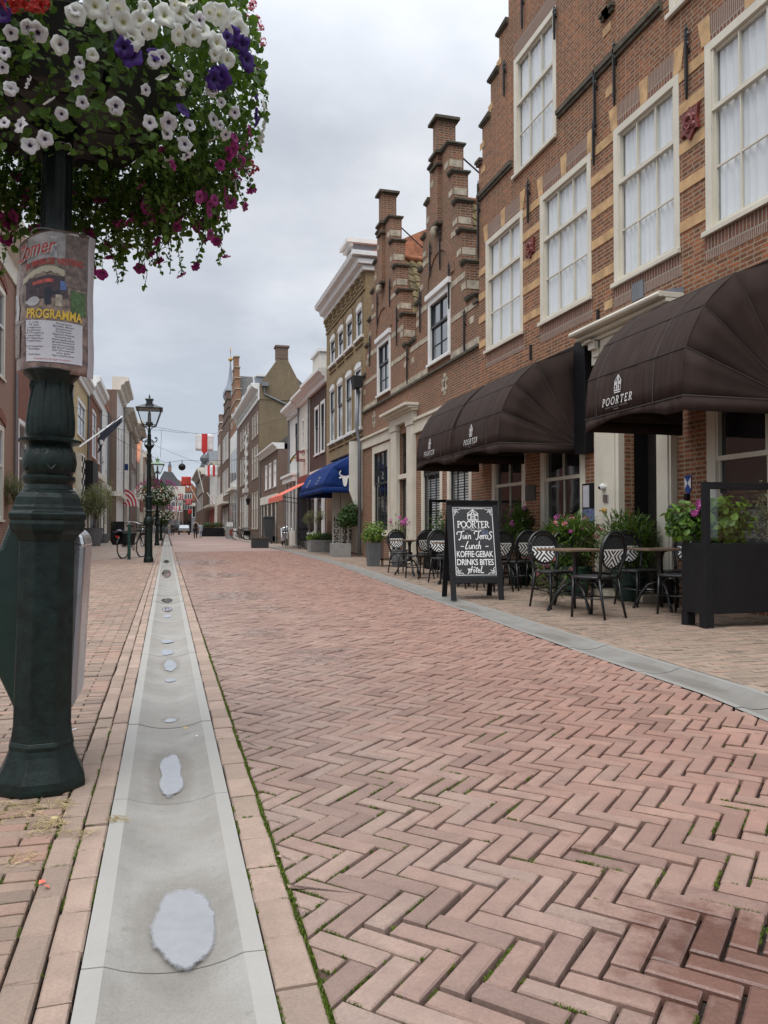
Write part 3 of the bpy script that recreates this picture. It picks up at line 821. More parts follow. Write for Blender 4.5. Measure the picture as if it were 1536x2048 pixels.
def leafbit(x, y, w, l, a, m, name, label, cat, grp=None):
    mb = MB(); P = lambda u, v, z: (x + u * math.cos(a) - v * math.sin(a), y + u * math.sin(a) + v * math.cos(a), z)
    mb.grid([[P(-l, 0, .004), P(-l, 0.0001, .004)], [P(-l * .3, -w, .006), P(-l * .3, w, .011)], [P(l * .4, -w * .9, .004), P(l * .4, w * .9, .009)], [P(l, 0, .007), P(l, .0001, .007)]])
    tag(mb.build(name, m, solid=.0008), label, cat, grp)
leafbit(*G(84, 1768), .007, .012, .8, M['petrose'] if False else M['coral'], 'fallen_petal', 'pink fallen petal lying on the left pavement bricks, nearer the post', 'petal', 'fallen petals')
leafbit(*G(93, 1776), .006, .013, 2.2, M['coral'], 'fallen_petal', 'pink fallen petal lying beside another, nearer the gutter', 'petal', 'fallen petals')
leafbit(*G(108, 1640), .008, .016, .3, M['straw'], 'dry_leaf', 'curled tan dry leaf in front of the lamp post foot', 'leaf')
leafbit(*G(371, 1458), .012, .018, 1.2, M['straw'], 'dry_leaf', 'yellow-brown dry leaf on the joint of the concrete gutter', 'leaf')
for px, py, a, lab in ((394, 1467, 1.9, 'white cigarette butt lying in the concrete gutter'), (148, 1462, .4, 'white cigarette butt on the pavement right of the lamp post')):
    x, y = G(px, py); mb = MB(); z = -.012 if px > 300 else .008
    mb.tube([(x - .011 * math.cos(a), y - .011 * math.sin(a), z), (x + .011 * math.cos(a), y + .011 * math.sin(a), z)], .0035, 7)
    tag(mb.build('cigarette_butt', M['chalk']), lab, 'litter', 'cigarette butts')
# ---------------------------------------------------------------- the flower-hung lamp post at the left
LX, LY = -.466, 3.30                          # its foot
LEAN = math.radians(1.0)
def axis_x(z): return LX + math.tan(LEAN) * z
post = thing('lamp_post', 'dark green cast iron lamp post carrying the big flower basket and a paper poster', 'lamp post', (LX, LY, 0), 'green street lamp posts', rot=(0, LEAN, 0))
post_children = []
def pp(mb, name, m, **k):
    o = mb.build(name, m, None, **k); o.parent = post; post_children.append(o); return o   # built round the post's own axis
d0 = math.hypot(LX - 0, LY) * math.cos(math.atan2(-LX, LY) + YAW)      # depth in front of the lens
KS = d0 / F
def zz_(py): return FY(100, py, LY)[1]
def R_(hw): return hw * KS
base = MB()
oct_ = lambda a, k, z: 1.0
base.lathe([(R_(88), 0), (R_(88), zz_(1558)), (R_(86), zz_(1545)), (R_(74), zz_(1520)), (R_(66), zz_(1500)), (R_(63), zz_(1488)), (R_(64), zz_(1480)), (R_(60), zz_(1470))], n=8, rot=math.radians(22.5 + 8))
pp(base, 'foot', M['lampgreen'], bevel=.008)
sh = MB(); sh.lathe([(R_(61), zz_(1474)), (R_(57), zz_(1440)), (R_(54.5), zz_(1078))], n=8, rot=math.radians(22.5 + 8))
pp(sh, 'shaft', M['lampgreen'], bevel=.006)
cl_ = MB(); cl_.lathe([(R_(55), zz_(1082)), (R_(64), zz_(1068)), (R_(73), zz_(1060)), (R_(75), zz_(1048)), (R_(73), zz_(1040)), (R_(76), zz_(1038)), (R_(77), zz_(1028)), (R_(70), zz_(1022)), (R_(69), zz_(1014)), (R_(66), zz_(1012)), (R_(63), zz_(996)), (R_(57), zz_(987)), (R_(50), zz_(983))], n=8, rot=math.radians(22.5 + 8))
pp(cl_, 'collar', M['lampgreen'], bevel=.006)
rg = MB(); rg.lathe([(R_(52), zz_(988)), (R_(51), zz_(982)), (R_(46), zz_(979)), (R_(44), zz_(970)), (R_(47), zz_(966)), (R_(50), zz_(960)), (R_(49), zz_(953)), (R_(44), zz_(950)), (R_(46), zz_(945))], n=32)
pp(rg, 'ring', M['lampgreen'], smooth=True, angle=40)
def petals(n, amp, ph=0.0): return lambda a, k, z: 1 + amp * (abs(math.cos((a + ph) * n / 2)) ** .6 - .6)
v1 = MB()
pr = [(R_(44), 949), (R_(49), 940), (R_(51), 926), (R_(49), 912), (R_(44), 900), (R_(41), 893), (R_(45), 890), (R_(58), 886), (R_(59), 881), (R_(45), 876)]
v1.lathe([(r, zz_(p)) for r, p in pr], n=96, mod=petals(6, .09, .3))
for k in range(6):                              # scrolled leaves lying on the bowl
    a = k * math.pi / 3 + .72
    for sgn in (-1, 1):
        path = []
        for t in range(13):
            w = t / 12; sw = sgn * (.30 * math.sin(w * math.pi * .9)); zpx = 942 - 50 * w if w < .75 else 904.5 + (w - .75) * 34
            path.append((math.cos(a + sw) * R_(51 - 7 * w), math.sin(a + sw) * R_(51 - 7 * w), zz_(zpx)))
        v1.tube(path, R_(2.6), 6)
pp(v1, 'leaf_bowl', M['lampgreen'], smooth=True, angle=50)
v2 = MB()
pr = [(R_(43), 877), (R_(46), 868), (R_(46.5), 850), (R_(45), 830), (R_(42), 808), (R_(38), 785), (R_(37), 775), (R_(41), 762), (R_(51), 752), (R_(53), 747), (R_(44), 742)]
v2.lathe([(r, zz_(p)) for r, p in pr], n=96, mod=lambda a, k, z: 1 + (.075 if k > 7 else .05) * (abs(math.cos((a + .2) * 4)) ** .5 - .65))
for k in range(8):
    a = k * math.pi / 4 + .2 + .39
    v2.tube([(math.cos(a) * R_(r), math.sin(a) * R_(r), zz_(p)) for r, p in ((46, 868), (46.5, 845), (43, 812), (39, 785), (42, 768))], R_(2.2), 6)
pp(v2, 'leaf_vase', M['lampgreen'], smooth=True, angle=50)
up = MB(); up.lathe([(R_(31), zz_(745)), (R_(30), zz_(500)), (R_(29), zz_(230)), (R_(28), 4.2)], n=96, mod=lambda a, k, z: 1 - .055 * (abs(math.cos(a * 5)) ** 3))
pp(up, 'pole', M['poleblack'], smooth=True, angle=40)
lan = MB(); lan.lathe([(.03, 4.2), (.05, 4.25), (.16, 4.3), (.17, 4.33)], n=8); lan.lathe([(.31, 4.75), (.12, 4.92), (.08, 5.0), (.02, 5.08)], n=4, rot=.8)
for k in range(4):
    a = k * math.pi / 2 + .8; lan.tube([(.17 * math.cos(a), .17 * math.sin(a), 4.33), (.3 * math.cos(a), .3 * math.sin(a), 4.75)], .012, 5)
pp(lan, 'lantern', M['poleblack'])
# number plate stuck on the pole
def on_pole(rad, a0):
    return lambda x, y: (rad * math.cos(a0 + x / rad), rad * math.sin(a0 + x / rad), y)
a0 = math.radians(-80.8)
num = MB(); fn = on_pole(R_(31.4), a0)
put_text(num, '9', .042, zz_(315), .05, fn, bold=.0)
for st in ([(.008, zz_(306)), (.026, zz_(306)), (.026, zz_(294)), (.008, zz_(294)), (.008, zz_(306))],): stroke(num, st, .003, fn)
pp(num, 'number_mark', M['chalk'])

# ---- paper poster wrapped round the pole
def make_poster():
    zb, zt = zz_(752), zz_(472)
    ax = lambda z: axis_x(z)
    P0 = Vector((axis_x((zb + zt) / 2), LY, zb))
    root = thing('event_poster', 'laminated summer event poster wrapped round the lamp post, yellow PROGRAMMA heading', 'poster', P0)
    W = .385; Hh = zt - zb; amid = math.radians(-97); rad = .088
    def bend(x, y, off=0.0):
        """x, y in the sheet's own plane (y up from the bottom edge)"""
        a = amid + x / .15; r = .15 + off + .005 * math.sin(y * 9 + x * 7) + .005 * noise.noise(Vector((x * 14, y * 9, 2.2)))
        zq = zb + y + (-.018 if y < Hh / 2 else .016) * (x / W) * (1 if x < 0 else .55) * (1 if y < Hh / 2 else 1)
        if y > Hh / 2: zq -= .05 * max(0, -x / W) * 1.6
        else: zq -= 0
        zr = zb + y
        return (axis_x(zr) + r * math.cos(a) - .068 * math.cos(amid), LY + r * math.sin(a) - .068 * math.sin(amid), zq)
    def patch(x0, x1, y0, y1, nx=14, ny=6, off=0.0):
        mb = MB(); mb.grid([[bend(lerp(x0, x1, i / nx), lerp(y0, y1, j / ny), off) for i in range(nx + 1)] for j in range(ny + 1)]); return mb
    w2 = W / 2
    patch(-w2, w2, 0, Hh, 40, 40).build('sheet', mat('poster_print', (.20, .125, .10), .22, var=.8, scale=26), root, smooth=True, solid=.0015)
    patch(w2 * .80, w2, 0, Hh, 6, 14, .0022).build('plastic_margin', mat('poster_margin', (.50, .47, .49), .25, var=.12), root, smooth=True)
    px = lambda p: (p - 122) / 128 * W * .95
    def area_(name, x0, x1, y0, y1, m, off=.0025): patch(x0, x1, y0, y1, 12, 5, off).build(name, m, root, smooth=True)
    area_('printed_street', -w2 * .98, w2 * .78, Hh * .34, Hh * .80, mat('poster_street', (.27, .19, .15), .25, var=.7, scale=34))
    area_('printed_sky', -w2 * .5, w2 * .55, Hh * .80, Hh * .985, mat('poster_wall', (.40, .37, .36), .25, var=.45, scale=18))
    area_('printed_shrub', w2 * .42, w2 * .76, Hh * .42, Hh * .58, mat('poster_green', (.06, .13, .03), .3, var=.6, scale=60), .0035)
    can = MB()
    n = 14
    for k in range(n):
        xa, xb = lerp(-w2 * .55, w2 * .42, k / n), lerp(-w2 * .55, w2 * .42, (k + 1) / n)
        ya = Hh * (.70 + .045 * math.sin(k / n * 3.14)); yb = Hh * (.70 + .045 * math.sin((k + 1) / n * 3.14))
        can.face([bend(xa, ya - .022 - (.004 if k % 2 else 0), .0045), bend(xb, yb - .022 - (.004 if k % 2 else 0), .0045), bend(xb, yb, .0045), bend(xa, ya, .0045)])
    can.build('printed_canopy', mat('poster_cream', (.55, .50, .36), .3), root)
    area_('printed_tram', -w2 * .46, w2 * .36, Hh * .52, Hh * .675, mat('poster_tram', (.055, .03, .035), .3, var=.7, scale=70), .004)
    horse = MB()
    hp = arc(-w2 * .30, Hh * .50, .030, 0, 360, 20, .026)
    horse.face([bend(x, y, .0055) for x, y in hp[:-1]])
    stroke(horse, [(-w2 * .75, Hh * .62), (-w2 * .68, Hh * .5), (-w2 * .72, Hh * .36)], .022, lambda x, y: bend(x, y, .005))
    horse.build('printed_horse', mat('poster_grey', (.50, .50, .50), .3), root)
    dr = MB(); stroke(dr, [(w2 * .0, Hh * .59), (w2 * .0, Hh * .47)], .022, lambda x, y: bend(x, y, .0062)); stroke(dr, [(-w2 * .02, Hh * .545), (w2 * .22, Hh * .56)], .010, lambda x, y: bend(x, y, .0062))
    dr.build('printed_driver', mat('poster_navy', (.012, .014, .03), .3), root)
    f = lambda o: (lambda x, y: bend(x, y, o))
    t = MB(); put_text(t, 'Zomer', -w2 * .30, Hh * .835, .058, f(.006), shear=.25, bold=.02, wide=.17); t.build('title', mat('poster_white', (.7, .66, .62), .35), root)
    t = MB(); put_text(t, 'Zomer', -w2 * .32, Hh * .84, .058, f(.0075), shear=.25, bold=.0, wide=.168); t.build('title', mat('poster_red', (.62, .05, .04), .35), root)
    t = MB(); put_text(t, 'IN BRIELSE VESTING', w2 * .08, Hh * .758, .022, f(.006), bold=.02, wide=.225); t.build('subtitle', mat('poster_red_deep', (.55, .04, .035), .35), root)
    for nm, x0, x1, y0, y1, c in (('printed_wall', .30, .78, .60, .97, (.17, .12, .10)), ('printed_window', .02, .14, .80, .95, (.5, .5, .52)), ('printed_flag', .22, .33, .575, .64, (.12, .2, .5)), ('printed_coats', -.95, -.62, .10, .33, (.16, .10, .06)), ('printed_apron', .14, .26, .46, .54, (.42, .36, .27)), ('printed_bunting', -.3, .1, .625, .65, (.5, .08, .06))):
        area_(nm, w2 * x0, w2 * x1, Hh * y0, Hh * y1, mat('poster_' + nm, c, .3, var=.6, scale=45), .0046)
    t = MB(); put_text(t, 'PROGRAMMA', w2 * .12, Hh * .372, .034, f(.0065), bold=.03, wide=.20); t.build('heading', mat('poster_yellow', (.80, .52, .05), .35), root)
    area_('programme_panel', -w2 * .42, w2 * .66, Hh * .07, Hh * .355, mat('poster_paper', (.62, .60, .64), .35, var=.04), .0045)
    t = MB()
    L = [('1 juli', 'Zomermarkt'), ('15 juli', 'Brielle Blues'), ('1 augustus', 'Zomermarkt'), ('8 augustus', 'Zomermarkt'), ('9 & 19 augustus', 'Openlucht bioscoop'), ('1 september', 'Kunstmarkt'), ('2 & 3 september', 'Pleinspektakel'), ('9 september', 'Brielle Maritiem'), ('', 'Open Monumentendag'),
         ('9 & 16 september', 'Big Band Festival'), ('Wekelijks', 'Open stadswandelingen'), ('', 'met gids'), ('Wekelijks', 'Orgel- en beiaardconcerten')]
    for k, (a, b) in enumerate(L):
        y = Hh * (.335 - k * .0185)
        for s, x in ((a, -w2 * .24), (b, w2 * .30)):
            if s: put_text(t, s, x, y, .0062, f(.0062), wide=min(.0055 * len(s), .075))
    t.build('programme_text', M['blackmatt'], root)
    t = MB(); put_text(t, 'Woensdag markt in juli, augustus en september', w2 * .1, Hh * .085, .006, f(.0062), wide=.13); t.build('footnote', M['redlight'], root)
    tie = MB()
    for zq in (zb + .012, zt - .004): tie.tube([(axis_x(zq) + .09 * math.cos(a), LY + .09 * math.sin(a), zq + .006 * math.sin(a * 2)) for a in [k * .3 for k in range(21)]], .0025, 5)
    tie.build('wire_tie', M['zinc'], root)
make_poster()

# ---- waste bin hung behind the post
def make_bin():
    bx, by = axis_x(.6) + .00, LY + .33
    root = thing('litter_bin', 'dark green and steel litter bin fixed behind the flower lamp post', 'litter bin', (bx, by, 0))
    def sec(z, w, d): return (z, w, d)
    x_at = lambda px, py: FY(px, py, by)[0]
    zt, zb = FY(100, 1060, by)[1], FY(100, 1400, by)[1]
    xr_t, xr_b = x_at(178, 1090), x_at(160, 1390)
    b = MB()
    prof = [(x_at(100, 1062), zb - .02), (xr_b - .03, zb - .02), (xr_b, zb + .015), (xr_t, zt - .07), (xr_t - .012, zt - .02), (xr_t - .05, zt + .005), (x_at(100, 1062), zt + .01)]
    b.prism(prof, 'y', by - .17, by + .17)
    b.build('steel_body', M['binmetal'], root, bevel=.02)
    hood = MB(); hood.prism([(x_at(100, 1062), zt - .055), (xr_t + .003, zt - .075), (xr_t - .008, zt - .02), (xr_t - .048, zt + .012), (x_at(100, 1062), zt + .018)], 'y', by - .173, by + .173)
    hood.build('steel_lid', mat('bright_steel', (.62, .63, .65), .22, .9, var=.08), root, bevel=.015)
    g_ = MB()
    pts = [(-75, 1185), (-60, 1140), (0, 1092), (24, 1030), (32, 1016), (44, 1012), (70, 1014), (90, 1040), (80, 1420), (44, 1432), (28, 1424), (18, 1400), (-30, 1300)]
    g_.prism([FY(px, py, by - .19) for px, py in pts], 'y', by - .19, by + .19)
    g_.build('green_shell', M['bingreen'], root, bevel=.02)
    s = MB(); s.box(bx - .05, bx + .05, LY + .06, by - .18, .55, .60); s.box(bx - .05, bx + .05, LY + .06, by - .18, .85, .90); s.build('bracket', M['bingreen'], root)
make_bin()

# ---------------------------------------------------------------- flowers and leaves
def rot_to(nrm, spin):
    nrm = Vector(nrm).normalized(); q = nrm.to_track_quat('Z', 'Y')
    return q.to_matrix() @ Matrix.Rotation(spin, 3, 'Z')
def leaf(mb, p, nrm, spin, l, w, rr, fold=.25):
    R = rot_to(nrm, spin); p = Vector(p); t = rr.random()
    P = lambda x, y, z: p + R @ Vector((x * w, y * l, z * l))
    pts = [P(0, 0, 0), P(-.5, .32, fold * .35), P(-.42, .7, fold * .2), P(0, 1, -fold * .5), P(.42, .7, fold * .2), P(.5, .32, fold * .35), P(0, .4, 0), P(0, .72, -.03)]
    i = len(mb.v); mb.v += [tuple(q) for q in pts]
    for f in ((0, 6, 1), (1, 6, 7, 2), (2, 7, 3), (0, 5, 6), (5, 4, 7, 6), (4, 3, 7)):
        mb.f.append(tuple(i + k for k in f)); mb.t.append(t)
def leaf2(mb, p, d, nrm, l, w, rr):
    """simple pointed leaf along d: two triangles folded on the midrib"""
    d = Vector(d).normalized(); s = d.cross(Vector(nrm)); s = s.normalized() if s.length > 1e-4 else d.orthogonal().normalized()
    p = Vector(p); u = s.cross(d); t = rr.random()
    a, b = p, p + d * l; m1 = p + d * l * .45 + s * w * .5 + u * w * .18; m2 = p + d * l * .45 - s * w * .5 + u * w * .18
    i = len(mb.v); mb.v += [tuple(a), tuple(m1), tuple(b), tuple(m2)]
    mb.f += [(i, i + 1, i + 2), (i, i + 2, i + 3)]; mb.t += [t, t]
def bloom_mesh(mb, R, c, r, rr, lobes=5, ruffle=.12, open_=1.0, seg=15):
    """petunia: deep throat opening to a ruffled five-lobed disc"""
    c = Vector(c); ph = rr.uniform(0, 6.28)
    rings = [(.02, -.42, 0.0), (.10, -.28, .08), (.17, -.15, .16), (.27, -.05, .28), (.58, .04, .5), (.85, .02, .8), (1.0, -.10, 1.0)]
    i0 = len(mb.v)
    for q, z, t in rings:
        for k in range(seg):
            a = 2 * math.pi * k / seg
            lob = 1 - (.24 * q) * (1 - abs(math.cos(lobes * (a + ph) / 2))) + .05 * q * math.sin(3 * a + ph * 2)
            rad = q * lob * r * open_; zq = z * r + (q ** 2) * ruffle * r * math.sin(lobes * (a + ph) * 1.5 + 1) * (1 + .5 * math.sin(a * 2 + ph))
            mb.v.append(tuple(c + R @ Vector((rad * math.cos(a), rad * math.sin(a), zq))))
    for j in range(len(rings) - 1):
        for k in range(seg):
            p = i0 + j * seg + k; q = i0 + j * seg + (k + 1) % seg
            mb.f.append((p, q, q + seg, p + seg)); mb.t.append(max(0, (rings[j][2] + rings[j + 1][2]) / 2 - (.10 if j > 1 and k % 3 == 0 else 0)))
def geranium(mb, c, r, rr, n=16):
    c = Vector(c)
    for _ in range(n):
        d = Vector((rr.gauss(0, 1), rr.gauss(0, 1), rr.gauss(.3, 1))).normalized(); p = c + d * r * rr.uniform(.5, 1)
        for k in range(4):
            R = rot_to(d, rr.uniform(0, 6.28)); P = lambda x, y, z: tuple(p + R @ Vector((x, y, z)) * r)
            mb.face([P(0, 0, 0), P(.25, .28, .1), P(.05, .6, .05), P(-.25, .3, .1)], rr.uniform(.3, 1))

def make_basket():
    zc = 2.62
    cx, cy = axis_x(zc), LY
    root = thing('flower_basket', 'huge round basket of white, purple and pink petunias ringing the lamp post', 'flower basket', (cx, cy, zc), 'flower baskets on lamp posts')
    tray = MB()
    for k in range(6):                             # six wedge planters round the pole, each with round drain wells underneath
        a0, a1 = math.radians(60 * k + 2), math.radians(60 * k + 58)
        P = lambda r, a, z: (cx + r * math.cos(a), cy + r * math.sin(a), z)
        r0, r1, zb, zt = .10, .40, zc - .03, zc + .2
        lo = [P(r0, a0, zb), P(r1, a0, zb), P(r1, a1, zb), P(r0, a1, zb)]; hi = [P(r0, a0, zt), P(r1 + .12, a0, zt), P(r1 + .12, a1, zt), P(r0, a1, zt)]
        i = len(tray.v); tray.v += lo + hi
        for q in ((3, 2, 1, 0), (4, 5, 6, 7), (0, 1, 5, 4), (1, 2, 6, 5), (2, 3, 7, 6), (3, 0, 4, 7)): tray.f.append(tuple(i + x for x in q)); tray.t.append(0)
    tray.build('tray', mat('tray_plastic', (.026, .025, .025), .6), root, bevel=.01)
    well = MB()
    for k in range(6):
        for rr_, da in ((.31, -13), (.24, 14)):
            a = math.radians(60 * k + 30 + da); x, y = cx + rr_ * math.cos(a), cy + rr_ * math.sin(a)
            well.lathe([(.043, zc - .034), (.043, zc - .031), (.034, zc - .031), (.034, zc - .01)], (x, y, 0), 14)
    well.each('drain_well', mat('well_black', (.004, .004, .004), .9), root, gap=0)
    rr = random.Random(21)
    lv = MB(); stem = MB(); spots = []
    def shell(a, t):
        """outer surface of the mound: t=0 bottom of the trails, 1 crown"""
        rad = (.40 + .40 * math.sin(min(1, (t + .12) * 1.25) * math.pi * .62)) * (1 - .38 * max(0, t - .72) / .28)
        n_ = noise.noise(Vector((math.cos(a) * 1.5, math.sin(a) * 1.5, t * 2.1 + 4)))
        rad *= 1 + .13 * n_
        z = zc - .40 + t * 1.25 + .11 * noise.noise(Vector((math.cos(a) * 2.2, math.sin(a) * 2.2, 8.8))) * (1 - t)
        return rad, z
    for _ in range(24000):
        a = rr.uniform(0, 2 * math.pi); t = rr.random() ** .72
        if t < .26 and rr.random() > .25 + t * 2.4: continue
        rad, z = shell(a, t)
        depth = rr.random() ** 2.0
        rad *= 1 - .38 * depth
        if -1.75 < a - 2 * math.pi * (a > math.pi) < -.5 and z < 2.30 and rr.random() < .9: continue
        cl = noise.noise(Vector((math.cos(a) * rad * 7, math.sin(a) * rad * 7, z * 7)))
        if cl < -.10 and rr.random() < .75: continue
        p = (cx + rad * math.cos(a), cy + rad * math.sin(a), z)
        nrm = (math.cos(a) * .8 + rr.gauss(0, .5), math.sin(a) * .8 + rr.gauss(0, .5), rr.gauss(.25, .6))
        s = rr.uniform(.022, .048)
        leaf(lv, p, nrm, rr.uniform(0, 6.28), s, s * rr.uniform(.55, .8), rr)
    # trailing stems hanging under the mound
    for _ in range(820):
        a = rr.uniform(0, 2 * math.pi); r0 = rr.uniform(.34, .72); ln = rr.uniform(.10, .34) * (1.1 if math.sin(a) > -.2 else .5)
        if -1.8 < a - 2 * math.pi * (a > math.pi) < -.45 and rr.random() < .95: continue
        z0 = zc - .04 + rr.uniform(-.1, .16); pts = []; x, y = cx + r0 * math.cos(a), cy + r0 * math.sin(a)
        dx, dy = rr.gauss(0, .05) + math.cos(a) * .02, rr.gauss(0, .05) + math.sin(a) * .02
        for k in range(6):
            w = k / 5; pts.append((x + dx * w + rr.gauss(0, .006), y + dy * w + rr.gauss(0, .006), z0 - ln * w))
        stem.tube(pts, .0018, 3, cap=False)
        for k in range(int(ln * 130)):
            w = rr.random(); q = Vector(pts[0]).lerp(Vector(pts[-1]), w); s = rr.uniform(.013, .032)
            leaf(lv, q, (rr.gauss(0, 1), rr.gauss(0, 1), rr.gauss(.5, .6)), rr.uniform(0, 6.28), s, s * .62, rr)
        if rr.random() < (.32 if math.sin(a) > -.25 else .15): spots.append((pts[-1], a))
    lv.build('foliage', M['leaf'], root, attr=True); stem.build('stems', M['leafdark'], root, attr=True)
    # blooms: masters first, then copies
    def master(kind, ro):
        mb = MB(); bloom_mesh(mb, Matrix.Identity(3), (0, 0, 0), 1.0, random.Random(ro), ruffle=.16 if kind != 'petpurple' else .3)
        return mb
    masters = {}
    for kind in ('petwhite', 'petcream', 'petpurple', 'petpink'):
        ms_ = []
        for ro in range(3):
            mb = master(kind, ro); me = bpy.data.meshes.new('petunia_bloom'); me.from_pydata(mb.v, [], mb.f)
            at = me.attributes.new('tint', 'FLOAT', 'FACE'); at.data.foreach_set('value', mb.t); me.materials.append(M[kind])
            me.polygons.foreach_set('use_smooth', [True] * len(me.polygons)); ms_.append(me)
        masters[kind] = ms_
    count = [0]; extra = {k: MB() for k in masters}
    def place(p, nrm, r, kind, spin):
        R = rot_to(nrm, spin)
        if count[0] < 100:
            o = bpy.data.objects.new('petunia_bloom', masters[kind][count[0] % 3]); col.objects.link(o); o.parent = root
            o.matrix_local = Matrix.Translation(Vector(p) - Vector((cx, cy, zc))) @ R.to_4x4() @ Matrix.Scale(r, 4); count[0] += 1
        else: bloom_mesh(extra[kind], R, p, r, rr, ruffle=.16)
    def on_px(px, py, r=None, kind='petwhite', out=1.0):
        """bloom where the photograph shows one, found by marching the sight line to the mound's surface"""
        d = Vector(ray(px, py)).normalized(); t = 1.6
        while t < 4.2:
            q = Vector((0, 0, H)) + d * t; ax, ay = q.x - cx, q.y - cy; rad = math.hypot(ax, ay); tt = (q.z - (zc - .40)) / 1.25
            if 0 <= tt <= 1 and rad < shell(math.atan2(ay, ax), tt)[0] + .01: break
            t += .012
        else: return
        a = math.atan2(ay, ax)
        nrm = Vector((math.cos(a) + rr.gauss(0, .35), math.sin(a) + rr.gauss(0, .35), rr.gauss(-.15, .4))) * .75 - d * .5
        if rr.random() < .2: nrm = Vector((rr.gauss(0, 1), rr.gauss(0, 1), rr.gauss(-.6, .5)))
        q -= d * .02
        place(q, nrm, (r or rr.uniform(.026, .036)) * rr.uniform(.62, 1.12), kind, rr.uniform(0, 6.28))
    W_ = [(22, 66), (20, 180), (8, 105), (5, 135), (57, 165), (22, 175), (60, 290), (55, 55), (75, 65), (120, 88), (160, 125), (155, 155), (98, 203), (123, 228), (165, 205), (90, 278), (310, 120), (325, 115), (378, 152), (292, 180), (338, 245), (335, 268), (370, 288), (375, 312), (425, 185), (443, 205), (440, 250), (452, 270), (380, 250), (362, 175), (8, 245), (40, 250), (232, 212), (300, 245), (150, 20), (400, 40), (470, 225)]
    C_ = [(152, 28), (190, 12), (237, 18), (247, 45), (290, 15), (120, 90), (358, 70), (388, 72), (325, 155), (365, 175), (360, 25), (385, 35), (420, 25), (440, 30), (470, 38), (455, 120), (435, 85), (405, 60), (350, 10), (330, 30), (300, 60), (210, 45), (265, 75), (480, 60), (185, 110), (430, 110), (455, 60), (375, 8), (280, 40)]
    PU = [(262, 110), (248, 95), (440, 155), (455, 75), (490, 90), (500, 130), (515, 245), (485, 88), (430, 160), (6, 28), (0, 12), (462, 70), (495, 120)]
    PK = [(458, 310), (440, 330), (420, 425), (475, 350), (450, 385), (465, 300), (490, 290), (500, 262), (482, 325), (462, 405), (430, 400), (400, 395), (470, 275), (345, 330)]
    for p in W_: on_px(*p)
    for p in C_: on_px(*p, r=rr.uniform(.034, .044), kind='petcream')
    for p in PU: on_px(*p, r=rr.uniform(.036, .044), kind='petpurple')
    for p in PK: on_px(*p, r=.030, kind='petpink')
    for p, a in spots:
        place(Vector(p), (math.cos(a) + rr.gauss(0, .5), math.sin(a) + rr.gauss(0, .5), rr.gauss(-.2, .5)), rr.uniform(.021, .032), 'petpink' if math.sin(a) > -.25 or rr.random() < .12 else 'petwhite', rr.uniform(0, 6.28))
    for _ in range(70):
        a = rr.uniform(0, 2 * math.pi); t = rr.uniform(.15, 1); rad, z = shell(a, t); rad *= 1.01
        place((cx + rad * math.cos(a), cy + rad * math.sin(a), z), (math.cos(a) + rr.gauss(0, .3), math.sin(a) + rr.gauss(0, .3), rr.gauss(.1, .3)), rr.uniform(.024, .036), rr.choice(('petwhite', 'petwhite', 'petcream', 'petpurple')), rr.uniform(0, 6.28))
    for k, mb in extra.items():
        if mb.f:
            o = mb.build('petunia_blooms', M[k], root, attr=True, smooth=True); o['kind'] = 'stuff'
    g_ = MB(); gs = MB(); gp = MB()
    for px, py in ((22, 4), (38, 10), (58, 2), (72, 12), (84, 3)): d = Vector(ray(px, py)).normalized(); geranium(g_, Vector((0, 0, H)) + d * ((cy - .80) / d.y), .026, rr, 16)
    for px, py, m in ((510, 340, g_), (495, 345, g_), (500, 330, g_), (520, 60, gp), (515, 40, gp), (525, 85, gp), (518, 140, gp), (522, 165, g_), (505, 10, gp), (465, 355, gp), (60, 8, g_), (40, 2, g_), (75, 12, g_), (500, 25, gp)):
        d = Vector(ray(px, py)).normalized(); q = Vector((0, 0, H)) + d * ((cy) / d.y); geranium(m, q, .020, rr, 13)
        ax = Vector((cx, cy, q.z)); gs.tube([ax + (q - ax) * .8 + Vector((0, 0, -.05)), q], .0015, 3, cap=False)
    g_.each('geranium_head', M['petred'], root, attr=True); gp.each('geranium_head', M['petrose'], root, attr=True); gs.each('geranium_stalk', M['leafdark'], root, attr=True)
make_basket()
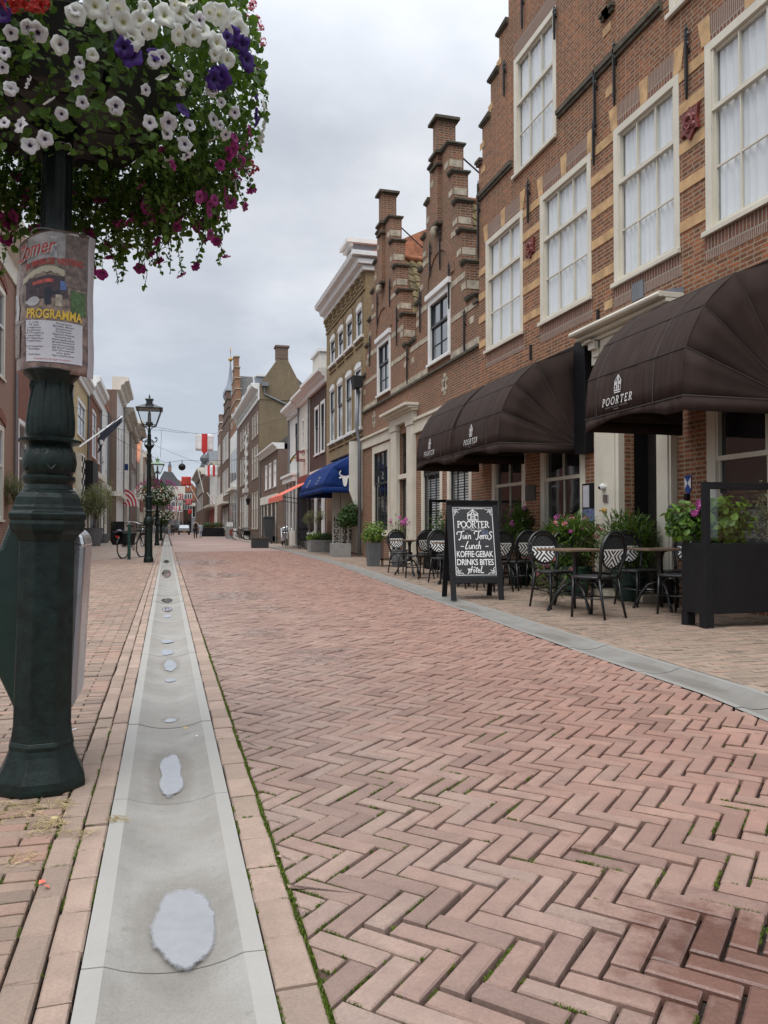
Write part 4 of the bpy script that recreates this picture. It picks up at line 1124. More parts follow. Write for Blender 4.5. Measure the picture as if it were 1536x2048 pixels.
# ---------------------------------------------------------------- house-building helpers (a front is a plane X = const)
def wall_front(mb, X, s, y0, y1, z0, z1, holes, depth=.16, sides=None, caps=True):
    """brick front with real openings; s = +1 when the house lies towards +X"""
    ys = sorted({y0, y1} | {h[0] for h in holes} | {h[1] for h in holes}); zs = sorted({z0, z1} | {h[2] for h in holes} | {h[3] for h in holes})
    ys = [y for y in ys if y0 <= y <= y1]; zs = [z for z in zs if z0 <= z <= z1]
    def q(a, b, c, d): mb.face([a, b, c, d] if s > 0 else [d, c, b, a])
    for a, b in zip(ys, ys[1:]):
        for c, d in zip(zs, zs[1:]):
            m, k = (a + b) / 2, (c + d) / 2
            if any(h[0] < m < h[1] and h[2] < k < h[3] for h in holes): continue
            q((X, b, c), (X, a, c), (X, a, d), (X, b, d))
    for h in holes:
        a, b, c, d = h; Xi = X + s * depth
        if c > z0 + 1e-4: q((X, a, c), (X, b, c), (Xi, b, c), (Xi, a, c))
        if d < z1 - 1e-4: q((X, b, d), (X, a, d), (Xi, a, d), (Xi, b, d))
        q((X, a, d), (X, a, c), (Xi, a, c), (Xi, a, d)); q((X, b, c), (X, b, d), (Xi, b, d), (Xi, b, c))
    if sides:
        Xi = X + s * sides
        q((X, y0, z0), (Xi, y0, z0), (Xi, y0, z1), (X, y0, z1)); q((Xi, y1, z0), (X, y1, z0), (X, y1, z1), (Xi, y1, z1))
        if caps: q((X, y0, z1), (Xi, y0, z1), (Xi, y1, z1), (X, y1, z1)); q((Xi, y0, z0), (Xi, y1, z0), (Xi, y1, z1), (Xi, y0, z1))
def window(par, X, s, y0, y1, z0, z1, fw=.11, fm='cream', cols=3, bars=(), rail=None, pane='glass', sash='cream', curtain=False, proud=.012, deep=.10, sill=True, mw=.022, top=None, cords=False, sw=.05, name='window', split=None, blind=None):
    """painted frame (part) with sash bars, pane, sill and curtain (sub-parts)"""
    if y0 > y1: y0, y1 = y1, y0
    f = MB(); xo, xi = X - s * proud, X + s * deep
    ft = top if top else fw
    f.box(xo, xi, y0, y0 + fw, z0, z1); f.box(xo, xi, y1 - fw, y1, z0, z1)
    f.box(xo, xi, y0 + fw, y1 - fw, z1 - ft, z1); f.box(xo, xi, y0 + fw, y1 - fw, z0, z0 + fw * .75)
    fo = f.build(name, M[fm], par, bevel=.004)
    a, b, c, d = y0 + fw, y1 - fw, z0 + fw * .75, z1 - ft
    if sill:
        m = MB(); m.box(X - s * (proud + .05), X - s * (proud + .0005), y0 - .03, y1 + .03, z0 - .012, z0 + .055); m.build('sill', M[fm], fo, bevel=.005)
    sb = MB(); xs0, xs1 = X + s * .035, X + s * .075; rz = c + (d - c) * rail if rail else None
    xu0, xu1 = xs0 - s * .03, xs1 - s * .03
    sb.box(xs0, xs1, a, a + sw * .7, c, d); sb.box(xs0, xs1, b - sw * .7, b, c, d); sb.box(xs0, xs1, a + sw * .7, b - sw * .7, c, c + sw); sb.box(xs0, xs1, a + sw * .7, b - sw * .7, d - sw * .7, d)
    if rz:
        sb.box(xu0, xs1 - s * .002, a + sw * .7, b - sw * .7, rz - .03, rz + .03)
        sb.box(xu0, xs0 - s * .002, a, a + sw * .7, rz - .03, d); sb.box(xu0, xs0 - s * .002, b - sw * .7, b, rz - .03, d)
    for k in range(1, cols):
        y = lerp(a, b, k / cols)
        if rz: sb.box(xs0 + s * .004, xs1 - s * .006, y - mw / 2, y + mw / 2, c + sw, rz - .03); sb.box(xs0 - s * .012, xs1 - s * .016, y - mw / 2, y + mw / 2, rz + .03, d - sw * .7)
        else: sb.box(xs0 + s * .004, xs1 - s * .006, y - mw / 2, y + mw / 2, c + sw, d - sw * .7)
    for t in bars:
        z = c + (d - c) * t; sb.box(xs0 + s * .007, xs1 - s * .009, a + sw * .7, b - sw * .7, z - mw / 2, z + mw / 2)
    sb.build('sash', M[sash], fo)
    g = MB(); xg = X + s * .062; q = [(xg, b, c), (xg, a, c), (xg, a, d), (xg, b, d)]; g.face(q if s > 0 else q[::-1]); g.build('pane', M[pane], fo)
    if curtain:
        cu = MB(); n = 54; rows = []
        for z, k in ((c - .02, 1.0), (lerp(c, d, .5), .8), (d + .14, .55)):
            rows.append([(X + s * (.105 + .03 * k * math.sin(t * 1.35 + .8 * math.sin(t * .37 + y0))), lerp(a - .05, b + .05, t / n), z) for t in range(n + 1)])
        cu.grid(rows); cu.build('curtain', M['curtain'], fo, smooth=True)
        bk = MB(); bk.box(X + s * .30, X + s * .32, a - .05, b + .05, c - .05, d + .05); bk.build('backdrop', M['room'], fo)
    if blind:
        cu = MB(); zt = lerp(c, d, blind); nb = int((zt - c) / .065)
        for k in range(nb): cu.box(X + s * .13, X + s * .14, a, b, c + k * .065, c + k * .065 + .038)
        cu.build('blind', M['curtain'], fo)
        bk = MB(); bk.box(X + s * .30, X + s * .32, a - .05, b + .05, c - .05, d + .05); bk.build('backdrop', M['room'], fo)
    return fo
def anchor(par, X, s, y, zt, zb, name='wall_anchor'):
    mb = MB(); xo = X - s * .045
    mb.box(X - s * .03, xo - s * .025, y - .016, y + .016, zb, zt - .10)
    mb.prism([(y - .016, zb + .0), (y + .016, zb + .0), (y, zb - .14)], 'x', X - s * .03, xo - s * .02)
    h = (zt - zb)
    for t, w in ((.10, .05), (.20, .075), (.27, .05), (.34, .065)): mb.ball((xo, y, zt - h * t), w * .75, 8, (.45, 1.0, 1.0))
    mb.tube([(xo, y, zt - .12), (xo, y, zt)], [.022, .004], 5)
    mb.box(X, xo, y - .02, y + .02, zb + h * .55, zb + h * .6)
    return mb.build(name, M['iron'], par)
def tile_roof(p0, u, v, nu, nv, rise=.03, tw=.25):
    """pantiles: u along the eaves, v up the slope"""
    mb = MB(); p0, u, v = Vector(p0), Vector(u), Vector(v); nrm = u.cross(v).normalized()
    if nrm.z < 0: nrm = -nrm
    for j in range(nv):
        rows = []
        for w, off in ((0.0, .045), (1.12, .012)):
            r = []
            for i in range(nu * 6 + 1):
                t = i / 6; ph = 2 * math.pi * t
                r.append(tuple(p0 + u * (t / nu) + v * ((j + w) / nv) + nrm * (off + rise * math.sin(ph) + rise * .35 * math.sin(2 * ph + .8))))
            rows.append(r)
        rows.insert(0, [tuple(Vector(p) - nrm * .03) for p in rows[0]])
        mb.grid(rows, tint=rng.random())
    return mb
def steps_gable(mb, led, X, s, yc, halves, thick, stop=None):
    """crow-stepped gable above the eaves: halves = [(half_width, z_bottom, z_top)...]"""
    for h, za, zb in halves:
        mb.box(X, X + s * thick, yc - h, yc + h, za, zb)
    for k, (h, za, zb) in enumerate(halves):
        hn = halves[k + 1][0] if k + 1 < len(halves) else 0
        for sg in (-1, 1):
            a, b = yc + sg * (hn - .0), yc + sg * (h + .07)
            if hn == 0: 
                if sg < 0: continue
                a, b = yc - h - .07, yc + h + .07
            y0_, y1_ = min(a, b), max(a, b)
            led.box(X - s * .06, X + s * (thick + .05), y0_, y1_, zb, zb + .04)
            led.box(X - s * .03, X + s * (thick + .02), y0_ + .03 * (sg < 0 or hn == 0), y1_ - .03 * (sg > 0 or hn == 0), zb - .035, zb - .0005)
            led.prism([(y0_, zb + .04), (y1_, zb + .04), (lerp(y0_, y1_, .5), zb + .08)] if hn == 0 else ([(y0_, zb + .04), (y1_, zb + .04), (y0_, zb + .09)] if sg > 0 else [(y1_, zb + .04), (y0_, zb + .04), (y1_, zb + .09)]), 'x', X - s * .07, X + s * (thick + .05))

# ---------------------------------------------------------------- the hotel: twin crow-stepped gables
XH = 6.56
hotel = thing('hotel', 'old brown brick hotel with crow-stepped gable, sandstone bands and tall white curtained windows', 'hotel', (XH, 10.45, 0))
HY0, HY1, HZ = 5.1, 15.78, 8.98
w1 = [(15.40, 13.60, 4.72, 7.13), (12.88, 11.10, 4.68, 7.06), (10.44, 8.86, 4.66, 7.08), (8.34, 6.72, 4.68, 7.12)]
win_up = (13.97, 12.25, 7.86, 10.22)
gr = [(15.10, 13.52, .55, 2.75), (12.90, 11.33, .55, 2.75), (8.36, 6.4, .55, 2.75)]
door = (10.20, 9.29, .02, 2.95)
holes = [(b, a, c, d) for a, b, c, d in w1] + [(b, a, c, d) for a, b, c, d in gr] + [(door[1], door[0], door[2], door[3])]
hw = MB()
up_h = (win_up[1], win_up[0], win_up[2], win_up[3])
g2w = (7.20, 9.05, 7.92, 10.25)
def gable_wall(mb, X, s, halves, yc, hole, thick):
    for h, za, zb in halves:
        holes_ = []
        a, b, c, d = hole
        if c < zb and d > za: holes_ = [(a, b, max(c, za), min(d, zb))]
        wall_front(mb, X, s, yc - h, yc + h, za, zb, holes_, .16, thick, False)
hw_holes_low = holes + [(up_h[0], up_h[1], up_h[2], HZ), (g2w[0], g2w[1], g2w[2], HZ)]
wall_front(hw, XH, 1, HY0, HY1, 0, HZ, hw_holes_low, .16, .45, False)
YC1, YC2 = 13.11, 8.0
H1 = [(2.47, HZ, 9.72), (2.01, 9.72, 10.45), (1.57, 10.45, 11.17), (1.11, 11.17, 11.9), (.66, 11.9, 12.6), (.38, 12.6, 13.9)]
led = MB()
for yc, hole in ((YC1, up_h), (YC2, g2w)):
    gable_wall(hw, XH, 1, H1, yc, hole, .45)
    tmp = MB(); steps_gable(tmp, led, XH, 1, yc, H1, .45)
    for sg in (-1, 1):
        a, b = sorted((yc + sg * 2.47, yc + sg * 2.74)); led.box(XH - .08, XH + .5, a, b, HZ, HZ + .06); led.box(XH - .05, XH + .47, a + .02, b - .02, HZ - .06, HZ - .001)
hw_o = hw.build('wall', M['hotel'], hotel)
# string course that stops at the upper windows
for a, b in ((HY1, 14.05), (12.17, 9.2), (7.1, HY0)):
    led.box(XH - .07, XH, b, a, 8.20, 8.28); led.box(XH - .04, XH, b, a, 8.14, 8.199)
led.each('ledge', M['darkstone'], hotel)
# diagonal brick tumbling and soldier courses above the windows
M['soldier'] = brick('soldier_brick', (.30, .13, .08), (.22, .095, .062), (.36, .32, .27), (.12, .07, .05), bw=.062, rh=.30, ms=.010, old=.3)
lint = MB(); st_ = MB()
for a, b, c, d in w1 + [win_up]:
    lint.box(XH - .004, XH, b - .02, a + .02, d + .005, d + .33)
    if (a, b, c, d) != win_up:
        for t in (0.02, .5, .98):
            y = lerp(b, a, t); k = .1 * (t - .5)
            st_.prism([(y - .085, d + .006), (y + .085, d + .006), (y + .11 + k, d + .36), (y - .11 + k, d + .36)], 'x', XH - .009, XH - .0045)
for a, b, c, d in w1 + gr: lint.box(XH - .004, XH, b - .02, a + .02, c - .31 if c > 1 else c - .2, c - .015)
lint.each('soldier_course', M['soldier'], hotel)
gaps = [(15.78, 15.40), (13.60, 12.88), (11.10, 10.44), (8.86, 8.34), (6.72, 5.9)]
rs = random.Random(4)
for a, b in gaps:
    for z in (4.98, 5.52, 6.02, 6.55, 7.0):
        if rs.random() < .08: continue
        e = .0 if (a - b) > .55 else -.0
        st_.box(XH - .012, XH - .0005, b + .005 + e, a - .005 - e, z - .075, z + .075)
for y, z in ((15.6, 9.3), (15.55, 8.75), (15.14, 9.9), (14.7, 10.6), (10.62, 8.75), (10.55, 7.75), (10.62, 3.95 + .5)): st_.box(XH - .010, XH - .0005, y - .13, y + .1, z - .07, z + .07)
st_.each('sandstone_block', M['sandstone'], hotel, bevel=.004)
for a, b, c, d in w1: window(hotel, XH, 1, b, a, c, d, fw=.115, cols=3, bars=(.333,), rail=.666, pane='clear', curtain=True)
window(hotel, XH, 1, win_up[1], win_up[0], win_up[2], win_up[3], fw=.115, cols=3, bars=(.333,), rail=.62, pane='clear', curtain=True)
window(hotel, XH, 1, g2w[0], g2w[1], g2w[2], g2w[3], fw=.115, cols=3, bars=(.333,), rail=.62, pane='clear', curtain=True)
for px, pt, pb in ((1378, 45, 180), (1233, 78, 195), (1194, 130, 240), (1192, 235, 315), (1060, 355, 432), (1012, 118, 180), (1113, 12, 65), (1048, -20, 45), (960, 360, 505)):
    y, zt = FX(px, pt, XH); _, zb = FX(px, pb, XH); anchor(hotel, XH, 1, y, zt, zb)
for px, pt, pb in ((1063, 690, 720), (1198, 620, 640)):
    y, zt = FX(px, pt, XH); _, zb = FX(px, pb, XH); mb = MB(); mb.box(XH - .04, XH, y - .02, y + .02, zb, zt); mb.build('wall_anchor', M['iron'], hotel)
# painted terracotta shields
for (y, z, w, h) in ((8.60, 6.27, .34, .46), (13.24, 6.24, .34, .40)):
    mb = MB(); mb.prism([(y - w / 2, z - h * .3), (y - w * .3, z - h * .25), (y, z - h / 2), (y + w * .3, z - h * .25), (y + w / 2, z - h * .3), (y + w * .42, z), (y + w / 2, z + h * .4), (y + w * .2, z + h * .33), (y, z + h * .45), (y - w * .2, z + h * .33), (y - w / 2, z + h * .4), (y - w * .42, z)], 'x', XH - .045, XH)
    for k in range(5): mb.ball((XH - .045, y + w * .24 * math.cos(k * 1.26), z + h * .2 * math.sin(k * 1.26)), .05, 8, (.5, 1, 1))
    mb.tube([(XH - .06, y + .07 * math.cos(t), z + .08 * math.sin(t)) for t in [q * .5 for q in range(13)]], .012, 5)
    mb.build('relief_shield', mat('oxblood_relief', (.16, .028, .022), .5, var=.5, scale=20), hotel)
v = MB(); y, z = FX(1277, 583, XH); v.box(XH - .02, XH, y - .14, y + .14, z - .12, z + .14); v.build('vent_grille', M['zinc'], hotel)
# shop windows behind the awnings, set in broad stone-coloured frames
for a, b, c, d in gr: window(hotel, XH, 1, b, a, c, d, fw=.16, cols=2, bars=(), rail=.62, sash='cream', pane='glass', sill=True, deep=.16)
# entrance: pilasters, moulded canopy and dark door
en = MB(); 
for a, b in ((10.89, 10.21), (9.28, 8.96)):
    en.box(XH - .10, XH + .02, b, a, .32, 3.55); en.box(XH - .13, XH + .02, b - .015, a + .015, 3.55, 3.68)
    w = (a - b); en.box(XH - .125, XH - .1005, b + w * .12, a - w * .40, .36, 3.5)
en.box(XH - .13, XH + .02, 8.95, 10.9, 3.685, 3.9)
en_o = en.build('door_surround', M['cream'], hotel, bevel=.006)
pl = MB(); pl.box(XH - .14, XH + .02, 10.2, 10.91, 0, .318); pl.box(XH - .14, XH + .02, 8.94, 9.29, 0, .318); pl.each('plinth', M['blackmatt'], en_o)
ca_ = MB()
for o, za, zb in ((.18, 3.905, 3.96), (.28, 3.965, 4.02), (.36, 4.025, 4.10)): ca_.box(XH - o, XH, 8.78, 11.12, za, zb)
ca_.tube([(XH - .37, 11.13, 4.06), (XH - .37, 8.77, 4.06)], .045, 8)
for y in (10.75, 9.1):
    for k in range(4): ca_.box(XH - .3 + k * .07, XH - .0, y - .09, y + .09, 3.88 - k * .11, 3.905 - .0)
ca_.build('door_canopy', M['cream'], en_o, bevel=.008)
lead = MB(); lead.prism([(XH, 4.19), (XH - .33, 4.108), (XH, 4.105)], 'y', 8.8, 11.1); lead.build('canopy_flashing', M['lead'], en_o)
dr = MB(); dr.box(XH + .42, XH + .48, 9.24, 10.26, .02, 2.95); dr.box(XH + .36, XH + .44, 9.72, 9.78, .02, 2.9); 
for y in (9.32, 9.85): dr.box(XH + .40, XH + .45, y, y + .36, .2, .9); dr.box(XH + .40, XH + .45, y, y + .36, 1.05, 2.7)
dr.build('door', M['darkwood'], hotel, bevel=.006)
rv = MB(); rv.box(XH + .16, XH + .5, 10.205, 10.26, 0, 3.0); rv.box(XH + .16, XH + .5, 9.24, 9.285, 0, 3.0); rv.box(XH + .16, XH + .5, 9.2, 10.3, 2.955, 3.05); rv.build('door_reveal', M['blackmatt'], hotel)
stp = MB(); stp.box(XH - .45, XH + .42, 9.1, 10.4, 0, .10); structure_like = stp.build('door_step', M['greystone'], hotel, bevel=.012)
# small fittings on the front
def fx_box(name, px0, px1, py0, py1, X, d, m, par, **k):
    a, z1 = FX(px0, py0, X); b, z0 = FX(px1, py1, X); mb = MB(); mb.box(X - d, X, min(a, b), max(a, b), min(z0, z1), max(z0, z1)); return mb.build(name, m, par, **k)
y, z = FX(1212, 974, XH - .10); mb = MB(); mb.ball((XH - .16, y, z), .055, 12); mb.lathe([(.05, -.0), (.05, .04)], (XH - .12, y, z - .02), 10)
cm = tag(mb.build('security_camera', M['whiteplastic'], None, smooth=True), 'white dome security camera on the pale pilaster left of the hotel door', 'camera')
mb = MB(); mb.ball((XH - .205, y + .01, z - .01), .026, 8); mb.build('lens', M['blackmatt'], cm)
tag(fx_box('bell_plate', 1208, 1217, 990, 1004, XH - .126, .02, M['chrome'], None), 'small steel doorbell plate under the white camera', 'doorbell')
y, z = FX(1211, 1021, XH - .126); mb = MB(); mb.ball((XH - .15, y, z), .05, 10, (.5, 1, 1)); mb.tube([(XH - .16, y, z), (XH - .23, y, z)], .014, 8)
tag(mb.build('bell_pull', M['gold'], None, smooth=True), 'round brass bell pull below the doorbell plate', 'bell pull')
y, z = FX(1342, 1020, XH - .126); mb = MB(); mb.tube([(XH - .14, y + .028 * math.cos(t), z + .06 * math.sin(t)) for t in [k * .45 for k in range(15)]], .012, 6); mb.box(XH - .15, XH - .126, y - .012, y + .012, z - .03, z + .04)
tag(mb.build('door_light', M['zinc'], None), 'small oval metal light on the pilaster right of the hotel door', 'wall light')
def shield_plaque():
    y, z = FX(1377, 970, XH); w, h = .13, .25
    root = thing('monument_shield', 'small blue and white shield sign screwed to the brick pier', 'sign', (XH, y, z))
    mb = MB(); mb.prism([(y - w / 2, z + h / 2), (y + w / 2, z + h / 2), (y + w / 2, z - h * .25), (y, z - h / 2), (y - w / 2, z - h * .25)], 'x', XH - .012, XH); mb.build('blue_field', mat('enamel_blue', (.02, .06, .25), .3), root)
    mb = MB(); x = XH - .0135
    for sg in (-1, 1): mb.face([(x, y + sg * w / 2, z + h * .42), (x, y, z + h * .1), (x, y + sg * w / 2, z - h * .22)])
    mb.build('white_quarters', M['whiteplastic'], root)
shield_plaque()
tag(fx_box('lock_box', 1374, 1380, 988, 1000, XH, .05, M['blackmatt'], None), 'small black box on the brick pier below the shield sign', 'box')
tag(fx_box('name_plaque', 1052, 1072, 972, 1000, XH, .02, mat('pewter', (.085, .085, .08), .45, .5), None), 'dull grey plaque on the brick pier between two hotel windows', 'plaque')
def menu_case():
    y0, z1 = FX(1171, 968, XH); y1, z0 = FX(1200, 1046, XH)
    root = thing('menu_case', 'glazed menu display case on the brick left of the hotel door', 'menu case', (XH, (y0 + y1) / 2, z0))
    mb = MB(); mb.box(XH - .06, XH, y1, y0, z0, z1); mb.build('case', M['blackmatt'], root)
    mb = MB(); mb.box(XH - .066, XH - .061, lerp(y0, y1, .08), lerp(y0, y1, .5), lerp(z0, z1, .4), lerp(z0, z1, .95)); mb.build('menu_sheet', mat('menu_paper', (.5, .5, .54), .6), root)
    mb = MB(); mb.box(XH - .066, XH - .061, lerp(y0, y1, .08), lerp(y0, y1, .9), lerp(z0, z1, .05), lerp(z0, z1, .36)); mb.build('picture', mat('menu_picture', (.12, .15, .26), .4, var=.8, scale=14), root)
menu_case()

# ---------------------------------------------------------------- brown awnings lettered POORTER
PROF = [(XH - .06, 3.95), (5.74, 3.68), (5.35, 3.31), (5.12, 2.86), (5.08, 2.36)]
PIV = (XH - .06, 2.36)
def awning(name, label, grp, y0, y1, X, prof, piv, m, seams=(), val=.16, box=True, wave=.05, hem='awning_hem', arch=.10):
    """fan awning: ribbed hood over hoops that swing from two pivots on the wall"""
    root = thing(name, label, 'awning', (X, (y0 + y1) / 2, piv[1]), grp)
    mb = MB(); n = 40
    # smooth the hood a little between hoops
    P = []
    for k in range(len(prof) - 1):
        for t in (0, .33, .66):
            a, b = prof[k], prof[k + 1]; bul = .018 * math.sin(t * math.pi)
            P.append((lerp(a[0], b[0], t) - bul * .8, lerp(a[1], b[1], t) + bul * .35))
    P.append(prof[-1])
    rows = [[(p[0] + (.006 * math.sin(9 * j / n * math.pi) + .004 * math.sin(23 * j / n + i)) * (.25 if i % 3 == 0 else 1), lerp(y0, y1, j / n), p[1] - (.014 * math.sin(math.pi * j / n) if i % 3 else 0)) for j in range(n + 1)] for i, p in enumerate(P)]
    mb.grid(rows)
    for yy, sg in ((y0, 1), (y1, -1)):
        for k in range(len(prof) - 1):
            seg = P[3 * k:3 * k + 4]
            mb.grid([[(lerp(piv[0], p[0], t), yy + sg * .022 * math.sin(math.pi * i / 3) * math.sin(math.pi * t * .9), lerp(piv[1], p[1], t)) for t in (0, .2, .4, .6, .8, 1)] for i, p in enumerate(seg)])
    mb.build('hood', m, root, smooth=True, angle=28, solid=.004)
    # valance hanging below the front hoop and both ends, front one cut in a shallow arch
    v = MB(); xh, zh = prof[-1]
    N_ = 28
    top = [(xh + .003 * math.sin(k * 2.1), lerp(y0, y1, k / N_), zh) for k in range(N_ + 1)]
    bot = [(xh + .012 * math.sin(k * .9), lerp(y0, y1, k / N_), zh - val + arch * math.sin(math.pi * min(1, max(0, (k / N_ - .16) / .8))) ** .8) for k in range(N_ + 1)]
    v.grid([top, bot])
    for yy in (y0, y1): v.grid([[(lerp(xh, piv[0], t), yy, zh) for t in (0, .3, .6, 1)], [(lerp(xh, piv[0], t), yy + .01 * math.sin(9 * t), zh - val * .95) for t in (0, .3, .6, 1)]])
    v.build('valance', m, root, smooth=True, solid=.003)
    pp_ = MB()
    for i, p in enumerate(prof[1:]):
        pp_.tube([(p[0] - .004, y0, p[1]), (p[0] - .004, y1, p[1])], .0075, 5)
        for yy in (y0, y1): pp_.tube([(p[0], yy, p[1]), (piv[0], yy, piv[1])], .0075, 5)
    for sy in seams:
        pp_.tube([(p[0] - .004, sy, p[1] + .002) for p in P], .0045, 4)
    pp_.build('piping', mat(name + '_piping', (.05, .042, .040) if m == M['awning'] else (.02, .04, .12), .7), root)
    if box:
        b = MB(); b.box(X - .10, X - .001, y0 - .08, y1 + .02, prof[0][1] + .0, prof[0][1] + .055)
        b.build('cassette', M['blackmatt'], root)
    return root
def side_box(par, y, X, z0, z1, d, w, m, name='side_cheek'):
    mb = MB(); mb.box(X - d, X - .001, y - w, y, z0, z1); return mb.build(name, m, par, bevel=.006)
def poorter(root, y0, y1, yc, X0=None):
    """emblem and name painted on the lowest front panel"""
    a, b = PROF[3], PROF[4]
    def fn(x, y):                                 # x along the front (to the right seen from the street), y up the panel
        t = (y) / .503; xx = lerp(b[0], a[0], t); z = lerp(b[1], a[1], t); return (xx - .046, yc - x, z + .010)
    mb = MB(); house_logo(mb, 0, .225, .13, .20, .009, fn); mb.build('emblem', M['chalk'], root)
    mb = MB(); serif_word(mb, 'POORTER', 0, .085, .085, .032, .0095, fn, shear=.12); mb.build('hotel_name', M['chalk'], root)
    mb = MB(); put_text(mb, 'BOUTIQUE  HOTEL', 0, .045, .018, fn, wide=.46); stroke(mb, [(-.05, .022), (.05, .022)], .006, fn); mb.build('strapline', mat('faded_grey', (.16, .145, .135), .8), root)
a3 = awning('fan_awning', 'nearest of the brown fan awnings, over the hotel door, with white lettering', 'brown awnings of the hotel', 6.84, 8.76, XH, PROF, PIV, M['awning'], seams=(7.35, 8.5))
poorter(a3, 6.84, 8.76, 8.0)
a2 = awning('fan_awning', 'middle brown fan awning with black upright box at its near end', 'brown awnings of the hotel', 11.42, 13.44, XH, PROF, PIV, M['awning'], seams=(11.95, 13.15))
poorter(a2, 11.42, 13.44, 12.55)
side_box(a2, 11.40, XH, 2.2, 4.02, .16, .34, M['blackmatt'])
a1 = awning('fan_awning', 'farthest brown fan awning, partly hidden by the middle one', 'brown awnings of the hotel', 13.62, 15.66, XH, PROF, PIV, M['awning'], seams=(14.15, 15.35))
poorter(a1, 13.62, 15.66, 14.75)
# ---------------------------------------------------------------- red-brick house with two crow-stepped gables
X2 = 6.60
gh = thing('gabled_house', 'narrow old brick house front with two crow-stepped gables and white sash windows', 'house', (X2, 21, 0))
G1 = [(2.36, 5.3, 6.2), (1.86, 6.2, 7.12), (1.56, 7.12, 7.96), (1.30, 7.96, 8.76), (1.02, 8.76, 9.58), (.72, 9.58, 10.40), (.175, 10.40, 11.26)]
G0 = [(2.55, 5.3, 6.25), (2.2, 6.25, 7.22), (1.85, 7.22, 8.03), (1.46, 8.03, 8.88), (1.12, 8.88, 9.76), (.76, 9.76, 10.62), (.18, 10.62, 11.6)]
g1w, g0w = (17.66, 19.30, 5.20, 7.05), (22.90, 24.44, 5.22, 7.10)
C1, C0 = 18.48, 23.75
gw_ = [(23.02, 25.10, .75, 3.68), (18.30, 19.90, .75, 3.55), (16.35, 17.9, .75, 3.55)]
dr2 = (20.95, 21.93, 0.02, 3.75)
m = MB(); wall_front(m, X2, 1, 15.79, 26.4, 0, 5.3, [(a, b, c, d) for a, b, c, d in gw_ + [dr2]] + [(g1w[0], g1w[1], 5.2, 5.3), (g0w[0], g0w[1], 5.22, 5.3)], .16, .4)
led = MB(); TH = .38
for c, hs, wn_ in ((C1, G1, g1w), (C0, G0, g0w)):
    gable_wall(m, X2, 1, hs, c, wn_, TH); t = MB(); steps_gable(t, led, X2, 1, c, hs, TH)
    # projecting pilaster that runs up into the pinnacle
    hp = hs[-1]; m.box(X2 - .10, X2 - .0005, c - hp[0], c + hp[0], hs[4][1] - .1, hs[-1][2])
    led.box(X2 - .17, X2 - .0, c - .27, c + .27, hs[4][1] - .16, hs[4][1] - .1); led.box(X2 - .19, X2 + TH + .05, c - .29, c + .29, hs[-1][1] - .02, hs[-1][1] + .05)
    led.box(X2 - .17, X2 + TH, c - .27, c + .27, hs[-1][1] - .32, hs[-1][1] - .27)
    led.box(X2 - .2, X2 + TH + .08, c - .30, c + .30, hs[-1][2] + .0005, hs[-1][2] + .07)
m.box(X2, X2 + TH, 15.79, C1 - 2.36, 5.3, 5.98); m.box(X2, X2 + TH, C1 + 2.36, C0 - 2.55, 5.3, 6.05)
led.box(X2 - .06, X2 + TH, 15.80, 16.15, 5.985, 6.04)
m.build('wall', M['gable'], gh)
led.box(X2 - .07, X2 - .0005, 15.79, 26.4, 4.98, 5.04); led.each('ledge', M['darkstone'], gh)
st2 = MB()
def band(z, segs, h=.09, X=X2, d=.012):
    for a, b in segs: st2.box(X - d, X - .0005, a, b, z - h, z + h)
band(5.13, [(15.80, 17.62), (19.34, 22.86), (24.48, 26.39)], .085, d=.02)
band(6.0, [(16.0, 17.6), (19.36, 20.9), (21.2, 22.86), (24.5, 26.2)], .07)
band(6.85, [(16.7, 17.6), (19.36, 20.3), (21.6, 22.8), (24.5, 25.8)], .07)
band(8.05, [(17.2, 17.6), (19.3, 19.75), (22.3, 22.9), (24.7, 25.2)], .07)
for c, hs in ((C1, G1), (C0, G0)):
    for k, (h, a, b) in enumerate(hs[:-1]):
        for sg in (-1, 1): y = c + sg * (h - .16); st2.box(X2 - .010, X2 - .0005, y - .12, y + .15, lerp(a, b, .34), lerp(a, b, .52))
        y = c - h; st2.box(X2 + .01, X2 + TH * .9, y - .008, y + .1, lerp(a, b, .32), lerp(a, b, .53))
for y, z in ((18.1, 4.55), (24.9, 4.6)):
    for k in range(5):
        for dy in (-.12, .12):
            if k in (0, 4) and dy > 0: continue
            st2.box(X2 - .012, X2 - .0005, y + dy * (k % 2 or .3) - .09, y + dy * (k % 2 or .3) + .09, z + (k - 2) * .11 - .05, z + (k - 2) * .11 + .05)
st2.each('stone_band', M['greystone'], gh, bevel=.004)
for c, hs in ((C1, G1), (C0, G0)):
    mb = MB(); z = hs[4][1] - .30; mb.ball((X2 - .14, c, z), .13, 10, (.8, .85, 1.2)); mb.ball((X2 - .22, c, z - .02), .035, 6); mb.ball((X2 - .12, c - .1, z + .08), .06, 8); mb.ball((X2 - .12, c + .1, z + .08), .06, 8)
    mb.build('carved_head', M['greystone'], gh, smooth=True)
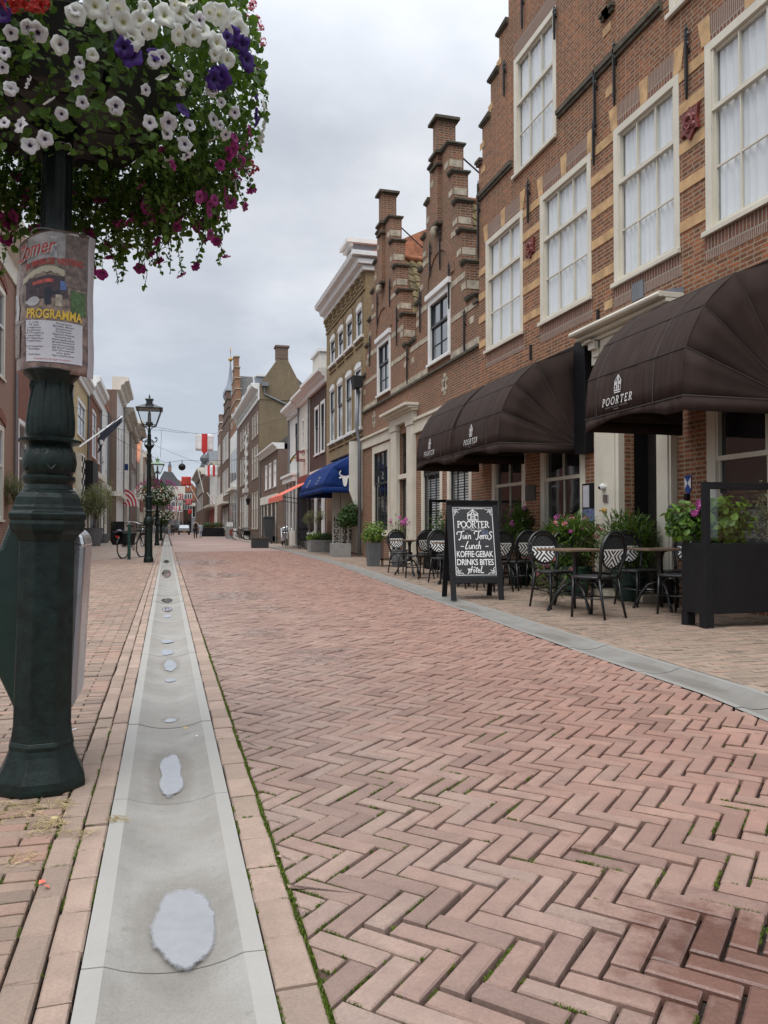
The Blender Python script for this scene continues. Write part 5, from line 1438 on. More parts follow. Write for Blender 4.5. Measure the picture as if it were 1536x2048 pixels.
# blind arches over the upper windows
ar = MB()
for c, w in ((C1, g1w), (C0, g0w)):
    hw_ = (w[1] - w[0]) / 2 + .05; z0 = w[3] + .10; n = 14
    for k in range(n):
        a0, a1 = math.pi * k / n, math.pi * (k + 1) / n
        P = lambda a, r: (c + r * math.cos(a), z0 + (r * .95) * math.sin(a))
        ar.prism([P(a0, hw_), P(a1, hw_), P(a1, hw_ + .22), P(a0, hw_ + .22)], 'x', X2 - .03, X2 - .0005)
ar.each('relieving_arch', M['gable'], gh)
for w in (g1w, g0w):
    window(gh, X2, 1, w[0], w[1], w[2], w[3] - .12, fw=.15, fm='white', cols=2, bars=(.26,), rail=.60, sash='sash', pane='glasssky', proud=.03)
    mb = MB(); mb.box(X2 - .10, X2, w[0] - .06, w[1] + .06, w[3] - .115, w[3] + .03); mb.build('lintel_board', M['white'], gh, bevel=.01)
for px, pt, pb in ((863, 480, 545), (883, 450, 530), (901, 522, 607), (843, 577, 655), (932, 615, 697), (796, 610, 683), (782, 555, 605), (757, 582, 645), (742, 668, 725), (817, 690, 758)):
    y, zt = FX(px, pt, X2); _, zb = FX(px, pb, X2); anchor(gh, X2, 1, y, zt, zb)
for c, hs in ((C1, G1), (C0, G0)):
    mb = MB(); mb.tube([(X2 + TH, c - hs[-2][0] + .1, hs[-2][2] - .25), (X2 + 2.3, c - .75, hs[-3][1] - .1)], .022, 5); mb.build('brace_rod', M['iron'], gh)
# roofs behind the gables
for c, hw_, zb, zr, mt in ((C1, 2.3, 5.9, 9.3, 'tilegreen'), (C0, 2.5, 5.9, 9.6, 'tilegreen')):
    for sg in (-1, 1):
        r = tile_roof((X2 + TH, c + sg * (hw_ + .1), zb), (7, 0, 0), (0, -sg * (hw_ + .1), zr - zb), 28, 12)
        r.build('roof', M['tilegreen'] if sg < 0 else M['tileorange'], gh, smooth=True, angle=60)
    rd = MB(); rd.tube([(X2 + TH, c, zr + .05), (X2 + 7, c, zr + .05)], .11, 8); rd.build('ridge_tiles', M['tileorange'], gh, smooth=True)
# street floor: white frieze, door case, big sashes
fr = MB(); fr.box(X2 - .06, X2 - .001, 22.66, 26.39, 3.72, 4.02); fr.box(X2 - .12, X2 - .001, 22.66, 26.39, 4.025, 4.10); fr.box(X2 - .06, X2 - .001, 15.9, 20.44, 3.60, 3.92); fr.box(X2 - .12, X2 - .001, 15.9, 20.44, 3.925, 4.0)
fr.build('frieze', M['cream'], gh, bevel=.008)
ds = MB()
for a, b in ((21.95, 22.55), (20.38, 20.92)):
    ds.box(X2 - .12, X2 + .02, a, b, .3, 3.85); ds.box(X2 - .15, X2 + .02, a - .03, b + .03, 3.855, 4.0); ds.box(X2 - .15, X2 + .02, a - .02, b + .02, 0, .295); ds.box(X2 - .135, X2 - .1205, a + .12, b - .12, .5, 3.6)
ds.box(X2 - .14, X2 + .02, 20.3, 22.62, 4.005, 4.22)
for o, a, b in ((.2, 4.225, 4.28), (.3, 4.285, 4.34), (.4, 4.345, 4.42)): ds.box(X2 - o, X2, 20.25 - o * .3, 22.68 + o * .3, a, b)
ds.box(X2 - .06, X2 + .1, 20.95, 21.93, 2.42, 2.55)
dso = ds.build('door_surround', M['cream'], gh, bevel=.006)
dd = MB(); dd.box(X2 + .09, X2 + .14, 20.95, 21.93, .02, 2.42); dd.box(X2 + .07, X2 + .09, 21.02, 21.4, .2, 1.0); dd.build('door', M['greendoor'], gh, bevel=.01)
gg = MB(); gg.box(X2 + .085, X2 + .0895, 21.12, 21.76, 1.1, 2.2); gg.box(X2 + .10, X2 + .105, 20.95, 21.93, 2.56, 3.74); gg.build('door_glass', M['glass'], gh)
tr_ = MB(); yc, zc_ = 21.44, 3.15
def yz(pts): return [(X2 + .085, yc + a, zc_ + b) for a, b in pts]
for sg in (-1, 1):
    tr_.tube(yz([(sg * .06, .56), (sg * .18, .38), (sg * .05, .16), (sg * .34, -.04), (sg * .05, -.26), (sg * .2, -.42), (sg * .40, -.56)]), .018, 5)
    tr_.tube(yz(arc(0, -.56, .34, 0, 180, 10)), .014, 5); tr_.tube(yz(arc(sg * .1, -.08, .3, 90, 270, 8)), .012, 5)
tr_.ball((X2 + .08, yc, zc_ + .2), .07, 8, (.4, 1, 1)); tr_.build('fanlight_tracery', M['iron'], gh)
window(gh, X2, 1, 22.99, 25.12, .75, 3.68, fw=.24, fm='cream', cols=3, bars=(.20, .40, .80), rail=.60, sash='sash', pane='glass')
window(gh, X2, 1, 18.28, 19.92, .75, 3.52, fw=.17, fm='cream', cols=3, bars=(.22, .44, .8), rail=.62, sash='sash', pane='clear', blind=.6)
window(gh, X2, 1, 16.33, 17.92, .75, 3.52, fw=.17, fm='cream', cols=3, bars=(.22, .44, .8), rail=.62, sash='sash', pane='clear', blind=.6)
# rainwater pipe between this house and the yellow one
dp = thing('drainpipe', 'grey drainpipe with black hopper head between the gabled house and the yellow one', 'drainpipe', (X2 - .1, 26.45, 0))
mb = MB(); y_, z_ = 26.42, 5.98
mb.tube([(X2 - .12, y_, .05), (X2 - .12, y_, 3.9), (X2 - .22, y_, 4.5), (X2 - .18, y_, 5.9)], .065, 9); mb.build('pipe', M['zinc'], dp, smooth=True)
mb = MB(); mb.prism([(X2 - .42, 6.3), (X2 - .02, 6.3), (X2 - .06, 5.9), (X2 - .34, 5.85)], 'y', y_ - .22, y_ + .22); mb.build('hopper', M['iron'], dp, bevel=.02)

# ---------------------------------------------------------------- yellow brick house with white cornice and arched windows
X3 = 6.70
yh = thing('yellow_house', 'yellow brick house with arched white windows and a heavy white cornice', 'house', (X3, 30, 0))
UW = [(27.79, 26.88), (29.42, 28.42), (30.95, 29.95), (32.52, 31.52)]; LW = [(28.03, 27.0), (29.57, 28.5), (31.12, 30.06), (32.6, 31.58)]
m = MB(); hl = [(b, a, 7.88, 9.0) for a, b in UW] + [(b, a, 4.6, 6.9) for a, b in LW]
wall_front(m, X3, 1, 26.46, 33.38, 3.9, 10.05, hl, .16, 6.5)
for hs, zt in ((UW, 9.0), (LW, 6.9)):                          # segmental heads closing the tops of the openings
    pass
m.build('wall', M['yellow'], yh)
m = MB(); wall_front(m, X3, 1, 26.46, 33.38, 0, 3.899, [(26.6, 33.2, .02, 2.95)], .5, 6.5); m.build('lower_wall', M['orangebrick'], yh)
tr3 = MB(); tr4 = MB()
for grp, z0, zt in ((UW, 7.88, 9.0), (LW, 4.6, 6.9)):
    for a, b in grp:
        c, hw_ = (a + b) / 2, (a - b) / 2; n = 8; rise = .10
        for k in range(n):
            t0, t1 = -1 + 2 * k / n, -1 + 2 * (k + 1) / n; e = lambda t: zt - .02 + rise * (1 - t * t)
            tr3.prism([(c + hw_ * t0 * 1.12, e(t0) + .06), (c + hw_ * t1 * 1.12, e(t1) + .06), (c + hw_ * t1 * 1.12, e(t1) + .27), (c + hw_ * t0 * 1.12, e(t0) + .27)], 'x', X3 - .045, X3 - .0005)
            tr4.prism([(c + hw_ * t0, zt - .1), (c + hw_ * t1, zt - .1), (c + hw_ * t1, e(t1) + .06), (c + hw_ * t0, e(t0) + .06)], 'x', X3 - .035, X3 + .05)
        tr3.box(X3 - .04, X3 - .0005, b - .16, b - .05, z0 - .0, zt); tr3.box(X3 - .04, X3 - .0005, a + .05, a + .16, z0, zt)
        tr4.box(X3 - .10, X3 + .02, b - .16, a + .16, z0 - .10, z0 + .0)
        for sg in (0, 1): tr3.box(X3 - .05, X3 - .0005, b - .14, a + .14, z0 - .16 - .16 * sg, z0 - .11 - .16 * sg)
tr3.box(X3 - .05, X3 - .0005, 26.47, 33.37, 9.42, 9.5)
for k in range(9):
    y = lerp(26.7, 33.15, k / 8)
    for o, a, b in ((.07, 9.56, 9.72), (.12, 9.725, 9.86), (.17, 9.865, 10.0)): tr3.box(X3 - o, X3 - .0005, y - .10, y + .10, a, b)
    if k < 8:
        y2 = lerp(26.7, 33.15, (k + .5) / 8); tr3.box(X3 - .05, X3 - .0005, y2 - .22, y2 + .22, 9.56, 9.64); tr3.box(X3 - .05, X3 - .0005, y2 - .22, y2 + .22, 9.72, 9.8)
tr3.each('brick_trim', M['yellow'], yh); tr4.each('window_head', M['white'], yh, bevel=.006)
for a, b in UW: window(yh, X3, 1, b, a, 7.88, 8.95, fw=.10, fm='white', cols=1, rail=.6, sash='sash', pane='palepane', sill=False)
for a, b in LW: window(yh, X3, 1, b, a, 4.6, 6.85, fw=.11, fm='white', cols=1, rail=.62, sash='sash', pane='palepane', sill=False, sw=.04)
cn = MB(); PRO = [(0, 10.055), (.12, 10.06), (.14, 10.2), (.3, 10.26), (.34, 10.42), (.5, 10.5), (.55, 10.66), (0, 10.7)]
cn.prism([(X3 - o, z) for o, z in PRO] + [(X3 + .5, 10.7), (X3 + .5, 10.06)], 'y', 26.40, 33.42)
for o, a, b in ((.13, 10.06, 10.2), (.32, 10.25, 10.42), (.54, 10.5, 10.66)): cn.box(X3 - o, X3 + .55, 26.40 - o * .5, 26.41, a, b)
cn.build('cornice', M['white'], yh, bevel=.01)
rf_ = MB(); rf_.prism([(X3 + .1, 10.7), (X3 + 3.3, 12.3), (X3 + 6.5, 10.7)], 'y', 26.5, 33.3); rf_.build('roof', M['tileorange'], yh)
dm = MB(); ya, yb = 29.7, 30.7
dm.box(X3 + .3, X3 + 2.4, ya, yb, 10.7, 12.2); do = dm.build('dormer', M['lead'], yh)
mb = MB(); mb.box(X3 + .02, X3 + 2.4, ya - .18, yb + .18, 12.205, 12.36); mb.box(X3 + .15, X3 + .2999, ya - .1, yb + .1, 12.08, 12.2); mb.box(X3 + .27, X3 + .2999, ya, ya + .14, 10.7, 12.07); mb.box(X3 + .27, X3 + .2999, yb - .14, yb, 10.7, 12.07); mb.build('dormer_frame', M['white'], do)
mb = MB(); mb.box(X3 + .285, X3 + .299, ya + .15, yb - .15, 10.9, 11.9); mb.build('dormer_pane', M['glasssky'], do)
# restaurant front: white panelled doors with upright lettering
sf = MB(); 
for k in range(6): sf.box(X3 + .30, X3 + .36, 26.62 + k * .64, 27.22 + k * .64, .05, 2.95)
sfo = sf.build('shop_doors', M['beige'], yh, bevel=.01)
for word, px0, px1, Y in (('HOUSE', 665, 680, 29.3), ('FLOOR', 682, 698, 28.9)):     # open door leaves facing up the street
    x0, zt = FY(px0, 985, Y); x1, zb = FY(px1, 1100, Y); pn = MB(); pn.box(x0, x1, Y, Y + .05, .06, zt); lf_ = pn.build('door_leaf', M['offwhite'], yh)
    mb = MB(); z0, z1 = FY(px0, 1093, Y)[1], FY(px0, 1032, Y)[1]; h = (z1 - z0) / 5
    for k, ch in enumerate(word): put_text(mb, ch, (x0 + x1) / 2, z1 - h * (k + .92), h * .76, lambda x, y: (x, Y - .006, y), bold=.02, wide=(x1 - x0) * .62)
    mb.build('door_lettering', M['blackmatt'], lf_)
sg = MB(); a, z1 = FX(706, 912, X3 - .25); b, z0 = FX(728, 990, X3 - .25); z0 = 2.0
sg.prism([(X3 - .5, 4.05), (X3 - .02, 4.05), (X3 - .02, 1.55), (X3 - .12, 1.55), (X3 - .3, 1.75), (X3 - .5, 2.3)], 'y', 26.75, 26.86)
mb = sg
tag(sg.build('awning_cheek', M['offwhite'], None, bevel=.01), 'white boarded end panel beside the blue awning', 'panel')
Xb = X3 - .02
py = [(Xb, 3.75), (Xb - 1.05, 3.15), (Xb - 1.42, 2.45)]
ab = awning('blue_awning', 'blue canvas awning with a white bull head over the restaurant doors', None, 26.9, 31.9, Xb, py, (Xb, 2.35), M['awningblue'], seams=(28.6, 30.2), val=.22, box=True, arch=0.0)
M['paleblue'] = mat('pale_blue_letters', (.28, .33, .42), .8)
mb = MB()                                          # bull's head on the near end of the blue awning
def bull(x, y): return (Xb - .62 + x, 26.862, 2.72 + y)
hd = [(-.11, .12), (.11, .12), (.085, -.06), (.06, -.20), (.03, -.25), (-.03, -.25), (-.06, -.20), (-.085, -.06)]
mb.face([bull(*p) for p in hd]); mb.face([bull(*p) for p in [(-.11, .11), (-.22, .07), (-.20, .02), (-.1, .05)]]); mb.face([bull(*p) for p in [(.11, .11), (.22, .07), (.20, .02), (.1, .05)]])
for s_ in (-1, 1): stroke(mb, [(s_ * .08, .12), (s_ * .17, .14), (s_ * .20, .22), (s_ * .15, .30)], .035, bull)
mb.build('bull_emblem', M['chalk'], ab, solid=.004)
for yc in (28.4, 30.4):
    mb = MB()
    fn = lambda x, y, yc=yc: (lerp(py[2][0], py[1][0], y / .79) - .03, yc - x, lerp(py[2][1], py[1][1], y / .79))
    put_text(mb, 'HOUSE', 0, .30, .10, fn, wide=.42); put_text(mb, 'FLOOR', 0, .16, .10, fn, wide=.42); stroke(mb, [(-.2, .46), (.2, .46)], .04, fn)
    mb.build('awning_lettering', M['paleblue'], ab)

# ---------------------------------------------------------------- generic row houses
def row_house(name, label, X, s, y0, y1, zt, wm, wins=(), cornice=None, back=7.0, roof=None, low=None, extra=None, cat='house', roofm='tiledark', fm='white', kw=None, side=None, depth=.12):
    t = thing(name, label, cat, (X, (y0 + y1) / 2, 0))
    m = MB(); z0 = low[0] if low else 0.0
    wall_front(m, X, s, y0, y1, z0, zt, [(min(w[0], w[1]), max(w[0], w[1]), w[2], w[3]) for w in wins], depth, None if side else back); m.build('wall', M[wm], t)
    if side:
        sm = MB(); Xi = X + s * back
        for yy in (y0, y1): q = [(X, yy, z0), (Xi, yy, z0), (Xi, yy, zt), (X, yy, zt)]; sm.face(q)
        sm.face([(X, y0, zt), (Xi, y0, zt), (Xi, y1, zt), (X, y1, zt)]); sm.build('side_wall', M[side], t)
    if low:
        m = MB(); m.box(X, X + s * back, y0, y1, 0, z0 - .001); m.build('lower_wall', M[low[1]], t)
    for w in wins:
        k = dict(fw=.10, fm=fm, cols=1, rail=.6, sash='white', pane='glass', sill=True, deep=.08, sw=.05)
        if kw: k.update(kw)
        if len(w) > 4: k.update(w[4])
        window(t, X, s, w[0], w[1], w[2], w[3], **k)
    if cornice:
        a, b, d, cm_ = cornice; c = MB(); h = b - a
        c.prism([(X - s * o, z) for o, z in ((0, a), (d * .3, a), (d * .35, a + h * .35), (d * .6, a + h * .45), (d * .65, a + h * .6), (d, a + h * .72), (d, b), (-.4, b), (-.4, a))], 'y', y0 - .02, y1 + .02)
        c.build('cornice', M[cm_], t, bevel=.01)
    ex = MB(); ex.box(X - s * .03, X - s * .0006, y0 + .05, y1 - .05, 0, .45); ex.build('plinth', M['darkstone'], t)
    ex = MB(); ex.tube([(X - s * .09, y1 - .12, 0), (X - s * .09, y1 - .12, zt)], .05, 6); ex.build('downpipe', M['zinc'], t)
    if roof:
        zr = roof; r = MB(); xb = X + s * .05; r.prism([(xb, zt if not cornice else cornice[1] - .001), (X + s * back / 2, zr), (X + s * back, zt)], 'y', y0, y1); r.build('roof', M[roofm], t)
    return t
plum = row_house('plum_brick_house', 'narrow dark plum brick house with two tall white windows beside the yellow house', 6.80, 1, 33.42, 38.05, 7.42, 'plum', [(36.75, 35.65, 4.4, 6.75), (35.28, 34.22, 4.4, 6.8)], (7.42, 8.02, .5, 'white'), 7, 9.6, (3.75, 'plum'), kw=dict(fw=.16, sash='sash'))
fb = MB(); fb.box(6.74, 6.7995, 33.45, 38.0, 3.0, 3.72); fb.build('shop_fascia', M['offwhite'], plum, bevel=.01)
sw_ = MB(); sw_.box(6.70, 6.799, 34.2, 34.5, 0, 3.0); sw_.box(6.70, 6.799, 36.0, 36.3, 0, 3.0); sw_.box(6.72, 6.799, 33.5, 38, 0, .5); sw_.build('shop_frame', M['white'], plum)
sw_ = MB(); sw_.box(6.75, 6.7985, 34.5, 36.0, .5, 3.0); sw_.box(6.75, 6.7985, 36.3, 37.9, .5, 3.0); sw_.build('shop_pane', M['glass'], plum)
cream = row_house('cream_house', 'cream plastered house sharing the long cornice, over a burgundy shopfront', 6.90, 1, 38.1, 41.85, 7.5, 'offwhite', [(41.0, 40.25, 5.1, 6.75), (39.5, 38.7, 5.0, 6.8)], (7.5, 8.0, .5, 'white'), 7, 9.6, (3.9, 'offwhite'), kw=dict(fw=.12))
mb = MB(); mb.box(6.78, 6.8995, 38.2, 41.8, 3.2, 3.7); mb.build('shop_fascia', M['redpaint'], cream); mb = MB(); mb.box(6.84, 6.8995, 38.3, 41.7, .4, 3.15); mb.build('shop_pane', M['navy'], cream)
dmr = MB(); dmr.box(7.4, 9.4, 38.6, 40.6, 8.0, 9.9); d_ = dmr.build('dormer', M['offwhite'], cream); mb = MB(); mb.box(7.3, 9.5, 38.5, 40.7, 9.905, 10.05); mb.build('dormer_roof', M['white'], d_)
dmr = MB(); dmr.box(7.3, 8.8, 34.2, 35.0, 8.0, 10.6); d_ = dmr.build('dormer', M['slate'], plum); mb = MB(); mb.box(7.2, 8.9, 34.1, 35.1, 10.605, 10.75); mb.box(7.27, 7.299, 34.25, 34.95, 8.2, 10.4); mb.build('dormer_roof', M['white'], d_)
whiteh = row_house('white_house', 'white house at the end of the long cornice with a bay shop window', 7.0, 1, 41.9, 45.9, 7.3, 'white', [(43.9, 42.8, 5.0, 7.0)], (7.35, 7.95, .55, 'white'), 7, 9.4, (4.2, 'white'), kw=dict(fw=.1, sash='sash'))
mb = MB(); mb.box(6.72, 6.9995, 42.0, 45.8, .0, .85); mb.build('shop_plinth', M['offwhite'], whiteh, bevel=.01)
mb = MB(); mb.box(6.55, 6.9995, 41.95, 45.85, 3.55, 3.85); mb.box(6.45, 6.9995, 41.9, 45.9, 3.855, 4.0)
for y in (42.0, 43.2, 44.5, 45.7): mb.box(6.74, 6.9995, y - .09, y + .09, .855, 3.545)
mb.build('bay_frame', M['white'], whiteh, bevel=.01)
mb = MB(); mb.box(6.80, 6.9985, 42.1, 45.6, .86, 3.54); mb.build('bay_glass', M['glass'], whiteh)
# brown brick house beyond the alley, low front
lowb = row_house('low_brown_house', 'low brown brick house with white gutter and dark tiled roof beyond the alley', 6.90, 1, 50.1, 59.6, 6.1, 'brown2', [(56.9, 55.75, 3.7, 5.5), (54.75, 53.5, 3.7, 5.5), (52.3, 51.0, 3.7, 5.5)], (6.1, 6.5, .4, 'white'), 5.0, 8.4, None, kw=dict(fw=.14, cols=1, pane='curtain'))
mb = MB(); mb.box(6.82, 6.8995, 50.12, 59.5, 2.7, 3.25); mb.build('lintel_band', M['offwhite'], lowb)
mb = MB()
for y in (51.2, 53.3, 55.5, 57.5): mb.box(6.87, 6.8995, y, y + 1.3, .1, 2.68)
mb.build('shop_pane', M['darkwood'], lowb); mb = MB()
for y in (51.1, 53.2, 55.4, 57.4, 59.0): mb.box(6.85, 6.8995, y - .11, y + .02, .0, 2.69)
mb.build('shop_frame', M['offwhite'], lowb)
# tall brown merchant's house with carved frieze, yellow-ochre gable end
TB = 60.8
tw = []
for z0, z1 in ((8.35, 10.25), (5.0, 7.6), (.9, 3.9)):
    for k in range(3): y = 61.6 + k * 1.75; tw.append((y, y + .95, z0, z1))
    for k in range(4):
        if z0 < 8 and k == 0: continue
        y = 68.8 + k * 2.3; tw.append((y, y + 1.2, z0, z1))
tall = row_house('tall_brown_house', 'tall brown brick merchant house with white carved frieze and an ochre gable end with chimney', 6.90, 1, TB, 79.5, 11.0, 'brown', tw, None, 4.4, None, None, kw=dict(fw=.13, rail=.55, pane='glass', fm='beige'), side='ochre')
mb = MB(); mb.prism([(6.905, 11.0), (11.3, 11.0), (11.3, 11.4), (10.2, 12.1), (9.15, 14.1), (9.15, 14.25), (8.2, 14.25), (8.2, 14.1), (7.0, 12.3), (6.905, 12.0)], 'y', TB - .05, TB + .3)
mb.build('gable_end', M['ochre'], tall)
mb = MB(); mb.box(8.2, 9.12, TB - .08, TB + .75, 14.255, 15.15); mb.box(8.1, 9.22, TB - .16, TB + .83, 15.155, 15.3); mb.build('chimney', M['brown2'], tall)
mb = MB(); mb.prism([(7.0, 12.2), (8.7, 14.0), (10.8, 12.0), (10.8, 11.0), (7.0, 11.0)], 'y', TB + .3, 79.4); mb.build('roof', M['tiledark'], tall)
mb = MB(); mb.prism([(6.9, 10.95), (6.82, 10.95), (6.8, 11.1), (6.78, 11.75), (6.5, 11.85), (6.3, 12.0), (6.25, 12.25), (6.9, 12.25)], 'y', TB - .05, 79.6); mb.build('cornice', M['white'], tall, bevel=.02)
mb = MB()
for k in range(26):
    y = lerp(TB + .3, 79.2, k / 25); mb.box(6.66, 6.79, y - .1, y + .1, 11.25, 11.7)
    if k < 25:
        for q in range(5): mb.ball((6.775, y + .38 + .16 * math.cos(q * 1.26), 11.45 + .16 * math.sin(q * 1.26)), .08, 6, (.4, 1, 1))
mb.build('carved_frieze', M['whitestone'], tall)
for y in (63.5, 68.5, 74.0):
    mb = MB(); mb.box(6.95, 8.6, y, y + 1.3, 12.26, 13.3); d_ = mb.build('dormer', M['lead'], tall); mb = MB(); mb.box(6.85, 8.7, y - .1, y + 1.4, 13.305, 13.45); mb.build('dormer_roof', M['white'], d_)
mb = MB(); mb.box(6.55, 6.8995, 69.0, 71.0, 4.1, 4.5); mb.box(6.7, 6.8995, 69.2, 70.8, .0, 4.09)
for k in range(12): mb.ball((6.8, 69.3 + (k % 2) * 1.4, 4.8 + k * .42), .26, 7, (.5, 1, 1))
mb.box(6.75, 6.8995, 69.3, 70.7, 4.5, 9.0); mb.build('door_carving', M['whitestone'], tall)
mb = MB(); mb.tube([(8.95, TB - .1, 10.7), (7.3, TB - .1, 11.4), (7.25, TB - .1, 12.0)], .07, 6); mb.box(7.05, 7.55, TB - .4, TB - .06, 12.0, 12.3); mb.build('rainwater_pipe', M['zinc'], tall)

# ---------------------------------------------------------------- farther right-hand fronts
def stepped_front(name, label, X, y0, y1, ze, zt, n, wm, low=None, wins=(), led_m='darkstone', fm='white'):
    t = thing(name, label, 'house', (X, (y0 + y1) / 2, 0)); c = (y0 + y1) / 2; hwid = (y1 - y0) / 2
    m = MB(); z0 = low[0] if low else 0
    wall_front(m, X, 1, y0, y1, z0, ze, [w[:4] for w in wins if w[3] < ze], .12, 8)
    ld = MB()
    for k in range(n):
        h = hwid * (1 - k / n) * .96; za, zb = lerp(ze, zt, k / n), lerp(ze, zt, (k + 1) / n); m.box(X, X + .5, c - h, c + h, za, zb); ld.box(X - .08, X + .58, c - h - .08, c + h + .08, zb - .001, zb + .10)
    m.build('wall', M[wm], t); ld.each('ledge', M[led_m], t)
    if low: m = MB(); m.box(X, X + 8, y0, y1, 0, z0 - .001); m.build('lower_wall', M[low[1]], t)
    r = MB(); r.prism([(y0, ze), (c, lerp(ze, zt, .75)), (y1, ze)], 'x', X + .5, X + 2.0); r.build('roof', M['tiledark'], t)
    for w in wins: window(t, X, 1, *w[:4], fw=.14, fm=fm, cols=1, rail=.55, sash='white', pane='glass', sw=.05)
    return t
sg1 = stepped_front('stepped_gable_house', 'far stepped-gable house, red brick above and white below, next to the tall brown house', 6.85, 80, 89, 11.6, 19.2, 6, 'hotel', (11.0, 'white'), [(81.2, 82.6, 11.9, 13.5), (86.2, 87.6, 11.9, 13.5)], 'greystone')
mb = MB()
for z0, z1 in ((6.0, 9.2), (1.0, 4.6)):
    for k in range(4): y = 80.9 + k * 2; mb.box(6.82, 6.8485, y, y + 1.1, z0, z1)
mb.build('window', M['glass'], sg1)
mb = MB(); mb.box(6.3, 6.8485, 80.2, 88.8, 4.9, 5.2); mb.build('canopy', M['offwhite'], sg1)
sg2 = stepped_front('dark_gable_house', 'dark brown gabled house left of the red stepped gable', 6.75, 89.2, 101, 12.5, 17.2, 4, 'brown', None, [(90.5 + k * 2.5, 91.9 + k * 2.5, z, z + 3) for k in range(4) for z in (4.9, 9.0)] + [(91 + k * 3, 92.6 + k * 3, .8, 3.4) for k in range(3)], 'darkstone')
mb = MB(); mb.box(6.1, 6.7485, 89.6, 100.6, 3.8, 4.0); [mb.box(6.1, 6.14, 89.8 + k * .7, 89.86 + k * .7, 4.0, 5.0) for k in range(16)]; mb.build('balcony', M['offwhite'], sg2)
sg3 = stepped_front('narrow_brown_gable', 'narrow brown gable with a white capped top, far along the right side', 6.6, 101.2, 107.5, 12.2, 15.8, 3, 'farbrick', None, [(102 + k * 1.8, 103.1 + k * 1.8, z, z + 2.8) for k in range(3) for z in (4.8, 9)], 'white')
wf = row_house('far_white_house', 'far white plastered house above red garage doors', 6.3, 1, 108, 121, 9.4, 'white', [(109.5 + k * 3, 111.2 + k * 3, 5.6, 8.4) for k in range(4)], (9.4, 10.1, .6, 'offwhite'), 8, 11, (4.4, 'offwhite'), roofm='slate')
mb = MB(); [mb.box(6.2, 6.2985, 109 + k * 3, 111.2 + k * 3, .1, 3.6) for k in range(4)]; mb.build('garage_door', M['redpaint'], wf)
mb = MB(); mb.box(5.4, 6.2985, 108, 121, 3.9, 4.2); mb.build('shop_canopy', M['beige'], wf)
cb = row_house('corner_brick_house', 'far brown corner house with white cornice and an urn on top', 5.3, 1, 121.5, 150, 9.2, 'brown', [(123 + k * 5, 125 + k * 5, z, z + 2.2) for k in range(5) for z in (3.9, 6.6)], (9.2, 10.2, .9, 'offwhite'), 9, None, None)
mb = MB(); mb.lathe([(.5, 10.2), (.5, 10.8), (.25, 11.0), (.3, 11.1), (.6, 11.5), (.65, 11.9), (.4, 12.3), (.15, 12.5), (.2, 12.7), (.05, 12.9)], (5.6, 124.5, 0), 10); mb.build('roof_urn', M['slate'], cb)
# turret with onion cap and gilt vane, and the church roof behind
tu = thing('turret', 'slim white turret with grey onion cap and gilded weather vane behind the far gables', 'turret', (8.0, 104, 0))
mb = MB(); mb.box(7.3, 8.7, 103.3, 104.7, 0, 17.3); mb.box(7.1, 8.9, 103.1, 104.9, 17.3, 17.6); mb.build('shaft', M['white'], tu)
mb = MB(); mb.lathe([(.7, 17.6), (1.0, 18.2), (.95, 18.8), (.5, 19.7), (.25, 20.8), (.1, 22.4), (.05, 24.0)], (8, 104, 0), 12); mb.build('onion_cap', M['lead'], tu, smooth=True)
mb = MB(); mb.ball((8, 104, 23.2), .3, 8); mb.tube([(8, 104, 23.2), (8, 104, 24.6)], .05, 5); mb.prism([(103.3, 24.2), (104.7, 24.4), (104.5, 25.0), (103.7, 24.7)], 'x', 7.97, 8.03); mb.build('weather_vane', M['gold'], tu)
ch = thing('church', 'large grey slate church roof rising behind the far right houses', 'church', (20, 180, 0))
mb = MB(); mb.box(9, 31, 165, 230, 0, 10); mb.build('wall', M['farbrick'], ch)
mb = MB(); mb.prism([(165, 10), (180, 18.5), (231, 18.5), (231, 10)], 'x', 9, 31); mb.build('roof', M['slate'], ch)
# ---------------------------------------------------------------- left-hand side of the street
l1 = row_house('orange_brick_house', 'orange-brown brick house at the left edge with arched white windows and a deep cornice', -5.0, -1, 20, 28.75, 9.2, 'left1', [(27.1, 25.2, 5.65, 8.5), (27.1, 25.2, 1.2, 4.2), (22.8, 21, 5.65, 8.5)], None, 7, None, None, kw=dict(fw=.16, fm='cream', rail=.6))
mb = MB(); mb.prism([(-5.0, 9.2), (-4.94, 9.2), (-4.92, 9.75), (-4.75, 9.85), (-4.6, 10.0), (-4.35, 10.2), (-4.3, 10.45), (-5.3, 10.5), (-5.3, 9.2)], 'y', 19.9, 28.9); mb.build('cornice', M['cream'], l1, bevel=.015)
mb = MB()
for z in (8.5, 4.2):
    for k in range(8):
        t0, t1 = -1 + k / 4, -1 + (k + 1) / 4; e = lambda t: z + .22 * (1 - t * t)
        mb.prism([(26.15 + 1.1 * t0, e(t0)), (26.15 + 1.1 * t1, e(t1)), (26.15 + 1.1 * t1, e(t1) + .3), (26.15 + 1.1 * t0, e(t0) + .3)], 'x', -4.9995, -4.96)
mb.each('brick_arch', M['left2'], l1)
l2 = row_house('red_brick_house', 'deep red brick house behind the lamp post with white cross windows', -5.0, -1, 28.8, 45.0, 10.2, 'left2', [(32.9, 29.6, 1.0, 4.85, dict(cols=2, rail=.66, fw=.16)), (32.2, 30.4, 7.0, 9.2, dict(cols=2)), (36, 34, 6.0, 9.2), (40, 38, 6, 9.2), (36, 34, 1.0, 4.5), (43.5, 41, 1, 4.5)], (10.2, 10.9, .5, 'white'), 7, 13.0, None, kw=dict(fw=.14), roofm='tileorange')
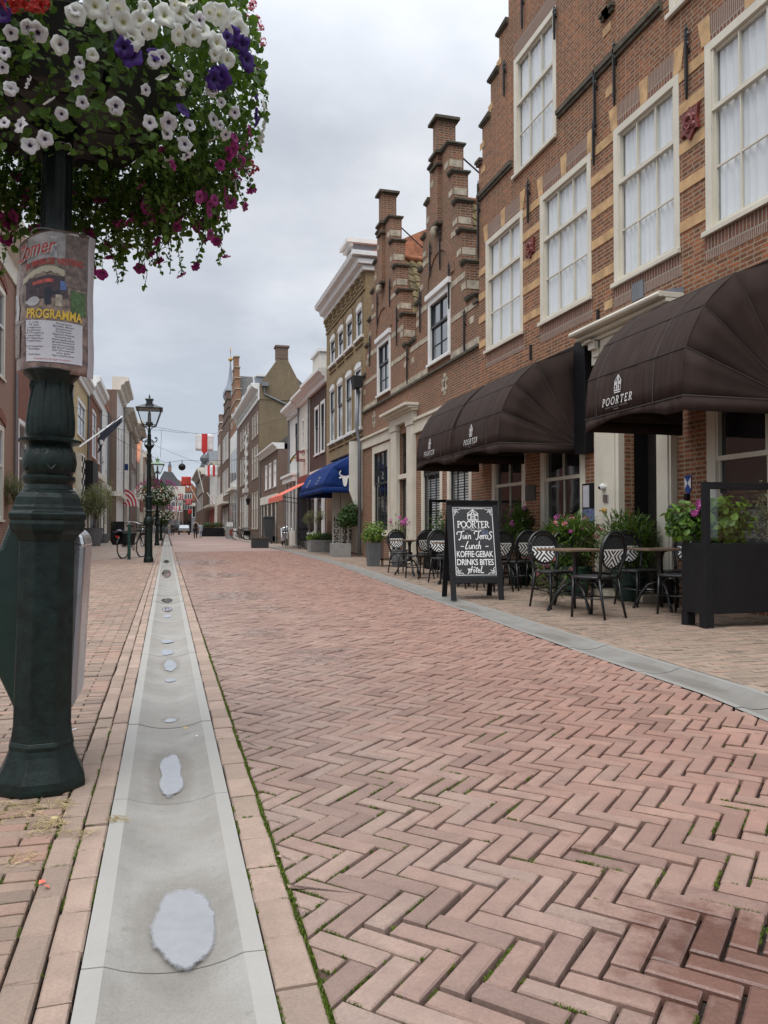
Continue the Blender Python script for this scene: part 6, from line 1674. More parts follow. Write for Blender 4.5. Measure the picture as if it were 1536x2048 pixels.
l3 = row_house('yellow_plaster_house', 'yellow plastered house left of the far lantern, its big window above a chequered board', -4.9, -1, 45.1, 53.0, 9.4, 'yellowplaster', [(51.5, 47.2, 6.3, 8.5, dict(cols=2, fw=.2))], (9.4, 10.1, .45, 'white'), 7, 11.5, (3.2, 'cream'), roofm='tiledark')
mb = MB(); mb.box(-4.8995, -4.6, 46.5, 48.5, .4, 5.2); mb.build('chequered_board', M['offwhite'], l3)
mb = MB()
for k in range(14):
    for q in range(3):
        if (k + q) % 2: mb.box(-4.5995, -4.58, 46.6 + q * .6, 47.2 + q * .6, .6 + k * .32, .92 + k * .32)
mb.build('chequers', M['blackmatt'], l3)
mb = MB(); mb.box(-4.88, -4.2, 49, 52.6, 2.0, 5.0); mb.build('shop_shutter', M['blackmatt'], l3)
l4 = row_house('red_cornice_house', 'red brick house with flagpole, tall white windows and a white side cornice', -4.75, -1, 53.05, 61.0, 9.6, 'left2', [(57.3, 54.6, 5.7, 8.9), (60.4, 58.9, 5.6, 8.2)], (9.6, 10.8, .6, 'white'), 7, 12.6, (4.6, 'cream'), kw=dict(fw=.2), roofm='tileorange')
mb = MB(); mb.box(-4.7495, -4.3, 53.2, 60.8, 4.3, 4.7); mb.build('shop_cornice', M['cream'], l4, bevel=.03)
mb = MB(); [mb.box(-4.7495, -4.70, 53.6 + k * 1.7, 54.9 + k * 1.7, .6, 4.0) for k in range(4)]; mb.build('shop_pane', M['glass'], l4)
l5 = row_house('white_shop_house', 'white plastered house with a small orange tiled gable beside a brown side wall', -4.65, -1, 61.05, 67.0, 10.4, 'white', [(66, 64.8, 5.5, 9)], None, 7, None, None)
mb = tile_roof((-4.55, 61.0, 10.4), (0, 6.0, 0), (-3, 0, 4.0), 18, 12); mb.build('roof', M['tileorange'], l5)
mb = MB(); mb.box(-4.6495, -4.3, 61.3, 66.8, 3.9, 4.3); [mb.box(-4.62, -4.6485 + .0, 61.6 + k * 1.8, 63 + k * 1.8, .4, 3.8) for k in range(3)]; mb.build('shop_front', M['offwhite'], l5)
l6 = row_house('jutting_house', 'house jutting into the pavement, brown brick side wall and white front with hanging cornice', -3.95, -1, 67.05, 77, 12.3, 'white', [(70, 68.4, 6, 9.5), (74.5, 73, 6, 9.5)], (12.3, 13.4, .9, 'offwhite'), 7, None, None, side='brown2')
mb = MB(); mb.box(-4.9, -3.6, 66.9, 77, 3.6, 4.0); mb.build('shop_cornice', M['offwhite'], l6)
l7 = row_house('white_narrow_house', 'second tall white house past the brown side wall, with a blue shop sign', -3.9, -1, 77.1, 88, 11.3, 'offwhite', [(79.6, 78, 6, 9.5), (84.5, 83, 6, 9.5)], (11.3, 12.4, .9, 'beige'), 7, None, None)
mb = MB(); mb.box(-3.8995, -3.55, 78, 78.1, 6.5, 7.1); mb.build('sign_board', M['blue'], l7)
l8 = row_house('dark_front_house', 'brown fronted house with protruding white eaves, far left side', -3.75, -1, 88.1, 103, 11.6, 'farbrick', [(91 + k * 4, 93 + k * 4, z, z + 3) for k in range(3) for z in (4.4, 8.3)], (11.6, 12.7, 1.3, 'offwhite'), 7, None, None)
l9 = thing('cream_gable_house', 'cream pointed gable house with brick apron and white upper window, far left side', 'house', (-3.3, 112, 0))
mb = MB(); mb.prism([(103.2, 0), (118, 0), (118, 9), (112, 13.8), (103.2, 9.2)], 'x', -3.3, -10); mb.build('wall', M['cream'], l9)
mb = MB(); mb.face([(-3.29, 103.2, 9.25), (-10, 103.2, 9.25), (-10, 112, 13.9), (-3.29, 112, 13.9)]); mb.build('roof', M['tileorange'], l9)
for z in (4.8, 8.0): window(l9, -3.3, -1, 106, 109.5, z, z + 2.6, fw=.3, sash='white', cols=2)
mb = MB(); mb.box(-3.2995, -3.2, 104, 117, 3.2, 4.6); mb.build('brick_apron', M['left2'], l9)
l10 = row_house('far_plain_house', 'plain beige row of house fronts running to the far bend on the left', -3.1, -1, 118.2, 240, 11.3, 'farbrick', [(120 + k * 6, 123 + k * 6, z, z + 3) for k in range(7) for z in (4.6, 8)], (11.3, 12.2, .8, 'beige'), 8, 15.5, (4.0, 'beige'), roofm='tiledark')

# ---------------------------------------------------------------- houses closing the far end of the street
YE = 175
def far_block(name, label, px0, px1, pyt, Y, wm, roof=None, rm='tileorange', cor=None, wins=None, low=None, dep=8):
    xa, zt = FY(px0, pyt, Y); xb, _ = FY(px1, pyt, Y)
    t = thing(name, label, 'house', ((xa + xb) / 2, Y, 0)); m = MB(); m.box(xa, xb, Y, Y + dep, 0, zt); m.build('wall', M[wm], t)
    if roof:
        r = MB(); r.prism([(FY(px, py, Y)) for px, py in roof], 'y', Y + .5, Y + dep); r.build('roof', M[rm], t)
    if cor: c = MB(); c.box(xa - .3, xb + .3, Y - .6, Y, zt - cor, zt + .2); c.build('cornice', M['offwhite'], t)
    if wins:
        for (n, a, b) in wins:
            for k in range(n):
                x0 = lerp(xa, xb, (k + .25) / n); x1 = lerp(xa, xb, (k + .75) / n); za, zb = FY(px0, a, Y)[1], FY(px0, b, Y)[1]
                f = MB(); f.box(x0 - .15, x1 + .15, Y - .08, Y - .001, za - .15, zb + .15); fo = f.build('window', M['white'], t); g = MB(); g.box(x0, x1, Y - .10, Y - .0805, za, zb); g.build('pane', M['glass'], fo)
    if low: m = MB(); m.box(xa + .3, xb - .3, Y - .12, Y - .001, .3, FY(px0, low, Y)[1]); m.build('shop_pane', M['glass'], t)
    return t
far_block('far_white_cornice_house', 'white-corniced brick house with dormers at the far bend', 312, 367, 974, 166, 'farbrick', [(318, 960), (328, 942), (345, 944), (366, 974), (330, 976)], 'slate', 1.6, [(4, 1000, 980), (4, 1022, 1004)], 1040)
far_block('far_brick_shop', 'brown brick building with a wide shop window closing the street', 360, 384, 982, 172, 'brown2', [(355, 984), (355, 958), (362, 962), (386, 984)], 'tileorange', None, [(5, 1000, 988), (5, 1018, 1006)], 1041)
far_block('far_red_roof_house', 'house under a big rust red tiled roof at the end of the street', 376, 408, 1000, 184, 'farbrick', [(374, 1004), (379, 968), (384, 966), (392, 976), (406, 974), (412, 1006)], 'tileorange', None, [(3, 1020, 1008)])
far_block('far_blue_front', 'small pale blue gabled front with an orange shop canopy at the street end', 383, 402, 1008, 168, 'lead', None, 'slate', .4, [(2, 1034, 1014)], 1050)
sp = thing('far_spire', 'tiny brick tower with a pointed spire on the skyline at the street end', 'tower', (*FY(339, 940, 260)[:1], 260, 0))
x0, zt = FY(336, 934, 260); x1, _ = FY(343, 934, 260); mb = MB(); mb.box(x0, x1, 260, 262, 0, zt); mb.build('tower', M['left1'], sp)
mb = MB(); mb.lathe([((x1 - x0) * .62, zt), (.1, FY(339, 922, 260)[1])], ((x0 + x1) / 2, 261, 0), 6); mb.build('spire', M['slate'], sp)

# ---------------------------------------------------------------- lamp posts down the street
def street_lamp(name, label, x, y, h, basket=False, grp='green street lamp posts', cap='zinc'):
    t = thing(name, label, 'lamp post', (x, y, 0), grp); k = h / 4.75
    S = lambda prof: [(r * k, z * k) for r, z in prof]
    mb = MB(); mb.lathe(S([(.145, 0), (.145, .1), (.125, .16), (.118, .2)]), (x, y, 0), 8, rot=.39); mb.build('foot', M['lampgreen'], t)
    mb = MB(); mb.lathe(S([(.118, .18), (.105, 1.05)]), (x, y, 0), 8, rot=.39); mb.build('shaft', M['lampgreen'], t)
    mb = MB(); mb.lathe(S([(.11, 1.04), (.14, 1.08), (.15, 1.14), (.135, 1.2), (.12, 1.26), (.09, 1.3), (.1, 1.34), (.085, 1.38), (.09, 1.43), (.115, 1.46), (.08, 1.5), (.098, 1.6), (.09, 1.75), (.105, 1.82), (.105, 1.86), (.06, 1.9)]), (x, y, 0), 16); mb.build('collar', M['lampgreen'], t, smooth=True, angle=40)
    mb = MB(); mb.lathe(S([(.062, 1.88), (.052, 3.0), (.07, 3.02), (.07, 3.08), (.05, 3.1), (.06, 3.2), (.075, 3.24), (.13, 3.3), (.12, 3.34), (.06, 3.36), (.05, 3.6), (.055, 3.62), (.04, 3.66), (.045, 3.76)]), (x, y, 0), 14); mb.build('pole', M['lampgreen'], t, smooth=True, angle=40)
    br = MB()
    for s in (-1, 1):
        c = [(x + s * q * k, y, z * k) for q, z in ((.045, 3.50), (.09, 3.47), (.13, 3.43), (.17, 3.43), (.205, 3.47), (.215, 3.53), (.19, 3.57), (.165, 3.56), (.165, 3.535))]; br.tube(c, .016 * k, 6)
        c = [(x + s * q * k, y, z * k) for q, z in ((.06, 3.45), (.11, 3.40), (.135, 3.36), (.12, 3.32), (.09, 3.33), (.09, 3.36))]; br.tube(c, .014 * k, 6)
        br.ball((x + s * .165 * k, y, 3.545 * k), .024 * k, 7)
    br.build('ladder_scrolls', M['lampgreen'], t)
    ln = MB(); zb, zt_, rb, rt = 3.90, 4.36, .26, .47
    for q in range(4):
        a = q * math.pi / 2 + math.pi / 4; ln.tube([(x + rb * k * math.cos(a), y + rb * k * math.sin(a), zb * k), (x + rt * k * math.cos(a), y + rt * k * math.sin(a), zt_ * k)], .011 * k, 4)
        b = a + math.pi / 2
        for r, z in ((rb, zb), (rt, zt_)): ln.tube([(x + r * k * math.cos(a), y + r * k * math.sin(a), z * k), (x + r * k * math.cos(b), y + r * k * math.sin(b), z * k)], .013 * k, 4)
        ln.tube([(x + .03 * k * math.cos(a), y + .03 * k * math.sin(a), 3.76 * k), (x + .08 * k * math.cos(a), y + .08 * k * math.sin(a), 3.82 * k), (x + rb * k * math.cos(a), y + rb * k * math.sin(a), zb * k)], .009 * k, 4)
    ln.tube([(x, y, 3.74 * k), (x, y, 3.94 * k)], .03 * k, 7); ln.lathe(S([(.10, 3.9), (.10, 3.99)]), (x, y, 0), 10)
    lo = ln.build('lantern', M['poleblack'], t)
    mb = MB(); mb.lathe(S([(.055, 3.99), (.04, 4.25), (.02, 4.3)]), (x, y, 0), 10); mb.build('burner', M['zinc'], lo)
    g = MB(); g.lathe(S([(rb * .98, zb), (rt * .98, zt_)]), (x, y, 0), 4, rot=math.pi / 4, cap=False); g.build('panes', M['lampglass'], lo)
    mb = MB(); mb.lathe(S([(.52, 4.35), (.525, 4.375), (.17, 4.50), (.125, 4.51), (.125, 4.62), (.165, 4.635), (.15, 4.66), (.03, 4.65), (.03, 4.68), (.035, 4.72), (.004, 4.80)]), (x, y, 0), 4, rot=math.pi / 4); mb.build('lantern_roof', M[cap] if cap != 'zinc' else M['poleblack'], lo)
    return t
M['verdigris'] = mat('verdigris', (.20, .30, .20), .6)
x, y = G(297, 1125); street_lamp('lamp_post', 'green street lamp with scrolled arms and glass lantern, second post down the street', x, y, 4.85)
x, y = G(314, 1091); street_lamp('lamp_post', 'third green lamp post, with verdigris lantern roof and a flower basket', x, y, 5.05, cap='verdigris')
x, y = G(322, 1081); street_lamp('lamp_post', 'fourth green lamp post, small, just behind the verdigris one', x, y, 4.9)
def bush(mb, c, r, n, l, w, rr, kind='leaf', core=.35, lumps=.3, droop=.3):
    for _ in range(n):
        d = Vector((rr.gauss(0, 1), rr.gauss(0, 1), rr.gauss(0, 1))).normalized()
        q = rr.uniform(core, 1) ** .7 * (1 + lumps * noise.noise(Vector((d.x * 2.1 + c[0], d.y * 2.1, d.z * 2.1 + c[1]))))
        p = Vector((c[0] + d.x * r[0] * q, c[1] + d.y * r[1] * q, c[2] + d.z * r[2] * q)); s = rr.uniform(.65, 1.25)
        if kind == 'leaf': leaf(mb, p, (d.x + rr.gauss(0, .5), d.y + rr.gauss(0, .5), d.z + .5 + rr.gauss(0, .4)), rr.uniform(0, 6.28), l * s, w * s, rr)
        else: leaf2(mb, p, (d.x + rr.gauss(0, .6), d.y + rr.gauss(0, .6), d.z * .6 + rr.gauss(.25 - droop, .6)), (0, 0, 1), l * s, w * s, rr)
def far_basket(x, y, z, label, seed):
    t = thing('flower_basket', label, 'flower basket', (x, y, z), 'flower baskets on lamp posts'); rr = random.Random(seed)
    mb = MB(); bush(mb, (x, y, z), (.95, .95, .75), 3600, .10, .075, rr, core=.3); mb.build('foliage', M['leafdark'], t, attr=True)
    for m_, n, zl, zh in (('petcream', 190, -.4, .4), ('petpink', 130, .3, .8), ('petred', 50, -.5, .4)):
        fl = MB()
        for _ in range(n):
            a = rr.uniform(0, 6.28); zz = rr.uniform(zl, zh); r_ = 1.2 * math.sqrt(max(.05, 1 - (zz / .9) ** 2)) + .02; geranium(fl, (x + r_ * math.cos(a), y + r_ * math.sin(a), z + zz), .075, rr, 3)
        fl.build('blossoms', M[m_], t, attr=True)['kind'] = 'stuff'
    mb = MB(); mb.lathe([(.1, -.35), (.4, -.3), (.5, 0)], (x, y, z), 12); mb.build('tray', M['blackmatt'], t)
x, y = G(314, 1091); far_basket(x, y, FY(314, 988, y)[1], 'flower basket of white and pink blooms on the verdigris-roofed lamp post', 3)
x, y = G(322, 1081); far_basket(x, y, FY(322, 1030, y)[1], 'small trailing flower basket on the fourth lamp post', 4)
# ---------------------------------------------------------------- chalkboard A-sign
def a_board():
    yaw = math.radians(-4); hgt = 1.40
    A = Vector((*G(908, 1201), 0)); B = Vector((*G(1004, 1200), 0))
    cx, cy = (A.x + B.x) / 2, (A.y + B.y) / 2; wdt = (B - A).length + .07
    ang_ = math.atan2(B.y - A.y, B.x - A.x)
    root = thing('sandwich_board', 'black sandwich board with white chalk lettering standing on the terrace kerb', 'sandwich board', (cx, cy, 0))
    dep = .74                                   # spread of the feet
    ux, uy = math.cos(ang_), math.sin(ang_); nx, ny = -uy, ux        # n points away from the camera
    def P(x, t, off=0.0, back=False):
        """x across, t up the leaf 0..1, off = proud of the face"""
        lean = (1 - t) * 0 + t * dep / 2
        d = lean if not back else dep - lean
        o = -off if not back else off
        return (cx + ux * x + nx * (d + o), cy + uy * x + ny * (d + o), t * hgt + off * .25)
    def panel(x0, x1, t0, t1, th, back=False, off=0.0):
        mb = MB(); a = [P(x0, t0, off, back), P(x1, t0, off, back), P(x1, t1, off, back), P(x0, t1, off, back)]; b = [P(x0, t0, off - th, back), P(x1, t0, off - th, back), P(x1, t1, off - th, back), P(x0, t1, off - th, back)]
        i = len(mb.v); mb.v += a + b
        for q in ((0, 1, 2, 3), (7, 6, 5, 4), (0, 4, 5, 1), (1, 5, 6, 2), (2, 6, 7, 3), (3, 7, 4, 0)): mb.f.append(q); mb.t.append(0)
        return mb
    def merge(ms):
        o = MB()
        for m in ms: i = len(o.v); o.v += m.v; o.f += [tuple(k + i for k in f) for f in m.f]; o.t += m.t
        return o
    w2 = wdt / 2; fr = .075
    for back in (False, True):
        f = merge([panel(-w2, -w2 + fr, 0, 1, .035, back), panel(w2 - fr, w2, 0, 1, .035, back), panel(-w2 + fr, w2 - fr, .945, 1, .034, back), panel(-w2 + fr, w2 - fr, .165, .225, .034, back)])
        fo = f.build('frame', M['blackmatt'], root, bevel=.004)
        b = panel(-w2 + fr, w2 - fr, .225, .945, .012, back, -.010); b.build('chalk_panel', M['boardblack'], root)
    ix = w2 - fr
    tb, tt = .232, .938
    def fn(x, y): return P(x, y / hgt, -.0085)
    mb = MB(); yb, yt = tb * hgt + .02, tt * hgt - .02; xb = ix - .015
    stroke(mb, [(-xb, yb), (xb, yb), (xb, yt), (-xb, yt), (-xb, yb)], .009, fn)
    for sx in (-1, 1):
        for (yy, sy) in ((yb, 1), (yt, -1)):
            q = lambda a, b: (sx * (xb - a), yy + sy * b)
            stroke(mb, [q(.01, .11), q(.03, .09), q(.025, .05), q(.05, .025), q(.09, .03), q(.11, .01)], .008, fn)
            stroke(mb, [q(.035 + .02 * math.cos(t), .04 + .02 * math.sin(t)) for t in [k * .6 for k in range(11)]], .007, fn); stroke(mb, [q(.06, .05), q(.075, .075)], .007, fn); stroke(mb, [q(.02, .075), q(.05, .06)], .007, fn)
    for k in range(17):
        x = lerp(-xb + .13, xb - .13, k / 16); stroke(mb, [(x - .006, yt - .014), (x + .006, yt - .014)], .011, fn)
    mb.build('chalk_border', M['chalk'], root)
    mb = MB(); house_logo(mb, 0, hgt * .795, .15, .155, .010, fn); mb.build('emblem', M['chalk'], root)
    mb = MB(); serif_word(mb, 'POORTER', 0, hgt * .722, .085, .006, .012, fn); put_text(mb, 'BOUTIQUE   HOTEL', 0, hgt * .702, .016, fn, wide=.32); stroke(mb, [(-.04, hgt * .69), (.05, hgt * .69)], .005, fn)
    # handwritten lines, drawn as strokes of the brush
    def script(sts, x0, y0, k, w, sh=.18): 
        for st in sts: stroke(mb, [(x0 + (px + sh * py) * k, y0 + py * k) for px, py in st], w, fn)
    def curl(cx_, cy_, r, a0, a1): return arc(cx_, cy_, r, a0, a1, 9)
    T = [[(-.42, .55), (-.5, .75), (-.35, .95), (-.1, .9), (.25, .98), (.45, 1.05)], [(.12, .93), (.08, .5), (.1, .1), (-.05, -.15), (-.2, -.05)]]
    u = [[(.0, .5), (.02, .1), (.14, .0), (.28, .15), (.32, .5)], [(.32, .5), (.32, .1), (.42, .0)]]; ii = [[(0, .5), (.0, .08), (.1, .0)], [(.02, .68), (.03, .74)]]
    nn = [[(0, .5), (.0, 0)], [(0, .34), (.14, .5), (.26, .42), (.27, .06), (.37, 0)]]; ee = [[(0, .25), (.24, .3), (.2, .48), (.06, .46), (-.02, .2), (.1, 0), (.3, .1)]]
    r_ = [[(0, .5), (0, 0)], [(0, .32), (.1, .48), (.24, .46)]]; a_ = [[(.28, .44), (.1, .5), (-.02, .2), (.1, .0), (.28, .2), (.3, .5)], [(.3, .5), (.3, .08), (.4, 0)]]
    S_ = [[(.42, .85), (.25, 1.0), (.05, .85), (.15, .62), (.36, .45), (.34, .15), (.12, -.05), (-.1, .1)]]
    off = lambda sts, dx: [[(x + dx, y) for x, y in st] for st in sts]
    k = .11; yy = hgt * .605
    script(T, -.205, yy, k, .013); script(off(u, 0), -.165, yy, k, .011); script(ii, -.112, yy, k, .011); script(nn, -.085, yy, k, .011)
    script(T, .045, yy + .006, k, .013); script(ee, .078, yy, k, .011); script(r_, .112, yy, k, .011); script(r_, .135, yy, k, .011); script(a_, .160, yy, k, .011); script(S_, .205, yy - .004, k, .013)
    L_ = [[(.2, 1.0), (.05, .6), (-.05, .1), (.02, -.02), (.3, .06)]]; c_ = [[(.26, .42), (.12, .5), (0, .25), (.1, 0), (.3, .1)]]; h_ = [[(.05, 1.0), (0, 0)], [(0, .3), (.15, .5), (.27, .4), (.27, .05), (.38, 0)]]
    yy = hgt * .505; script(L_, -.13, yy, k, .013); script(u, -.085, yy, k, .011); script(nn, -.035, yy, k, .011); script(c_, .012, yy, k, .011); script(h_, .05, yy, k, .012)
    stroke(mb, [(-.20, yy + .035), (-.155, yy + .035)], .011, fn); stroke(mb, [(.155, yy + .035), (.20, yy + .035)], .011, fn)
    put_text(mb, 'KOFFIE·GEBAK', .0, hgt * .425, .082, fn, bold=.012, wide=ix * 2 - .075, space=.95)
    put_text(mb, 'DRINKS BITES', .0, hgt * .345, .082, fn, bold=.012, wide=ix * 2 - .075, space=.95)
    yy = hgt * .268; Hh = [[(-.05, .35), (-.12, .55), (.1, .6), (.05, 0), (-.1, -.1)], [(.45, .95), (.35, .4), (.33, 0)], [(-.1, .42), (.55, .5)]]
    o_ = [[(.15, .5), (0, .25), (.14, 0), (.28, .25), (.15, .5)]]; t_ = [[(.1, .8), (.05, .1), (.14, 0)], [(-.06, .6), (.28, .64)]]; l_ = [[(.12, .95), (.04, .1), (.14, 0), (.5, .04)]]
    script(Hh, -.11, yy, k * .9, .013); script(o_, -.045, yy, k * .9, .011); script([[(.02, .66), (.16, .84), (.32, .66)]], -.045, yy, k * .9, .009); script(t_, -.005, yy, k * .9, .011); script(ee, .022, yy, k * .9, .011); script(l_, .06, yy, k * .9, .013)
    mb.build('chalk_lettering', M['chalk'], root)
    mb = MB(); 
    for k in range(9):
        a = k * .7; x0, y0 = .165 + .035 * math.cos(a), hgt * .672 + .022 * math.sin(a); stroke(mb, [(x0, y0), (x0 + .03 * math.cos(a * 1.7), y0 + .02 * math.sin(a * 2.3)), (x0 - .01, y0 - .02)], .008, fn)
    mb.build('chalk_butterfly', mat('chalk_blue', (.16, .20, .34), .8), root)
    ch_ = MB(); a, b = Vector(P(-.05, .16)), Vector(P(.1, .16, 0, True)); ch_.tube([a.lerp(b, t) - Vector((0, 0, .09 * math.sin(math.pi * t))) for t in [q / 10 for q in range(11)]], .004, 5); ch_.build('chain', M['iron'], root)
    hg = MB()
    for x in (-w2 * .6, w2 * .6): p = Vector(P(x, 1.0)); hg.box(p.x - .04, p.x + .04, p.y - .02, p.y + .03, hgt, hgt + .006)
    hg.build('hinge', M['iron'], root)
a_board()

# ---------------------------------------------------------------- terrace chairs and tables
def weave_mat():
    m, nt, b, out = nodes_of('woven_back'); n = N(nt)
    tc = n.new('ShaderNodeTexCoord'); sp = n.new('ShaderNodeSeparateXYZ'); n.link(tc.outputs['Object'], sp.inputs[0])
    x = n.math('ABSOLUTE', sp.outputs[0]); z = n.math('SUBTRACT', sp.outputs[2], .685)
    d = n.math('SUBTRACT', x, n.math('ABSOLUTE', z))
    s = n.math('GREATER_THAN', n.math('FRACT', n.math('MULTIPLY', n.math('ADD', d, 1.006), 1 / .060)), .5)
    lowm = n.math('LESS_THAN', sp.outputs[2], .765)
    band = n.math('MULTIPLY', n.math('GREATER_THAN', sp.outputs[2], .752), lowm)
    white = n.math('MAXIMUM', n.math('MULTIPLY', s, lowm), band)
    grey = n.math('MULTIPLY', s, n.math('SUBTRACT', 1.0, lowm))
    c = n.mix(white, (.014, .014, .015), (.86, .85, .82)); c = n.mix(n.math('MULTIPLY', grey, .5), c, (.07, .072, .078))
    n.link(c, b.inputs['Base Color']); b.inputs['Roughness'].default_value = .5
    v = n.new('ShaderNodeMapping'); v.inputs['Scale'].default_value = (1, 1, 1); n.link(tc.outputs['Object'], v.inputs[0])
    n.bump(n.noise(v.outputs[0], 180, 1), .003, .5, b)
    return m
M['weave'] = weave_mat()
M['seatweave'] = mat('seat_weave', (.02, .02, .022), .5, var=.5, scale=60, bump=.003, bscale=160)
def make_chair():
    t = thing('bistro_chair', 'black bistro chair', 'chair', (0, 0, 0), 'black woven terrace chairs')
    r = .0135
    def back(z): return -.19 - .075 * max(0, (z - .46)) / .5 - .02 * math.sin(max(0, z - .46) * 5)
    s = MB(); n = 22; rows = []
    for k in range(n):
        a = 2 * math.pi * k / n; sx = math.copysign(abs(math.cos(a)) ** .75, math.cos(a)) * .215; sy = math.copysign(abs(math.sin(a)) ** .75, math.sin(a)) * .205
        rows.append((sx, sy))
    s.prism(rows, 'z', .445, .468); s.build('seat', M['seatweave'], t, bevel=.006)
    s = MB(); s.tube([(x * 1.02, y * 1.02, .452) for x, y in rows] + [(rows[0][0] * 1.02, rows[0][1] * 1.02, .452)], .016, 7); s.build('seat_rim', M['black'], t, smooth=True)
    # balloon back frame, one bent cane from seat to seat, and an inner loop
    f = MB(); pts = []
    for k in range(25):
        w = k / 24; a = math.pi * (1 - w)
        x = .215 * math.cos(a) if True else 0; z = .74 + .215 * math.sin(a)
        pts.append((x, back(z), z))
    lo = [(-.165, -.185, .44), (-.172, back(.52), .52), (-.20, back(.62), .62), (-.214, back(.68), .68)]
    path = lo + pts + [(-x, y, z) for x, y, z in lo[::-1]]
    f.tube(path, .019, 8); f.build('back_frame', M['black'], t, smooth=True)
    f = MB(); f.tube([(.182 * math.cos(q), back(.735 + .185 * math.sin(q)) + .004, .735 + .185 * math.sin(q)) for q in [k * 2 * math.pi / 26 for k in range(27)]], .0115, 7)
    f.tube([(0, back(.55), .553), (0, back(.47), .46)], .009, 6); f.build('inner_hoop', M['black'], t, smooth=True)
    w = MB(); rows = []
    for j in range(13):
        z = lerp(.56, .912, j / 12); hw = math.sqrt(max(0.0004, .176 ** 2 - (z - .735) ** 2)); rows.append([(lerp(-hw, hw, i / 10), back(z) + .002, z) for i in range(11)])
    w.grid(rows); w.build('woven_back', M['weave'], t, solid=.006)
    for sx in (-1, 1):
        l = MB(); l.tube([(sx * .165, .165, .445), (sx * .172, .175, .2), (sx * .178, .182, 0)], [.017, .016, .014], 7); l.build('leg', M['black'], t, smooth=True)
        l = MB(); l.tube([(sx * .165, -.185, .445), (sx * .176, -.225, .22), (sx * .188, -.275, 0)], [.018, .016, .014], 7); l.build('leg', M['black'], t, smooth=True)
    st = MB()
    st.tube([(-.17, .174, .21), (.17, .174, .21)], .009, 6); st.tube([(-.174, -.222, .235), (.174, -.222, .235)], .009, 6)
    for sx in (-1, 1): st.tube([(sx * .172, .175, .215), (sx * .176, -.222, .225)], .009, 6)
    for sx in (-1, 1):
        for sy, y0 in ((1, .17), (-1, -.2)):
            st.tube([(sx * .168, y0, .30), (sx * .13, y0, .37), (sx * .05, y0 * .98, .43)], .0075, 5)
        st.tube([(sx * .17, .17, .30), (sx * .168, .10, .39), (sx * .166, .03, .43)], .0075, 5); st.tube([(sx * .172, -.21, .30), (sx * .168, -.12, .39), (sx * .166, -.05, .43)], .0075, 5)
    st.build('stretchers', M['black'], t, smooth=True)
    return t
def make_table():
    t = thing('bistro_table', 'table', 'table', (0, 0, 0), 'square terrace tables')
    s = MB(); s.box(-.325, .325, -.325, .325, .725, .752); s.build('table_top', M['tabletop'], t, bevel=.006)
    s = MB(); s.lathe([(.05, .3), (.035, .36), (.03, .62), (.05, .70), (.12, .724)], (0, 0, 0), 12); s.build('column', M['black'], t, smooth=True)
    for k in range(3):
        a = k * 2.094 + .4; s = MB(); P = lambda r, z: (r * math.cos(a), r * math.sin(a), z)
        s.tube([P(.03, .34), P(.14, .30), P(.23, .19), P(.27, .09), P(.31, .04)], [.02, .018, .017, .016, .02], 7); s.ball(P(.315, .024), .024, 8); s.tube([P(.04, .2), P(.12, .22), P(.2, .2)], .008, 5); s.build('leg', M['black'], t, smooth=True)
    return t
chair0 = make_chair(); table0 = make_table(); used = {}
def put(proto, key, x, y, rz, label):
    o = proto if key not in used else copy_tree(proto)
    used[key] = 1; o.location = (x, y, 0); o.rotation_euler = (0, 0, rz); o['label'] = label; return o
def seat(px, py, deg, label):
    x, y = G(px, py); put(chair0, 'chair', x, y, math.radians(deg), label)
def seatXY(x, y, deg, label): put(chair0, 'chair', x, y, math.radians(deg), label)
# rows of tables along the terrace; chairs face one another (0 deg looks away down the street)
def tab(x, y, rz, label): put(table0, 'table', x, y, math.radians(rz), label)
for x, y, r, l in ((4.72, 8.40, 8, 'small square table nearest the kerb, between two chairs with zigzag backs'), (5.84, 8.32, -6, 'small square table nearest the black planter box'), (5.6, 12.2, 4, 'small table right behind the sandwich board'),
                  (4.87, 12.82, -5, 'small table left of the sandwich board'), (4.92, 15.65, 6, 'farthest small table on the terrace, by the grey planter')): tab(x, y, r, l)
for x, y, r, l in ((4.64, 7.82, 22, 'black zigzag-back chair standing nearest the camera, back turned, at the front table'), (4.70, 8.88, 186, 'black chair across the front table, its white zigzag back facing the camera'),
                  (5.87, 8.80, 184, 'black chair beside the oleander pot, behind the table next to the planter box'), (6.28, 8.50, 120, 'black chair squeezed in the corner behind the planter box table'), (5.74, 7.80, 20, 'black chair half hidden behind the black planter box'),
                  (5.52, 11.66, 10, 'black chair right of the sandwich board with its back to the camera'), (5.6, 12.75, 186, 'black chair behind the table at the right edge of the sandwich board'), (6.05, 12.2, 85, 'black chair farther back by the hotel window, right of the sandwich board'),
                  (4.86, 13.35, 188, 'black zigzag-back chair third from the left end of the terrace'), (4.86, 12.3, 12, 'black chair tucked behind the left edge of the sandwich board'), (5.75, 14.1, 100, 'black chair behind the sandwich board near the dark shrub'),
                  (5.0, 16.5, 192, 'leftmost black chair of the terrace beside the grey planter'), (4.82, 14.75, 18, 'second black chair from the left end, its back to the camera'), (5.5, 10.55, 20, 'black chair under the menu case in front of the pink oleander'), (5.0, 11.5, 15, 'black chair just right of the sandwich board leg, its back to the camera'), (5.5, 14.9, 150, 'black chair between the dense dark shrub and the small table'), (5.55, 16.3, 95, 'second-row black chair at the far terrace end near the door surround')): seatXY(x, y, r, l)

